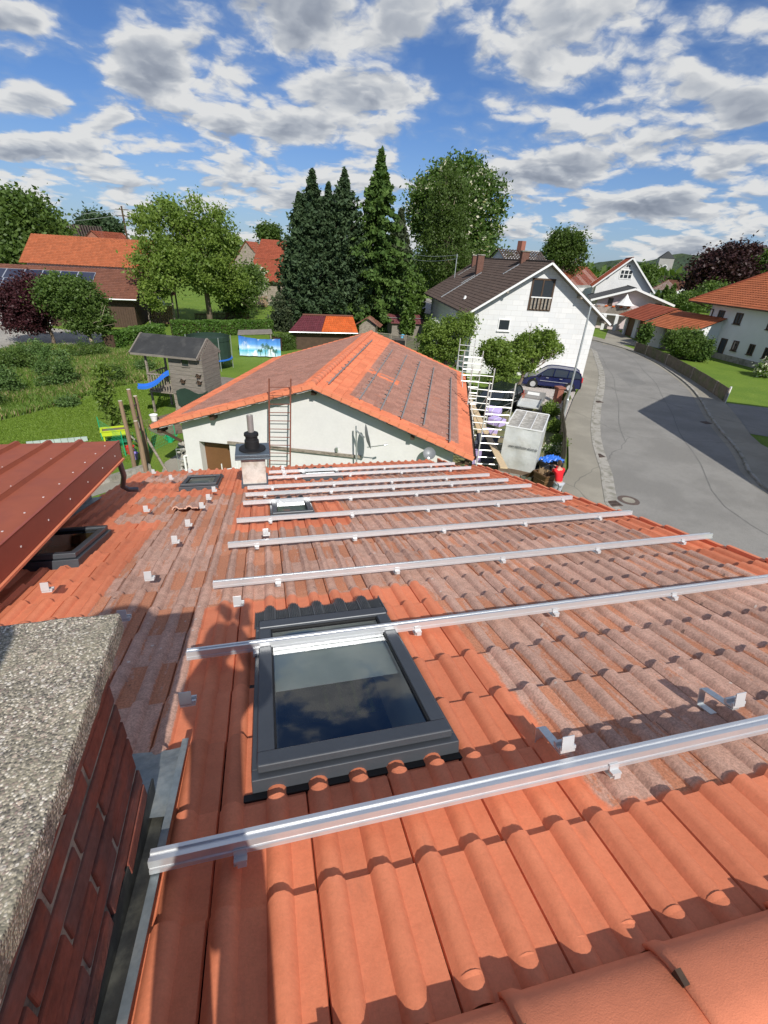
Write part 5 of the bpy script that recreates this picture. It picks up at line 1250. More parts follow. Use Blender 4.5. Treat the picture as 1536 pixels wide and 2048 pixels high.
p = onL(909, 556, 0); h = HGT(p, 916, 508); mb = MB(); mb.tube([p, p+Zv*h], .05, 8); mb.box(p+Zv*(h-.25), (.8, .05, .05), (B['R'], B['U'], Zv)); mb.build('service_mast', M['galv'], B['t'])
t = thing('power_line', 'two overhead wires between the roof mast and the conifers', 'wire', p+Zv*h)
for dz, q in ((.0, (802, 502)), (-.35, (806, 514))):
    e = at(q[0], q[1], 66); s_ = p+Zv*(h-.1+dz); mb = MB(); mb.tube([s_+(e-s_)*k/6-Zv*(.35*math.sin(math.pi*k/6)) for k in range(7)], .018, 4); mb.build('wire', M['galv'], t)
# glazed lean-to on its left side
p = B['EL']+B['R']*7; t = thing('lean_to', 'small white framed lean-to with glass sides at the left wall of the brown roofed house', 'lean-to', (p[0], p[1], 0))
mb = MB(); X = B['U']; Yv = B['R']; q = np.array([p[0], p[1], 0])-X*.7
for i in (0, 1, 2):
    for j in (0, 1): mb.box(q+Yv*(i*1.3)+X*(j*1.4)+Zv*1.5, (.09, .09, 3.0), (X, Yv, Zv))
for zz in (1.5, 2.95): mb.box(q+Yv*1.3+Zv*zz, (.08, 2.7, .08), (X, Yv, Zv)); mb.box(q+X*.7+Zv*zz, (1.4, .08, .08), (X, Yv, Zv))
mb.build('frame', M['plastic_white'], t)
mb = MB(); mb.box(q+Yv*1.3+X*.7+Zv*3.08, (1.8, 3.0, .06), (X, Yv, Zv)); mb.build('roof', M['plastic_white'], t); mb = MB(); mb.box(q+Yv*1.3+Zv*1.45, (.02, 2.6, 2.8), (X, Yv, Zv)); mb.box(q+X*.7+Zv*1.45, (1.3, .02, 2.8), (X, Yv, Zv)); mb.build('pane', M['pane'], t)
# --- hipped house on the right
a0 = G(1391, 706); b0 = G(1526, 740.6); dF = unit(b0-a0); nF = unit(np.array([dF[1], -dF[0], 0])); nF = nF*(-1 if nF[0] > 0 else 1)
hh = thing('hipped_house', 'long white house with orange hipped roof at the right edge', 'house', a0+dF*6-nF*5)
pe = a0+nF*.8; E1 = WALL(pe, nF, 1378, 600); zE = E1[2]-.08; E1 = np.array([E1[0], E1[1], zE]); Lh = 19.0; Dh = 10.6
E2 = E1+dF*Lh; E3 = E2-nF*Dh; E4 = E1-nF*Dh; zR = zE+3.8; r1 = E1+dF*5.2-nF*5.3+Zv*3.8; r2 = E2-dF*5.2-nF*5.3+Zv*3.8
def trap(mb, e0, e1, t0, t1, rs=.34, wt=.33, seed=1):
    H = np.linalg.norm(((t0+t1)/2-(e0+e1)/2)); nr = int(H/rs); n = unit(np.cross(e1-e0, t0-e0)); n = n*(1 if n[2] > 0 else -1)
    r = random.Random(seed); Le = np.linalg.norm(e1-e0); X = (e1-e0)/Le
    if mb.uv is None: mb.uv = []
    for k in range(nr):
        f0, f1 = k/nr, (k+1.12)/nr if k < nr-1 else 1.0
        a, b = e0+(t0-e0)*f0, e1+(t1-e1)*f0; c_, d_ = e1+(t1-e1)*f1, e0+(t0-e0)*f1
        L_ = np.linalg.norm(b-a); m_ = max(1, int(L_/wt)); base = len(mb.v)
        xs = np.linspace(0, 1, m_*4+1)
        for q, x in enumerate(xs):
            bump_ = .035*(1 if q % 4 in (1,) else .4 if q % 4 in (0, 2) else 0)
            lo_ = a+(b-a)*x+n*(.05+bump_); hi_ = d_+(c_-d_)*x+n*(.0+bump_); lw = lo_-n*.05
            rr_ = r.random() if q % 4 == 0 else rr_
            for pt_ in (lw, lo_, hi_): mb.v.append(tuple(pt_)); mb.uv.append((x*L_, f0*H)); mb.colr.append((rr_, 1, 0, 1))
        for q in range(len(xs)-1):
            i = base+q*3; mb.f += [(i, i+3, i+4, i+1), (i+1, i+4, i+5, i+2)]; mb.m += [0, 0]
mb = MB(); trap(mb, E1, E2, r1, r2, seed=2); trap(mb, E4, E1, r1, r1, seed=3); trap(mb, E2, E3, r2, r2, seed=4); trap(mb, E3, E4, r2, r1, seed=5)
rfh = mb.build('roof', M['t_orange'], hh)
mb = MB()
for p_, q_ in ((E1, r1), (E4, r1), (E2, r2), (E3, r2), (r1, r2)): mb.tube([p_+Zv*.06, q_+Zv*.06], .12, 8)
mb.build('hip_tiles', M['t_red'], rfh)
q = [a0-nF*.0, a0+dF*(Lh-1.4), a0+dF*(Lh-1.4)-nF*(Dh-1.6), a0-nF*(Dh-1.6)]
mb = MB()
for i in range(4): A_, B_ = q[i]*np.array([1, 1, 0]), q[(i+1) % 4]*np.array([1, 1, 0]); mb.quad(A_, B_, B_+Zv*(zE+.1), A_+Zv*(zE+.1))
mb.build('wall', M['white_blue'], hh)
mb = MB(); mb.box(a0+dF*(Lh/2-.7)+nF*.05+Zv*.3, (Lh-1.2, .12, .6), (dF, nF, Zv)); mb.build('plinth', M['kerb'], hh)
mb = MB(); mb.poly([E1+Zv*-.06, E2+Zv*-.06, E3+Zv*-.06, E4+Zv*-.06]); mb.build('soffit', M['wood'], hh)
mb = MB(); mb.tube([E1+Zv*-.02, E2+Zv*-.02], .08, 8); pp = a0+nF*.08+dF*.4; mb.tube([E1+dF*1.2-Zv*.1, np.array([pp[0], pp[1], zE-.6]), np.array([pp[0], pp[1], 0])], .06, 8); mb.build('gutter', M['darkwood'], hh)
def z5(*p): return [(1120+x*.2708, 440+y*.2708) for x, y in p]
for c4_, fr, nm in ((z5((1185, 665), (1228, 672), (1190, 750), (1145, 740)), 'darkwood', 'window'), (z5((1308, 685), (1362, 690), (1325, 775), (1275, 765)), 'darkwood', 'window'), (z5((1555, 740), (1600, 745), (1560, 815), (1510, 808)), 'darkwood', 'window'),
        (z5((1195, 870), (1242, 880), (1188, 1020), (1142, 1010)), 'darkwood', 'door'), (z5((1285, 890), (1328, 895), (1300, 968), (1257, 962)), 'darkwood', 'window'), (z5((1410, 915), (1450, 922), (1415, 998), (1370, 990)), 'darkwood', 'window'), (z5((1525, 942), (1570, 950), (1530, 1030), (1482, 1018)), 'darkwood', 'window')):
    win(hh, a0, nF, c4_, fr, .11, (1 if nm == 'window' else 0, 0), name=nm, sill=nm == 'window')
# --- garages with orange roofs left of it
def garage_block(label, fpx0, fpx1, ex, ridge_px, depth, doors, roof, seed, hE=None):
    f0 = G(*fpx0); f1 = G(*fpx1); d = unit(f1-f0); n = unit(np.array([d[1], -d[0], 0])); n = n*(-1 if n[0] > 0 else 1); L = np.linalg.norm(f1-f0)
    z = hE; t = thing('garage_row', label, 'garage', (f0+f1)/2-n*2, 'garages with orange roofs')
    e0 = f0-d*.5+n*1.0+Zv*z; e1 = f1+d*.5+n*1.0+Zv*z; t0 = e0-n*depth+Zv*1.7; t1 = e1-n*depth+Zv*1.7; b0_ = t0-n*depth-Zv*1.7; b1_ = t1-n*depth-Zv*1.7
    mb = MB(); trap(mb, e0, e1, t0, t1, seed=seed); trap(mb, b0_, b1_, t0, t1, seed=seed+1); mb.build('roof', M[roof], t)
    mb = MB(); zt = z+.25; cuts = [0]
    for k in range(doors):
        a = L*(k+.5)/doors; w_ = min(2.5, L/doors*.72); 
        for s in range(9):
            u0, u1 = a-w_/2+w_*s/9, a-w_/2+w_*(s+1)/9; g_ = lambda u: 2.15+.28*math.sqrt(max(0, 1-((u-a)/(w_/2))**2))
            P = lambda u, zz: np.array([f0[0], f0[1], 0])+d*u+Zv*zz
            mb.quad(P(u0, g_(u0)), P(u1, g_(u1)), P(u1, zt), P(u0, zt)); 
        cuts += [a-w_/2, a+w_/2]
    cuts.append(L)
    for u0, u1 in zip(cuts[::2], cuts[1::2]): mb.box(np.array([f0[0], f0[1], 0])+d*(u0+u1)/2-n*.15+Zv*zt/2, (u1-u0, .3, zt), (d, n, Zv))
    for u in (0, L): a = np.array([f0[0], f0[1], 0])+d*u; mb.poly([a, a-n*(depth*2-1.6), a-n*(depth*2-1.6)+Zv*zt, a-n*(depth-.6)+Zv*(zt+1.3), a+Zv*zt])
    mb.build('wall', M['white_blue'], t)
    for k in range(doors):
        a = L*(k+.5)/doors; w_ = min(2.5, L/doors*.72); mb = MB(); mb.box(np.array([f0[0], f0[1], 0])+d*a-n*.3+Zv*1.25, (w_+.1, .08, 2.5), (d, n, Zv)); mb.build('garage_door', M['door'] if doors > 1 else M['wood'], t)
garage_block('single white garage with orange roof half in shade beside the hipped house', (1292, 690), (1372, 712), None, None, 4.2, 1, 't_orange', 11, 2.45)
garage_block('row of garages with arched openings and red orange roof further back', (1243, 668), (1287, 683), None, None, 4.0, 2, 't_red', 13, 2.5)
# --- house with balcony and parasol, white house behind it
mp = G(1262, 668); R35 = unit([math.sin(math.radians(33)), math.cos(math.radians(33)), 0])
Mh = gable_house('balcony_house', 'rose white house with grey roof, wooden balcony and arched openings', mp+R35*4, R35, (1273, 577), (1182, 599), (1350, 611), 15, 1.4, 't_grey', 'pink', ins=1.0, seed=41, vw=.28, wt=.4)
Pm = Mh['C0']; nm_ = -Mh['R']
for q in (((1218, 596), (1228, 597), (1224, 610), (1214, 610)), ((1309, 607), (1323, 608), (1321, 620), (1306, 619))): win(Mh['t'], Pm, nm_, q, 'darkwood', .1, (1, 0))
e0 = WALL(Pm-Mh['R']*1.6, nm_, 1190, 614); e1 = WALL(Pm-Mh['R']*1.6, nm_, 1264, 618); zb_ = (e0[2]+e1[2])/2; dd = unit(np.array([e1[0]-e0[0], e1[1]-e0[1], 0])); Lb = np.linalg.norm((e1-e0)[:2])
mb = MB(); mb.box(np.array([e0[0], e0[1], zb_-.9])+dd*Lb/2+Mh['R']*.8, (Lb, 1.7, .2), (dd, Mh['R'], Zv)); bo = mb.build('balcony', M['white2'], Mh['t'])
mb = MB()
for k in range(int(Lb/.16)): mb.box(np.array([e0[0], e0[1], zb_-.35])+dd*(.16*k+.08), (.12, .03, 1.0), (dd, Mh['R'], Zv))
mb.build('boards', M['wood'], bo); mb = MB()
for k in range(5): mb.ball(np.array([e0[0], e0[1], zb_+.2])+dd*(Lb*(k+.5)/5), (.35, .15, .15), 7, 4)
mb.build('flower_boxes', M['t_vivid'], bo)
mb = MB()
for k in range(4): a = np.array([e0[0], e0[1], 0])+dd*(Lb*k/3); mb.box(a+Zv*(zb_-1)/2, (.45, .45, zb_-1), (dd, Mh['R'], Zv))
mb.build('pillar', M['white2'], Mh['t'])
pc = WALL(Pm-Mh['R']*1.0, nm_, 1252, 600); t = thing('parasol', 'white half open parasol standing on the wooden balcony', 'parasol', (pc[0], pc[1], zb_-.8))
mb = MB(); mb.lathe((pc[0], pc[1], pc[2]-.7), [(1.45, 0), (1.0, .25), (.4, .9), (.03, 1.5)], 8); mb.build('canopy', M['plastic_white'], t); mb = MB(); mb.tube([(pc[0], pc[1], zb_-.8), (pc[0], pc[1], pc[2])], .03, 6); mb.build('pole', M['alu_grey'], t)
wp = WALL((0, 74, 0), (0, 1, 0), 1268, 600); wp[2] = 0
Wh = gable_house('white_gable_house', 'white house with red roof and large divided gable window', wp, R35, (1267, 515), (1185, 573), (1310, 586), 12, .8, 't_red', 'white2', ins=.6, seed=45, vw=.22, wt=.4)
win(Wh['t'], Wh['C0'], -Wh['R'], ((1243, 537), (1268, 541), (1262, 560), (1236, 557)), 'plastic_white', .16, (2, 1), sill=False)
win(Wh['t'], Wh['C0'], -Wh['R'], ((1252, 528), (1264, 529), (1262, 537), (1250, 536)), 'plastic_white', .14, (1, 0), sill=False)
def simple_house(name, label, px, Y, w_, L, hE, hR, az, roof, wall, seed=1, group=None, base=0, chim=False):
    c = at(px, 520, Y); a = math.radians(az); Rd = np.array([math.sin(a), math.cos(a), 0]); U = np.array([Rd[1], -Rd[0], 0]); c = np.array([c[0], c[1], base])
    t = thing(name, label, 'house', c, group); A = c-Rd*L/2+Zv*hR; EL = c-Rd*L/2-U*(w_/2+.5)+Zv*hE; ER = c-Rd*L/2+U*(w_/2+.5)+Zv*hE
    mb = MB(); slope(mb, A, EL, Rd, L, .5, .5, seed=seed); slope(mb, A, ER, Rd, L, .5, .5, seed=seed+1); mb.build('roof', M[roof], t)
    mb = MB()
    for k in (.3, L-.3): p = c-Rd*(L/2-k); mb.poly([p-U*w_/2, p+U*w_/2, p+U*w_/2+Zv*hE, p+Zv*(hR-.1), p-U*w_/2+Zv*hE])
    for s in (-1, 1): p = c+U*s*w_/2; mb.quad(p-Rd*(L/2-.3), p+Rd*(L/2-.3), p+Rd*(L/2-.3)+Zv*hE, p-Rd*(L/2-.3)+Zv*hE)
    mb.build('wall', M[wall], t)
    if wall != 'wood':
        for s in (-.25, .25):
            q = c-Rd*(L/2-.3)+U*w_*s+Zv*(hE*.6); mb = MB(); mb.box(q, (1.0, .08, 1.2), (U, Rd, Zv)); mb.build('window', M['pane'], t)
    if chim: mb = MB(); mb.box(c+Zv*(hR+.3), (.7, .7, 1.4), (U, Rd, Zv)); mb.build('chimney', M['terracotta'], t)
    return t
simple_house('village_house', 'low red roof left of the white gable house, seen over the brown roof', 1146, 92, 8, 14, 5.2, 8.3, 60, 't_red', 'white2', 3)
simple_house('village_house', 'brown roof with chimney behind the ridge of the brown roofed house', 1038, 60, 9, 8, 5.5, 9.6, 70, 't_brown', 'white2', 4, chim=True)
simple_house('village_house', 'small far brown roof above the orange barn, left one', 145, 128, 11, 14, 6.3, 10.2, 70, 't_brown', 'white2', 5)
simple_house('village_house', 'small far red gable above the orange barn, right one', 226, 122, 8, 12, 5.5, 9.2, 15, 't_red', 'terracotta', 6)
simple_house('village_house', 'weathered board gable left of the far red barn', 506, 108, 6.5, 12, 4.5, 9.0, 10, 't_red', 'wood', 7)
for i, (px, Y, w_, L, hE, hR, az, rf_) in enumerate(((1352, 190, 11, 22, 7, 13, 75, 't_brown'), (1375, 150, 10, 15, 4, 9.5, 10, 't_old'), (1392, 125, 9, 12, 2, 6, 60, 't_grey'), (1310, 175, 9, 16, 3, 9, 120, 't_brown'), (1350, 130, 8, 10, 2, 5.5, 30, 't_brown'), (1385, 210, 9, 10, 10, 15, 10, 't_old'))):
    py_ = (553, 562, 588, 572, 590, 556)[i]; hR = max(at(px, py_, Y)[2], 1.6); hE = hR*.45
    simple_house('village_house', ['long dark roof beside the church tower', 'brown village roof left of the copper beech', 'grey roof just above the garden bushes', 'dark roof left of the church tower foot', 'low brown roof behind the pointed conifers', 'far pale house on the slope below the hill'][i], px, Y, w_, L, hE, hR, az, rf_, 'white2', 50+i, 'village roofs around the church')
# church tower
ct = at(1316, 570, 240); ct[2] = 0; tz = at(1334, 517, 240)[2]; tt = at(1342, 503, 240)[2]
M['tower'] = mk('grey_tower_render', (.36, .35, .33), .9, var=.15, scale=.3, bump=.1); t = thing('church_tower', 'grey church tower with clock and steep saddle roof, far behind the houses', 'church tower', ct)
ax_ = (unit([math.cos(.55), -math.sin(.55), 0]), unit([math.sin(.55), math.cos(.55), 0]), Zv); wT = 7.0
mb = MB(); mb.box(ct+Zv*tz/2, (wT, wT, tz), ax_); mb.build('shaft', M['tower'], t)
mb = MB(); q = [ct+ax_[0]*a*(wT/2+.2)+ax_[1]*b*(wT/2+.2)+Zv*tz for a, b in ((-1, -1), (1, -1), (1, 1), (-1, 1))]; r_ = [ct+ax_[1]*-wT*.3+Zv*tt, ct+ax_[1]*wT*.3+Zv*tt]
mb.poly([q[0], q[1], r_[0]]); mb.poly([q[1], q[2], r_[1], r_[0]]); mb.poly([q[2], q[3], r_[1]]); mb.poly([q[3], q[0], r_[0], r_[1]]); mb.build('roof', M['t_grey'], t)
for s in (0, 1):
    cax = (ax_[0], Zv, -ax_[1]) if s == 0 else (ax_[1], Zv, -ax_[0]); mb = MB(); mb.lathe(ct+Zv*(tz-4.2)+cax[2]*(wT/2), [(1.25, 0), (1.25, .12), (1.0, .12)], 20, ax=cax); mb.build('clock', M['plastic_white'], t)
    mb = MB(); mb.lathe(ct+Zv*(tz-4.2)+cax[2]*(wT/2+.1), [(.95, 0), (.95, .05)], 20, ax=cax); mb.build('clock_face', M['t_grey'], t)
# neighbour across the road behind the camera: its gable throws the long shadow over the road
Rn = unit([-.256, -.967, 0]); nh = thing('neighbour_house', 'tall house across the road outside the right edge whose gable shades the road', 'house', (30, 8, 0))
zE_ = 8.0; A1 = np.array([25.0, 15.85, zE_]); Pk = np.array([31.65, 15.6, 11.5]); A2 = np.array([38.2, 15.3, zE_]); Ln = 12.5
mb = MB(); FL = [(0, 0), (.25, .0), (.498, 0)]; slope(mb, Pk, A1, Rn, Ln, .5, .5, seed=71, prof=FL, lift=.01); slope(mb, Pk, A2, Rn, Ln, .5, .5, seed=72, prof=FL, lift=.01)
for e_ in (A1, A2): mb.bar(Pk, e_, .06, .2); mb.bar(e_, e_+Rn*Ln, .12, .12)
mb.uv += [(0, 0)]*(len(mb.v)-len(mb.uv)); mb.colr += [(0, 1, 0, 1)]*(len(mb.v)-len(mb.colr)); mb.build('roof', M['t_red'], nh)
mb = MB(); i_ = np.array([.6, 0, 0])
for k in (.5, Ln-.5): mb.poly([p+Rn*k for p in (A1*np.array([1, 1, 0])+i_, A2*np.array([1, 1, 0])-i_, A2-i_+Zv*.2, Pk-Zv*.15, A1+i_+Zv*.2)])
for P_, s in ((A1, 1), (A2, -1)): a = P_*np.array([1, 1, 0])+i_*s; mb.quad(a+Rn*.5, a+Rn*(Ln-.5), a+Rn*(Ln-.5)+Zv*(zE_+.2), a+Rn*.5+Zv*(zE_+.2))
mb.build('wall', M['white2'], nh)
for k in range(3):
    for zz in (1.6, 4.6): mb = MB(); mb.box(np.array([26+.0, 15.4, zz])+np.array([2.5+3.2*k, 0, 0]), (1.1, .1, 1.3)); mb.build('window', M['pane'], nh)

# --- barns on the left
def barn(label, e0, e1, t0, t1, roof, seed, wallmat, white_from=None, rs=.34, wt=.32, depth_back=5, zw=0.0, name='barn'):
    t = thing(name, label, 'barn', (e0+e1)/2*np.array([1, 1, 0]))
    mb = MB(); b0_ = t0+(t0-e0)*np.array([1, 1, -1]); b1_ = t1+(t1-e1)*np.array([1, 1, -1]); trap(mb, e0, e1, t0, t1, rs, wt, seed); trap(mb, b0_, b1_, t0, t1, rs*1.5, wt*1.5, seed+1); mb.build('roof', M[roof], t)
    y = unit(((t0-e0)*np.array([1, 1, 0]))); f0 = e0*np.array([1, 1, 0])+y*.8; f1 = e1*np.array([1, 1, 0])+y*.8; X = unit(f1-f0); f0 = f0+X*.5; f1 = f1-X*.5
    D = 2*np.linalg.norm((t0-e0)[:2])-1.6; zt_ = e0[2]+(t0[2]-e0[2])*.8/np.linalg.norm((t0-e0)[:2])-.1; hr = t0[2]-.15
    mb = MB()
    for f in (f0, f1): mb.poly([f, f+y*D, f+y*D+Zv*zt_, f+y*D/2+Zv*hr, f+Zv*zt_])
    mb.quad(f0+y*D, f1+y*D, f1+y*D+Zv*zt_, f0+y*D+Zv*zt_); mb.quad(f0, f1, f1+Zv*zt_, f0+Zv*zt_)
    mb.build('wall', M[wallmat], t)
    return t, f0, f1, zt_, X, y
P1 = at(273, 600, 56.6); Q1 = at(262, 540, 62.3); e1 = P1; e0 = P1-np.array([26, 0, 0]); t1 = np.array([P1[0], 62.3, Q1[2]]); t0 = t1-np.array([26, 0, 0])
bt, f0, f1, zt_, X, y = barn('long low barn with mossy brown roof carrying two rows of solar panels', e0, e1, t0, t1, 't_old', 61, 'darkwood')
mb = MB(); mb.box(f1-X*13.5-y*.03+Zv*zt_/2, (11, .06, zt_), (X, y, Zv)); mb.build('white_wall_section', M['white2'], bt)
mb = MB()
for k in range(30): mb.box(f1-X*(.3+.23*k)-y*.04+Zv*(.9), (.20, .03, 1.8), (X, y, Zv))
mb.build('board_doors', M['darkwood'], bt)
mb = MB(); mb.tube([e0+Zv*-.02, e1+Zv*-.02], .07, 6); mb.build('gutter', M['galv'], bt)
M['solar'] = mk('solar_cells', (.018, .022, .05), .12, .0, var=.1, bump=0, spec=.7)
nB = unit(np.cross(e1-e0, t1-e1)); nB = nB*(1 if nB[2] > 0 else -1); vB = unit(e1-t1)
rowpx = [((-30, 534), (192, 545), (183, 563)), ((-30, 553), (155, 561), (146, 579))]
for ri, (L0, R0, R1) in enumerate(rowpx):
    r0 = WALL(e1+nB*.14, nB, *R0); r1_ = WALL(e1+nB*.14, nB, *R1); ht = (r1_-r0)@vB; x1 = r0[0]; wpan = 1.62
    for k in range(8 if ri == 0 else 7):
        c = r0+np.array([-(k+.5)*wpan, 0, 0])+vB*ht/2; t = thing('solar_panel', 'dark solar panel with bright frame in the %s row on the mossy barn roof' % ('upper' if ri == 0 else 'lower'), 'solar panel', c, 'solar panels, %s row on the barn' % ('upper' if ri == 0 else 'lower'))
        mb = MB(); mb.box(c, (wpan-.09, abs(ht)-.12, .03), (np.array([1., 0, 0]), -vB, nB)); mb.build('cells', M['solar'], t)
        mb = MB()
        for s in (-1, 1): mb.box(c+np.array([s*(wpan-.05)/2, 0, 0]), (.045, abs(ht)-.03, .045), (np.array([1., 0, 0]), -vB, nB)); mb.box(c+vB*s*(abs(ht)-.07)/2, (wpan-.1, .045, .045), (np.array([1., 0, 0]), -vB, nB))
        mb.build('frame', M['alu'], t)
a1 = at(37, 525, 64.5); a2 = at(300, 540, 64.5); a3 = at(62, 467, 70.5); z_ = a1[2]; zr2 = a3[2]
barn('large barn with clean orange roof behind the mossy brown one', np.array([a1[0], 64.5, z_]), np.array([a2[0], 64.5, z_]), np.array([a3[0], 70.5, zr2]), np.array([a2[0], 70.5, zr2]), 't_orange', 63, 'white2')
# firewood shelter
b = G(335, 642); t = thing('wood_shelter', 'open shelter with old tiled roof and posts right of the barn', 'shelter', (b[0], 60, 0)); s0_ = at(322, 545, 60); 
mb = MB()
for dx in (-1.3, 1.3):
    for dy in (0, 3): mb = MB(); mb.box((b[0]+dx, 60+dy, 1.6), (.16, .16, 3.2)); mb.build('post', M['wood'], t)
mb = MB(); trap(mb, np.array([b[0]-1.8, 59.2, 3.1]), np.array([b[0]+1.8, 59.2, 3.1]), np.array([b[0]-1.8, 63.6, 5.0]), np.array([b[0]+1.8, 63.6, 5.0]), seed=8); mb.build('roof', M['t_old'], t)
M['logs'] = mk('split_firewood', (.36, .24, .14), .9, var=.5, scale=9, bump=.9, bscale=9, bdist=.08, c2=(.16, .11, .07), c2scale=8)
def logpile(label, c, L, H, seed):
    r = random.Random(seed); t = thing('log_pile', label, 'firewood', c); mb = MB(); z = .1
    while z < H:
        x = -L/2
        while x < L/2: rr_ = r.uniform(.06, .12); mb.lathe((c[0]+x, c[1], z), [(rr_, -.5), (rr_, .02)], 6, ax=(np.array([1., 0, 0]), Zv, np.array([0, -1., 0]))); x += rr_*2.1
        z += .19
    mb.build('logs', M['logs'], t)
logpile('stacked firewood under the tiled shelter', (b[0], 60.6, 0), 2.2, 1.9, 3)
f = G(520, 612); logpile('stacked firewood against the far red barn', (f[0], f[1]-1.2, 0), 2.4, 1.5, 4)
c1_ = at(497, 562, 84); c2_ = at(612, 577, 84); m1 = at(508, 517, 88); u1_ = at(523, 478, 92)
t, g0, g1, zz_, X_, y_ = barn('far barn with two pitched red orange roof and grey board walls', np.array([c1_[0], 84, c1_[2]]), np.array([c2_[0], 84, c1_[2]]), np.array([m1[0], 88.5, m1[2]]), np.array([c2_[0], 88.5, m1[2]]), 't_red', 65, 'wood')
mb = MB(); trap(mb, np.array([m1[0], 88.4, m1[2]+.05]), np.array([c2_[0], 88.4, m1[2]+.05]), np.array([u1_[0], 92.5, u1_[2]]), np.array([c2_[0], 92.5, u1_[2]]), seed=66); mb.build('upper_roof', M['t_red'], t)
simple_house('village_house', 'low orange roof just left of the far red barn', 492, 92, 4, 7, 3.3, 5.0, 85, 't_orange', 'wood', 8)
# utility pole with wires
pp = at(253, 470, 100); zt_ = at(243, 412, 100)[2]; t = thing('utility_pole', 'wooden utility pole with cross arms left of the tall loose tree', 'utility pole', (pp[0], 100, 0))
mb = MB(); mb.tube([(pp[0], 100, 0), (pp[0]+.0, 100, zt_)], [.2, .13], 8); 
for k in (0, .9): mb.box((pp[0], 100, zt_-.5-k), (2.0, .12, .12))
mb.build('pole', M['darkwood'], t)
t = thing('power_line', 'two overhead wires leaving the pole towards the left edge', 'wire', (pp[0], 100, zt_))
for dz in (0, -.9):
    mb = MB(); s_ = np.array([pp[0]-.6, 100, zt_-.45+dz]); e_ = at(-120, 416-dz*9, 80); mb.tube([s_+(e_-s_)*k/8-Zv*(1.0*math.sin(math.pi*k/8)) for k in range(9)], .03, 4); mb.build('wire', M['galv'], t)
# ------------------------------------------------------------------ things around the garage
M['rust'] = mk('rusty_red_ladder', (.24, .085, .055), .7, .3, var=.3, scale=9, bump=.2); M['dishm'] = mk('dish_grey', (.24, .25, .26), .45, .3, var=.08, bump=0)
lp = gL-gR_*.08
def lw(px, py): return WALL(lp, gR_, px, py)
l0 = lw(538, 757); r0 = lw(581.5, 757); l1 = lw(542, 952); r1_ = lw(577.5, 952); t = thing('ladder', 'long rust red ladder leaning on the garage gable', 'ladder', (l1+r1_)/2)
zb = 1.6; dl = (l0+r0)/2; dxx = (r0-l0)/2
top_ = dl; bot_ = np.array([dl[0], dl[1], 0])-gR_*.7; axl = unit(bot_-top_)
mb = MB()
for s in (-1, 1): mb.bar(top_+dxx*s, bot_+dxx*s, .035, .055)
build_each(mb, 'rail', M['rust'], t); mb = MB(); k = .28
while k < np.linalg.norm(bot_-top_): p = top_+axl*k; mb.tube([p-dxx, p+dxx], .014, 6); k += .28
build_each(mb, 'rung', M['rust'], t)
# timber along the wall
a = gw(455, 885, .08); b = gw(722, 914, .08); t = thing('timber_beam', 'long thin timber fixed slanting along the white gable', 'beam', a); mb = MB(); mb.bar(a, b, .06, .10); mb.build('beam', M['wood'], t)
# satellite dishes
def dish(name, label, c, n, r, arm, mast, seed=0):
    t = thing(name, label, 'satellite dish', mast[0]); n = unit(n); X = unit(np.cross(Zv, n)); Y_ = np.cross(n, X)
    mb = MB(); mb.lathe(c, [(0.01, -.0), (r*.4, .012), (r*.75, .045), (r, .085), (r, .095), (r*.75, .055), (.01, .012)], 28, ax=(X, Y_, n)); mb.build('reflector', M['dishm'], t, smooth='auto')
    mb = MB(); mb.tube(mast, .028, 8); mb.tube([mast[-1]-Zv*.15, c-n*.05], .03, 6); mb.build('mast', M['galv'], t)
    mb = MB(); mb.tube([c-Y_*r*.9, arm], .016, 6); mb.tube([arm-n*.04, arm+n*.08], .035, 8); mb.build('feed_arm', M['galv'], t)
cd_ = gw(731, 874, .75); base = gw(716, 900, .35); top = gw(712, 852, .35); 
dish('satellite_dish', 'large grey satellite dish seen edge on in front of the gable', cd_, unit(gR_*.30+gd*1.0+Zv*.22), .42, gw(770, 890, 1.0), [np.array([base[0], base[1], base[2]-1.4]), top])
cd2 = gw(858, 908, .35); dish('satellite_dish', 'small round dish mounted near the right corner of the gable', cd2, unit(-gR_*.8+gd*.1+Zv*.6), .22, cd2-gR_*.3-Zv*.05, [cd2+gR_*.3-Zv*.1, cd2+gR_*.06-Zv*.05])
p = gw(675, 900, .0); t = thing('vent_stub', 'short grey vent stub sticking out of the gable above the timber', 'vent', p); mb = MB(); mb.tube([p, p-gR_*.12, p-gR_*.14+Zv*.16], .045, 10); mb.build('pipe', M['galv'], t)
p0 = gw(445, 945, .5); p1_ = gw(475, 940, .5); t = thing('stair_rail', 'low white rail in front of the garage door', 'railing', p0); mb = MB(); mb.tube([p0-Zv*1, p0+Zv*.35], .02, 6); mb.tube([p1_-Zv*1, p1_+Zv*.35], .02, 6); mb.tube([p0+Zv*.1, p1_+Zv*.1], .02, 6); mb.build('rail', M['plastic_white'], t)
p = gp3(s0-.35, 0)+gR_*.5; t = thing('gabion_wall', 'wire basket of grey stones beside the garage corner', 'gabion', p); mb = MB(); rr = random.Random(2)
for k in range(160): mb.ball((p[0]+rr.uniform(-.16, .16), p[1]+rr.uniform(-.5, .5), rr.uniform(.05, 1.25)), (rr.uniform(.05, .09), rr.uniform(.05, .09), rr.uniform(.04, .08)), 6, 4)
mb.build('stones', M['kerb'], t)
mb = MB()
for i in (-1, 1):
    for j in (-1, 1): mb.tube([(p[0]+.2*i, p[1]+.55*j, 0), (p[0]+.2*i, p[1]+.55*j, 1.32)], .012, 5)
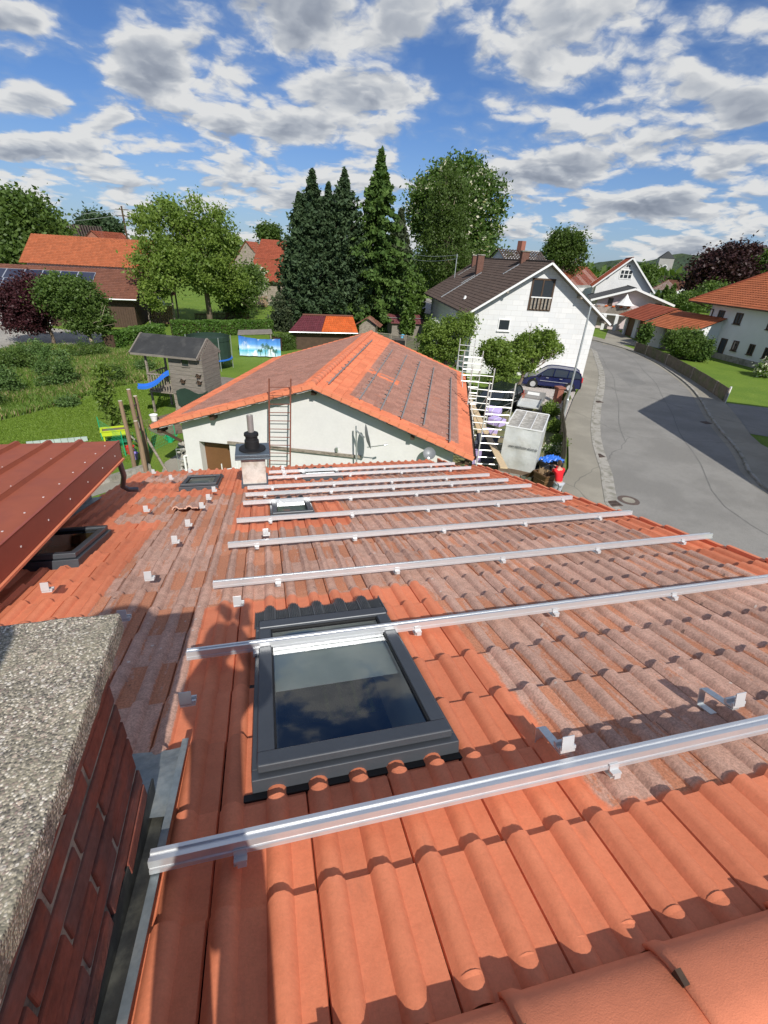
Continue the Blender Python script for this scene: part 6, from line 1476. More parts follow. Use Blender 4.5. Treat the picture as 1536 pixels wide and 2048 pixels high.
for z in (0.02, .45, .9, 1.3):
    for j in (-1, 1): mb.tube([(p[0]-.2, p[1]+.55*j, z), (p[0]+.2, p[1]+.55*j, z)], .008, 4); mb.tube([(p[0]+.2*j, p[1]-.55, z), (p[0]+.2*j, p[1]+.55, z)], .008, 4)
mb.build('wire_cage', M['galv'], t)

# ------------------------------------------------------------------ playhouse and garden play things
M['bitumen'] = mk('bitumen_felt', (.035, .036, .037), .85, var=.25, scale=2, bump=.3, bscale=60, c2=(.06, .06, .058), c2scale=1.2)
M['greyboard'] = mk('silvered_boards', (.22, .195, .165), .9, var=.35, scale=2.2, bump=.3, bscale=14, stretch=(1, 1, 9), c2=(.20, .175, .15), c2scale=1.6)
M['blue'] = mk('blue_plastic', (.03, .16, .62), .35, var=.1, scale=2, bump=0); M['green_net'] = mk('green_net', (.02, .16, .09), .7, var=.2, bump=0); M['darknet'] = mk('dark_green_net', (.02, .045, .03), .9, var=.2, bump=.3)
M['limeplast'] = mk('lime_plastic', (.50, .62, .03), .45, var=.05, bump=0); M['redp'] = mk('red_plastic', (.58, .03, .03), .4, bump=0); M['purplep'] = mk('purple_plastic', (.26, .20, .50), .45, bump=0); M['greenp'] = mk('green_plastic', (.02, .38, .17), .4, bump=0)
dp = -unit([*pray(-5993, 94)[:2], 0]); np_ = unit(np.array([-dp[1], dp[0], 0])); np_ = np_*(1 if np_[1] < 0 else -1)   # np_ points to us
pb = G(345, 830)
def pw(px, py, k=0.): return WALL(pb+np_*k, np_, px, py)
ph = thing('playhouse', 'raised wooden playhouse on stilts with black felt roof', 'playhouse', (pb[0], pb[1], 0))
BL = pw(345, 786); TL = pw(334, 706); TR = pw(402, 716); W_ = (TR-TL)@dp; z0, z1 = BL[2], TL[2]; o_ = np.array([TL[0], TL[1], 0])
P3 = lambda u, z, k=0.: o_+dp*u+Zv*z+np_*k
dep = 1.7; zap = z1+.55
mb = MB(); nb = 10; hb_ = (z1-z0)/nb; r = random.Random(3)
for k in range(nb):
    zz = z0+hb_*(k+.5); s = r.uniform(-.006, .006)
    mb.box(P3(W_/2, zz, s), (W_, .035, hb_*.94), (dp, np_, Zv)); mb.box(P3(W_+.0, zz, -dep/2), (.035, dep, hb_*.94), (dp, np_, Zv)); mb.box(P3(0, zz, -dep/2), (.035, dep, hb_*.94), (dp, np_, Zv))
for k in range(6):
    f = (k+.5)/6; mb.box(P3(W_, z1+.55*f, -dep/2), (.035, dep*(1-f), .55/6*.93), (dp, np_, Zv))
mb.build('wall', M['greyboard'], ph)
wc = pw(371, 725); uc = (wc-o_)@dp; mb = MB()
for (du, dz, sx_, sz_) in ((0, .2, .46, .05), (0, -.2, .46, .05), (-.21, 0, .05, .36), (.21, 0, .05, .36)): mb.box(P3(uc+du, wc[2]+dz, .04), (sx_, .05, sz_), (dp, np_, Zv))
wf = mb.build('window', M['greyboard'], ph); mb = MB(); mb.box(P3(uc, wc[2], .025), (.38, .02, .36), (dp, np_, Zv)); mb.build('pane', M['pane'], wf)
# roof: two felt slopes and pale bargeboards
u0 = (pw(261, 703, .25)-o_)@dp; u1 = (pw(393, 712, .25)-o_)@dp
ov = .3; eF = lambda u: P3(u, z1-.12, ov); rg = lambda u: P3(u, zap+.12, -dep/2); eBk = lambda u: P3(u, z1-.12, -dep-ov)
mb = MB(); th = Zv*.05
for a_, b_ in ((eF, rg), (eBk, rg)): mb.hexa([a_(u0), a_(u1), b_(u1), b_(u0)], [a_(u0)+th, a_(u1)+th, b_(u1)+th, b_(u0)+th])
mb.build('roof', M['bitumen'], ph)
mb = MB()
for u in (u0-.03, u1+.03):
    for a_ in (eF, eBk): mb.bar(a_(u), rg(u), .06, .16)
mb.bar(eF(u0), eF(u1), .04, .10); mb.build('bargeboard', M['greyboard'], ph)
mb = MB()
for u in (.05, W_-.05): 
    for k in (-.05, -dep+.05): mb.box(P3(u, z0/2, k), (.10, .10, z0), (dp, np_, Zv))
mb.box(P3(u0+.55, z1/2, -.05), (.09, .09, z1), (dp, np_, Zv)); mb.box(P3(u0+.55, z1/2, -dep+.05), (.09, .09, z1), (dp, np_, Zv)); build_each(mb, 'post', M['wood'], ph)
mb = MB(); mb.box(P3((u0+.5)/2, z0-.03, -dep/2), (abs(u0)-.4, dep, .06), (dp, np_, Zv)); mb.build('deck', M['wood'], ph)
mb = MB(); ra, rb_ = u0+.55, -.05
for k in range(9): mb.box(P3(ra+(rb_-ra)*k/8, z0+.45, 0), (.06, .03, .85), (dp, np_, Zv)); mb.box(P3(ra, z0+.45, -dep*k/8), (.03, .06, .85), (dp, np_, Zv))
mb.box(P3((ra+rb_)/2, z0+.9, 0.02), (rb_-ra+.1, .05, .07), (dp, np_, Zv)); mb.box(P3(ra, z0+.9, -dep/2), (.05, dep, .07), (dp, np_, Zv)); mb.build('railing', M['wood'], ph)
mb = MB(); cr = [P3(.15+.12*math.sin(k*.5)-k*.07, z0-.06-k*.26, .06+.02*k) for k in range(7)]
for a_, b_ in zip(cr, cr[1:]): mb.quad(a_, a_+dp*1.1, b_+dp*(1.1+.04), b_)
mb.build('skirt_board', M['wood'], ph)
mb = MB()   # slide
s_ = pw(338, 748, .1); e_ = pw(276, 775, .95); path = [s_, s_+(e_-s_)*.15+Zv*-.02, s_+(e_-s_)*.45-Zv*.20, s_+(e_-s_)*.75-Zv*.18, e_]
path = smoothline(path, 5); side = unit(np.cross(unit(path[-1]-path[0]), Zv)); wS = .26
for a_, b_ in zip(path, path[1:]):
    mb.quad(a_-side*wS, a_+side*wS, b_+side*wS, b_-side*wS)
    for s in (-1, 1): mb.hexa([a_+side*wS*s, a_+side*(wS*s+.03*s), b_+side*(wS*s+.03*s), b_+side*wS*s], [a_+side*wS*s+Zv*.14, a_+side*(wS*s+.03*s)+Zv*.14, b_+side*(wS*s+.03*s)+Zv*.14, b_+side*wS*s+Zv*.14])
mb.build('slide', M['blue'], ph, smooth=False)
for i, (q, k, lab) in enumerate((((366, 762), .08, 'small bird house on the playhouse front below its window'), ((397, 752), .08, 'upper of two bird houses at the right corner of the playhouse'), ((399, 765), .08, 'lower of two bird houses at the right corner of the playhouse'))):
    c = pw(*q, k); t = thing('bird_house', lab, 'bird house', c, 'bird houses on the playhouse'); mb = MB(); mb.box(c, (.17, .16, .2), (dp, np_, Zv)); mb.build('box', M['darkwood'], t); mb = MB()
    for s in (-1, 1): mb.bar(c+Zv*.15, c+dp*s*.15+Zv*.07, .24, .02, up=Zv)
    mb.build('roof', M['greyboard'], t); mb = MB(); mb.lathe(c+np_*.082, [(.03, 0), (.03, .004)], 10, ax=(dp, Zv, np_)); mb.build('entrance', M['black'], t)
c = pw(425, 760, .3); t = thing('green_net', 'green garden net draped below the playhouse', 'net', (c[0], c[1], 0)); mb = MB()
q0 = [pw(352+9*k, 782-6*math.sin(k*.9), .25) for k in range(8)]
for a_, b_ in zip(q0, q0[1:]): mb.quad(a_, b_, np.array([b_[0], b_[1], .6]), np.array([a_[0], a_[1], .75]))
mb.build('mesh', M['darknet'], t)
c = G(455, 742); t = thing('trampoline', 'trampoline with dark safety net and blue rim behind the playhouse', 'trampoline', (c[0]-1.2, c[1]+1.2, 0)); cc_ = np.array([c[0]-1.2, c[1]+1.2, 0])
mb = MB(); mb.lathe(cc_, [(1.5, .75), (1.5, 2.3), (1.49, 2.3), (1.49, .75)], 24); mb.build('safety_net', M['darknet'], t); mb = MB(); mb.lathe(cc_, [(1.52, .66), (1.62, .7), (1.62, .78), (1.3, .8)], 24); mb.build('rim', M['blue'], t)
mb = MB(); mb.lathe(cc_+Zv*0, [(1.53, 2.02), (1.53, 2.06), (1.50, 2.06)], 24); mb.build('top_band', M['darknet'], t)
mb = MB()
for k in range(6): a_ = k*math.pi/3; mb.tube([cc_+np.array([1.57*math.cos(a_), 1.57*math.sin(a_), 0]), cc_+np.array([1.57*math.cos(a_), 1.57*math.sin(a_), 2.35])], .03, 6)
build_each(mb, 'pole', M['galv'], t)
c = G(400, 790); t = thing('wooden_terrace', 'grey wooden deck beside the playhouse', 'deck', c); mb = MB(); 
for k in range(16): mb.box(c+np.array([1.0, .3, .35])+dp*(k*.145-1)+np_*-.9, (.13, 3.6, .03), (dp, np_, Zv))
mb.build('boards', M['greyboard'], t)
# climbing posts
posts = [((290, 938), (241, 780)), ((270, 938), (239, 802)), ((297, 925), (258, 793)), ((292, 943), (262, 843))]
t = thing('climbing_frame', 'frame of tall raw log posts with short cross rungs on the lawn', 'climbing frame', G(285, 938)); M['log'] = mk('peeled_log', (.25, .17, .11), .9, var=.35, scale=3, bump=.5, bscale=20, stretch=(1, 1, .2)); M['logend'] = mk('sawn_end', (.55, .50, .40), .8, bump=0)
tops = []
for (bpx, tpx) in posts:
    b = G(*bpx); h = HGT(b, *tpx); h = min(max(h, 1.5), 3.6); mb = MB(); mb.tube([b, b+Zv*h*.5+np.array([.02, .01, 0]), b+Zv*h], [.085, .078, .07], 9); o = mb.build('post', M['log'], t); mb = MB(); mb.lathe(b+Zv*(h+.001), [(.071, 0), (.071, .012)], 9); mb.build('sawn_top', M['logend'], o); tops.append((b, h))
mb = MB()
for z in (1.5, 2.0, 2.5): mb.tube([tops[0][0]+Zv*z, tops[2][0]+Zv*(z+.05)], .03, 6)
build_each(mb, 'rung', M['log'], t)
a_ = G(283, 905)+Zv*1.6; b_ = G(335, 945); mb = MB(); mb.tube([a_, b_], .05, 7); mb.tube([G(262, 905)+Zv*.9, G(300, 912)+Zv*.2], .04, 7); build_each(mb, 'brace', M['wood'], t)
c = G(236, 893); t = thing('raised_planter', 'lime yellow and green plastic planter on legs filled with soil', 'planter', c); X_ = unit(np.array([.95, .25, 0])); Y_ = np.array([-X_[1], X_[0], 0])
mb = MB()
for s in (-1, 1): mb.box(c+Y_*s*.27+Zv*.72, (1.0, .05, .20), (X_, Y_, Zv)); mb.box(c+X_*s*.48+Zv*.72, (.05, .5, .20), (X_, Y_, Zv)); mb.box(c+Y_*s*.28+Zv*.83, (1.1, .09, .03), (X_, Y_, Zv)); mb.box(c+X_*s*.50+Zv*.83, (.09, .5, .028), (X_, Y_, Zv))
mb.box(c+Zv*.63, (.98, .54, .04), (X_, Y_, Zv)); mb.build('trough', M['limeplast'], t); mb = MB(); mb.box(c+Zv*.76, (.9, .48, .06), (X_, Y_, Zv)); mb.build('soil', M['soil'], t)
mb = MB()
for i in (-1, 1):
    for j in (-1, 1): mb.box(c+X_*i*.44+Y_*j*.22+Zv*.31, (.06, .06, .62), (X_, Y_, Zv))
build_each(mb, 'leg', M['limeplast'], t); mb = MB(); mb.box(c+Zv*.25, (.86, .42, .04), (X_, Y_, Zv)); mb.build('shelf', M['green_net'], t)
def pot(name, label, px, r, h, m, z=0.0, cat='pot'):
    c = G(*px); t = thing(name, label, cat, c+Zv*z); mb = MB(); mb.lathe(c+Zv*z, [(r*.7, 0), (r, h), (r*1.08, h), (r*1.08, h*.92), (r*.9, h*.9), (r*.85, h*.8)], 16); mb.build('body', M[m], t, smooth='auto'); return c, t
c, t = pot('flower_pot', 'red pot between the planter and the log posts', (262, 908), .19, .36, 'redp'); c, t = pot('flower_pot', 'small purple pot with handle just right of the red pot', (271, 918), .15, .28, 'purplep')
mb = MB(); mb.tube([c+np.array([-.15, 0, .27]), c+np.array([0, 0, .48]), c+np.array([.15, 0, .27])], .012, 5); mb.build('handle', M['purplep'], t)
c, t = pot('watering_can', 'green plastic watering can on the grass near the garage corner', (341, 884), .16, .32, 'greenp', cat='watering can'); mb = MB(); mb.tube([c+np.array([.12, 0, .08]), c+np.array([.36, 0, .36])], [.035, .02], 6); mb.tube([c+np.array([-.14, 0, .1]), c+np.array([-.26, 0, .24]), c+np.array([-.1, 0, .36])], .018, 6); mb.build('spout', M['greenp'], t)
c, t = pot('bucket', 'white bucket under the left eave tip of the garage', (309, 842), .19, .34, 'plastic_white', cat='bucket')
# young walnut
b = G(226, 858); tree('young_walnut', 'young slender tree with large bright green leaves behind the log posts', (b[0], b[1], 0), [blob(205, 745, b[1], 13, 18), blob(208, 785, b[1], 14, 24), blob(218, 815, b[1], 15, 20), blob(236, 835, b[1]-.2, 14, 14), blob(196, 770, b[1], 8, 10)], at(203, 735, b[1]), .03, 'apple', 60, 22, .15, .13, 120, nl=6, split=.2, aspect=2.4, droop=.5)
# green wire garden fence
t = thing('wire_fence', 'thin green wire mesh fence crossing the lawn behind the log posts', 'fence', G(250, 905)); mb = MB(); ln = [G(205, 880), G(252, 912), G(300, 905), G(352, 880)]
for a_, b_ in zip(ln, ln[1:]):
    L = np.linalg.norm(b_-a_); n_ = int(L/.10)
    for k in range(n_+1): p = a_+(b_-a_)*k/n_; mb.tube([p, p+Zv*1.0], .003, 3, cap=False)
    for z in (.05, .2, .35, .5, .65, .8, .98): mb.tube([a_+Zv*z, b_+Zv*z], .003, 3, cap=False)
mb.build('mesh', M['greenp'], t); mb = MB()
for p in ln: mb.tube([p, p+Zv*1.1], .02, 6)
build_each(mb, 'post', M['greenp'], t)
a_ = G(55, 893); b_ = G(177, 882); t = thing('panel_border', 'low white translucent panel border behind the red metal roof', 'border', a_); mb = MB()
for k in range(9): p, q = a_+(b_-a_)*k/9, a_+(b_-a_)*(k+.94)/9; mb.bar(p+Zv*.11, q+Zv*.11, .04, .22)
mb.build('panels', mk('translucent_panel', (.42, .50, .46), .5, bump=0), t)
t = thing('stone_edging', 'pale weathered stone edging along the concrete path', 'edging', G(200, 950)); mb = MB(); a_ = G(150, 985); b_ = G(300, 936)
for k in range(14): p, q = a_+(b_-a_)*k/14, a_+(b_-a_)*(k+.95)/14; mb.bar(p+Zv*.1, q+Zv*.1, .22, .2)
mb.build('stones', M['kerb'], t)
# beach banner and its shelter
def bannermat(o3, X3, L, H):
    m = bpy.data.materials.new('printed_beach_banner'); m.use_nodes = True; w = NT(m.node_tree); tc = w.n('ShaderNodeTexCoord'); s = w.n('ShaderNodeSeparateXYZ'); w.l(tc.outputs['Object'], s.inputs[0])
    z = w.math('DIVIDE', s.outputs[2], H); n = w.noise(tc.outputs['Object'], 1.2, 4, .6)
    sky = w.ramp(z, [(0, (.55, .75, .85)), (.28, (.10, .50, .68)), (.42, (.55, .72, .88)), (.6, (.12, .35, .75)), (1, (.03, .12, .48))]); cc = w.mix(w.smooth(n, .52, .66), sky, (.85, .88, .92)); pbsdf(w, cc, .6, 0, .2); return m
A_ = at(480, 713, 42.5); A_[2] = 0.1; Bn = at(562, 716, 42.0); Bn[2] = .1; Xb = unit(Bn-A_); Lb = np.linalg.norm(Bn-A_); Hb = at(478, 671, 42.5)[2]-.1
t = thing('beach_banner', 'hanging cloth banner printed with blue sky, sea and palms', 'banner', A_); mb = MB(); n_ = 30
for i in range(n_+1):
    for j in range(7):
        u = i/n_; v = j/6; sag = .10*math.sin(math.pi*u)*v*1.5; mb.v.append(tuple(A_+Xb*Lb*u+Zv*(Hb*v-sag-.12*u*v)+np.array([0, .07*math.sin(u*23)+.03*math.sin(u*51), 0])))
for i in range(n_):
    for j in range(6): k = i*7+j; mb.f.append((k, k+7, k+8, k+1)); mb.m.append(0)
mb.build('cloth', bannermat(A_, Xb, Lb, Hb), t, smooth=True); M['palm'] = mk('printed_palm', (.06, .16, .08), .7, bump=0)
mb = MB(); rp = random.Random(6)
for (u, zc, s) in ((.62, .55, .42), (.75, .45, .36), (.50, .30, .25), (.86, .32, .28)):
    c = A_+Xb*Lb*u+Zv*(Hb*zc)+np.array([0, -.14, 0])
    for k in range(9):
        a2 = math.pi*2*k/9+rp.random()*.4; e2 = c+Xb*math.cos(a2)*s+Zv*(math.sin(a2)*s*.7-.08); pm = (c+e2)/2+Zv*.09
        mb.quad(c, pm+Zv*.05, e2, pm-Zv*.03)
    mb.quad(c-Xb*.02, c+Xb*.02, c+Xb*.05-Zv*Hb*zc*.8, c+Xb*.01-Zv*Hb*zc*.8)
mb.build('palm_print', M['palm'], t)
t = thing('garden_shelter', 'flat grey shelter roof on thin posts behind the beach banner', 'shelter', (A_[0], 45, 0)); c = at(510, 664, 45); mb = MB(); mb.box(c, (2.9, 2.2, .10), (unit(np.array([1, 0, .05])), np.array([0, 1., 0]), Zv)); mb.build('roof', M['greyboard'], t)
for dx in (-1.3, 1.3):
    for dy in (-1, 1): mb = MB(); mb.box((c[0]+dx, 45+dy, c[2]/2), (.09, .09, c[2])); mb.build('post', M['wood'], t)
# shed with maroon and orange roof
eL = at(578, 660, 45.6); eR = at(716, 669, 45.6); tL = at(601, 627, 48.4); tR = at(736, 645, 48.4); z_e = (eL[2]+eR[2])/2; z_t = (tL[2]+tR[2])/2+.15
t = thing('garden_shed', 'low dark shed whose roof is half maroon and half bright orange', 'shed', (eL[0]+2.5, 47.5, 0)); f_ = (.46)
E0, E1_ = np.array([eL[0], 45.6, z_e]), np.array([eR[0], 45.6, z_e]); T0, T1 = np.array([tL[0]+.2, 48.4, z_t]), np.array([eR[0], 48.4, z_t])
mb = MB(); trap(mb, E0, E0+(E1_-E0)*f_*.99, T0, T0+(T1-T0)*f_*.99, seed=3, wt=.2); mb.build('maroon_roof_half', M['t_maroon'], t); mb = MB(); trap(mb, E0+(E1_-E0)*f_, E1_, T0+(T1-T0)*f_, T1, seed=4, wt=.2); mb.build('orange_roof_half', M['t_vivid'], t)
bk0, bk1 = T0+(T0-E0)*np.array([1, 1, -1]), T1+(T1-E1_)*np.array([1, 1, -1]); mb = MB(); trap(mb, bk0, bk1, T0, T1, seed=5, wt=.2); mb.build('rear_roof', M['t_vivid'], t)
mb = MB(); mb.tube([T0+Zv*.08, T1+Zv*.08], .08, 8); mb.build('ridge', M['t_old'], t)
mb = MB(); 
for xx in (E0[0]+.4, E1_[0]-.4): mb.poly([(xx, 46.1, 0), (xx, 50.7, 0), (xx, 50.7, z_e+.1), (xx, 48.4, z_t-.1), (xx, 46.1, z_e+.1)])
mb.quad((E0[0]+.4, 46.1, 0), (E1_[0]-.4, 46.1, 0), (E1_[0]-.4, 46.1, z_e+.1), (E0[0]+.4, 46.1, z_e+.1)); mb.build('wall', M['darkwood'], t)
mb = MB(); mb.tube([E0-Zv*.05, E1_-Zv*.05], .05, 6); mb.build('gutter', M['galv'], t)
simple_house('small_shed', 'tiny weathered shed directly right of the orange and maroon roof', 742, 49, 1.6, 2.4, 1.9, 2.7, 20, 't_old', 'wood', 9)
# maroon roof shed and louvre fence
c0 = at(782, 648, 52); c1_ = at(852, 645, 52); t = thing('maroon_shed', 'shed with flat maroon metal roof behind the louvre fence', 'shed', (c0[0]+1.5, 53, 0)); zc = (c0[2]+c1_[2])/2; zt3 = at(815, 629, 54.6)[2]
M['maroonmetal'] = mk('maroon_metal_sheet', (.17, .055, .06), .5, var=.1, bump=0)
mb = MB(); 
for k in range(16):
    x = c0[0]+(c1_[0]-c0[0])*k/16; x2 = c0[0]+(c1_[0]-c0[0])*(k+1)/16; z = .03*(k % 2); mb.quad((x, 52, zc+z), (x2, 52, zc+z), (x2, 54.6, zt3+z), (x, 54.6, zt3+z)); mb.quad((x, 52, zc-.06), (x2, 52, zc-.06), (x2, 52, zc+z), (x, 52, zc+z))
mb.build('roof', M['maroonmetal'], t); mb = MB(); mb.box(((c0[0]+c1_[0])/2, 53.3, zc/2), (c1_[0]-c0[0]-.4, 2, zc-.05)); mb.build('wall', M['greyboard'], t)
mb = MB(); mb.box(((c0[0]+c1_[0])/2, 53.2, (zc+zt3)/2+.08), (c1_[0]-c0[0], .25, .02)); mb.build('roof_batten', M['galv'], t)
lf0 = G(752, 712); lf1 = G(838, 722); dlf = (lf1-lf0)/3
for k in range(3):
    a_ = lf0+dlf*k; X_ = unit(dlf); L_ = np.linalg.norm(dlf)-.12; Y_ = np.array([-X_[1], X_[0], 0]); t = thing('louvre_fence_panel', ['left weathered wooden louvre fence panel', 'middle weathered wooden louvre fence panel with arched top', 'right weathered wooden louvre fence panel beside the fruit tree'][k], 'fence', a_, 'louvre fence behind the garage roof'); mb = MB()
    for j in range(15): mb.box(a_+X_*L_/2+Zv*(.12+.125*j), (L_-.1, .02, .11), (X_, unit(Y_+Zv*.4), np.cross(X_, unit(Y_+Zv*.4))))
    mb.build('slats', M['greyboard'], t); mb = MB(); mb.box(a_+Zv*1.05, (.09, .09, 2.1), (X_, Y_, Zv)); mb.box(a_+X_*L_+Zv*1.05, (.07, .09, 2.0), (X_, Y_, Zv)); mb.box(a_+X_*L_/2+Zv*2.02, (L_, .06, .06), (X_, Y_, Zv)); mb.build('frame', M['wood'], t)
for (px, r_, h_, m_, lab, nm) in (((768, 708), .3, .4, 'terracotta', 'terracotta pot with plants behind the garage ridge, left one', 'flower_pot'), ((779, 712), .28, .38, 'terracotta', 'terracotta pot with plants behind the garage ridge, right one', 'flower_pot')):
    c, t = pot(nm, lab, px, r_, h_, m_); rng = np.random.default_rng(5); leaf_object('plant', LM['apple'], t, np.array(c)+np.array([0, 0, .55])+rng.normal(size=(220, 3))*np.array([.2, .2, .16]), .12, rng)
c = G(797, 716); t = thing('mesh_playpen', 'black mesh pen with a light blue ball on its rim', 'playpen', c); mb = MB(); mb.lathe(c, [(.7, 0), (.7, 1.6), (.68, 1.6), (.68, 0)], 8); mb.build('mesh', M['black'], t)
t = thing('ball', 'light blue ball above the black mesh pen', 'ball', c+Zv*1.6); mb = MB(); mb.ball(c+np.array([.2, -.2, 1.85]), .24, 14, 8); mb.build('ball', mk('light_blue', (.12, .50, .80), .5, bump=0), t, smooth=True)
# dark picket fence behind the hedge under the tall tree
t = thing('picket_fence', 'low dark picket fence below the tall loose tree', 'fence', G(395, 640)); a_ = G(392, 644); b_ = G(500, 640); X_ = unit(b_-a_); L_ = np.linalg.norm(b_-a_); mb = MB()
for k in range(int(L_/.16)): mb.box(a_+X_*(.16*k)+Zv*.5, (.08, .03, 1.0), (X_, np.array([-X_[1], X_[0], 0]), Zv))
mb.bar(a_+Zv*.3, b_+Zv*.3, .05, .07); mb.bar(a_+Zv*.8, b_+Zv*.8, .05, .07); mb.build('pickets', M['darkwood'], t)

# ------------------------------------------------------------------ yard: scaffold, trailer, vehicles, bins, person
M['scaf'] = mk('scaffold_aluminium', (.74, .73, .69), .4, .5, var=.15, scale=6, bump=0)
fr_b = G(990, 953); hF = HGT(fr_b, 1032, 766); sax = gd
ts = [((980, 764), (1032, 767), 'nearest'), ((946, 733), (990, 737), 'second'), ((930, 700), (967, 702), 'third'), ((921, 677), (951, 680), 'farthest')]
for i, (l, r_, w_) in enumerate(ts):
    A_ = G(*l, hF); B_ = G(*r_, hF); d = unit(np.array([B_[0]-A_[0], B_[1]-A_[1], 0])); mid = (A_+B_)/2; wd = .60 if i == 0 else .58; wd = np.linalg.norm((B_-A_)[:2])/2
    t = thing('scaffold_frame', '%s ladder shaped aluminium scaffold frame beside the garage eave' % w_, 'scaffold frame', (mid[0], mid[1], 0), 'aluminium scaffold frames along the garage')
    mb = MB()
    for s in (-1, 1): p = mid+d*s*wd; mb.tube([(p[0], p[1], 0), (p[0], p[1], hF)], .028, 8)
    build_each(mb, 'upright', M['scaf'], t); mb = MB(); z = .3
    while z < hF-.1: mb.tube([(mid-d*wd)*np.array([1, 1, 0])+Zv*z, (mid+d*wd)*np.array([1, 1, 0])+Zv*z], .024, 6); z += .31
    build_each(mb, 'rung', M['scaf'], t)
    if i < 3:
        C_ = G(*ts[i+1][0], hF); D2 = G(*ts[i+1][1], hF); mb = MB(); mb.tube([(A_[0], A_[1], .4), (C_[0], C_[1], hF-.9)], .02, 6); mb.tube([(B_[0], B_[1], hF-.9), (D2[0], D2[1], .4)], .02, 6); build_each(mb, 'brace', M['scaf'], t)
def plank(label, a_, b_, w_=.3, th=.045):
    t = thing('plank', label, 'plank', a_, 'pale timber planks at the scaffold'); mb = MB(); mb.bar(a_, b_, w_, th); mb.build('board', M['newwood'], t)
plank('long pale plank slanting over the scaffold rungs down to the trailer', G(1008, 936, 1.35), G(940, 800, .9), .28); plank('second pale plank lying beside the long one', G(960, 865, .5), G(928, 770, .5), .25); plank('short pale board under the purple packs', G(962, 900, .3), G(990, 868, .3), .22)
# tarpaulin trailer
M['tarp'] = mk('grey_tarpaulin', (.55, .565, .55), .55, var=.08, scale=1.5, bump=.5, bscale=3.5, bdist=.05, c2=(.48, .48, .45), c2scale=1.5); M['tarp_dirty'] = mk('dirty_translucent_tarpaulin', (.50, .48, .43), .6, var=.3, scale=6, bump=.2, bscale=20, c2=(.27, .25, .21), c2scale=9, c2lo=.42, c2hi=.6, stretch=(.6, 2.2, 1)); M['ply'] = mk('brown_plywood', (.17, .12, .085), .7, var=.3, scale=6, bump=.1); M['navy'] = mk('dark_text', (.05, .055, .07), .6, bump=0)
zB = .62; rl_ = G(997, 934, zB); rr_ = G(1066, 948, zB); dx_ = unit(np.array([rr_[0]-rl_[0], rr_[1]-rl_[1], 0])); wT = np.linalg.norm((rr_-rl_)[:2]); fy_ = np.array([-dx_[1], dx_[0], 0])
hT = HGT(rl_, 1018, 853)+zB; fT = WALL(rl_*np.array([1, 1, 0])+Zv*hT, Zv, 1030, 820); LT = abs((fT-rl_)@fy_)
TP = lambda u, v, z: rl_*np.array([1, 1, 0])+dx_*u+fy_*v+Zv*z
tr = thing('box_trailer', 'tall grey tarpaulin covered trailer with a web address on its rear', 'trailer', TP(wT/2, LT/2, 0))
mb = MB(); nU, nZ = 14, 16
def skin(mb, f, nu, nz):
    b0_ = len(mb.v)
    for i in range(nu+1):
        for j in range(nz+1): mb.v.append(tuple(f(i/nu, j/nz)))
    for i in range(nu):
        for j in range(nz): k = b0_+i*(nz+1)+j; mb.f.append((k, k+nz+1, k+nz+2, k+1)); mb.m.append(0)
wob = lambda a, b: .018*math.sin(a*9+b*5)+.012*math.sin(b*14-a*4)
skin(mb, lambda a, b: TP(wT*a, -.01-wob(a, b)*math.sin(math.pi*a)-.05*math.sin(math.pi*b), zB+(hT-zB)*b), nU, nZ); skin(mb, lambda a, b: TP(wT+wob(a, b)*math.sin(math.pi*a), LT*a, zB+(hT-zB)*b), nU, nZ); skin(mb, lambda a, b: TP(-wob(a, b)*math.sin(math.pi*a), LT*(1-a), zB+(hT-zB)*b), nU, nZ); skin(mb, lambda a, b: TP(wT*(1-a), LT, zB+(hT-zB)*b), nU, nZ)
mb.build('tarpaulin', M['tarp'], tr, smooth=True)
mb = MB(); skin(mb, lambda a, b: TP(wT*a, LT*b, hT+.03-.05*abs(math.sin(a*math.pi*3))*math.sin(math.pi*b)), 24, 10); mb.build('top_cover', M['tarp_dirty'], tr, smooth=True)
mb = MB()
for u in (0, wT/3, wT*2/3, wT): mb.bar(TP(u, 0, hT+.025), TP(u, LT, hT+.025), .045 if u in (0, wT) else .03, .03)
for v in (0, LT): mb.bar(TP(0, v, hT+.03), TP(wT, v, hT+.03), .05, .04)
mb.build('roof_seams', M['plastic_white'], tr)
mb = MB(); mb.box(TP(wT/2, .0, .50), (wT, .05, .32), (dx_, fy_, Zv)); mb.build('tail_board', M['ply'], tr)
mb = MB(); mb.box(TP(wT/2, LT/2, .42), (wT, LT, .06), (dx_, fy_, Zv))
for k in range(3): mb.box(TP(wT*(k+.5)/3, -.035, .37), (wT/3-.05, .03, .20), (dx_, fy_, Zv))
mb.box(TP(wT/2, -.03, .30), (wT, .06, .05), (dx_, fy_, Zv)); mb.build('chassis', M['galv'], tr)
for s in (-.05, wT+.05):
    mb = MB(); mb.lathe(TP(s, LT*.45, .32)-dx_*.09, [(.30, 0), (.32, .02), (.32, .16), (.30, .18)], 20, ax=(fy_, Zv, dx_)); mb.build('wheel', M['black'], tr)
mb = MB(); mb.bar(TP(wT/2, LT, .4), TP(wT/2, LT+1.1, .42), .08, .08); mb.build('drawbar', M['galv'], tr)
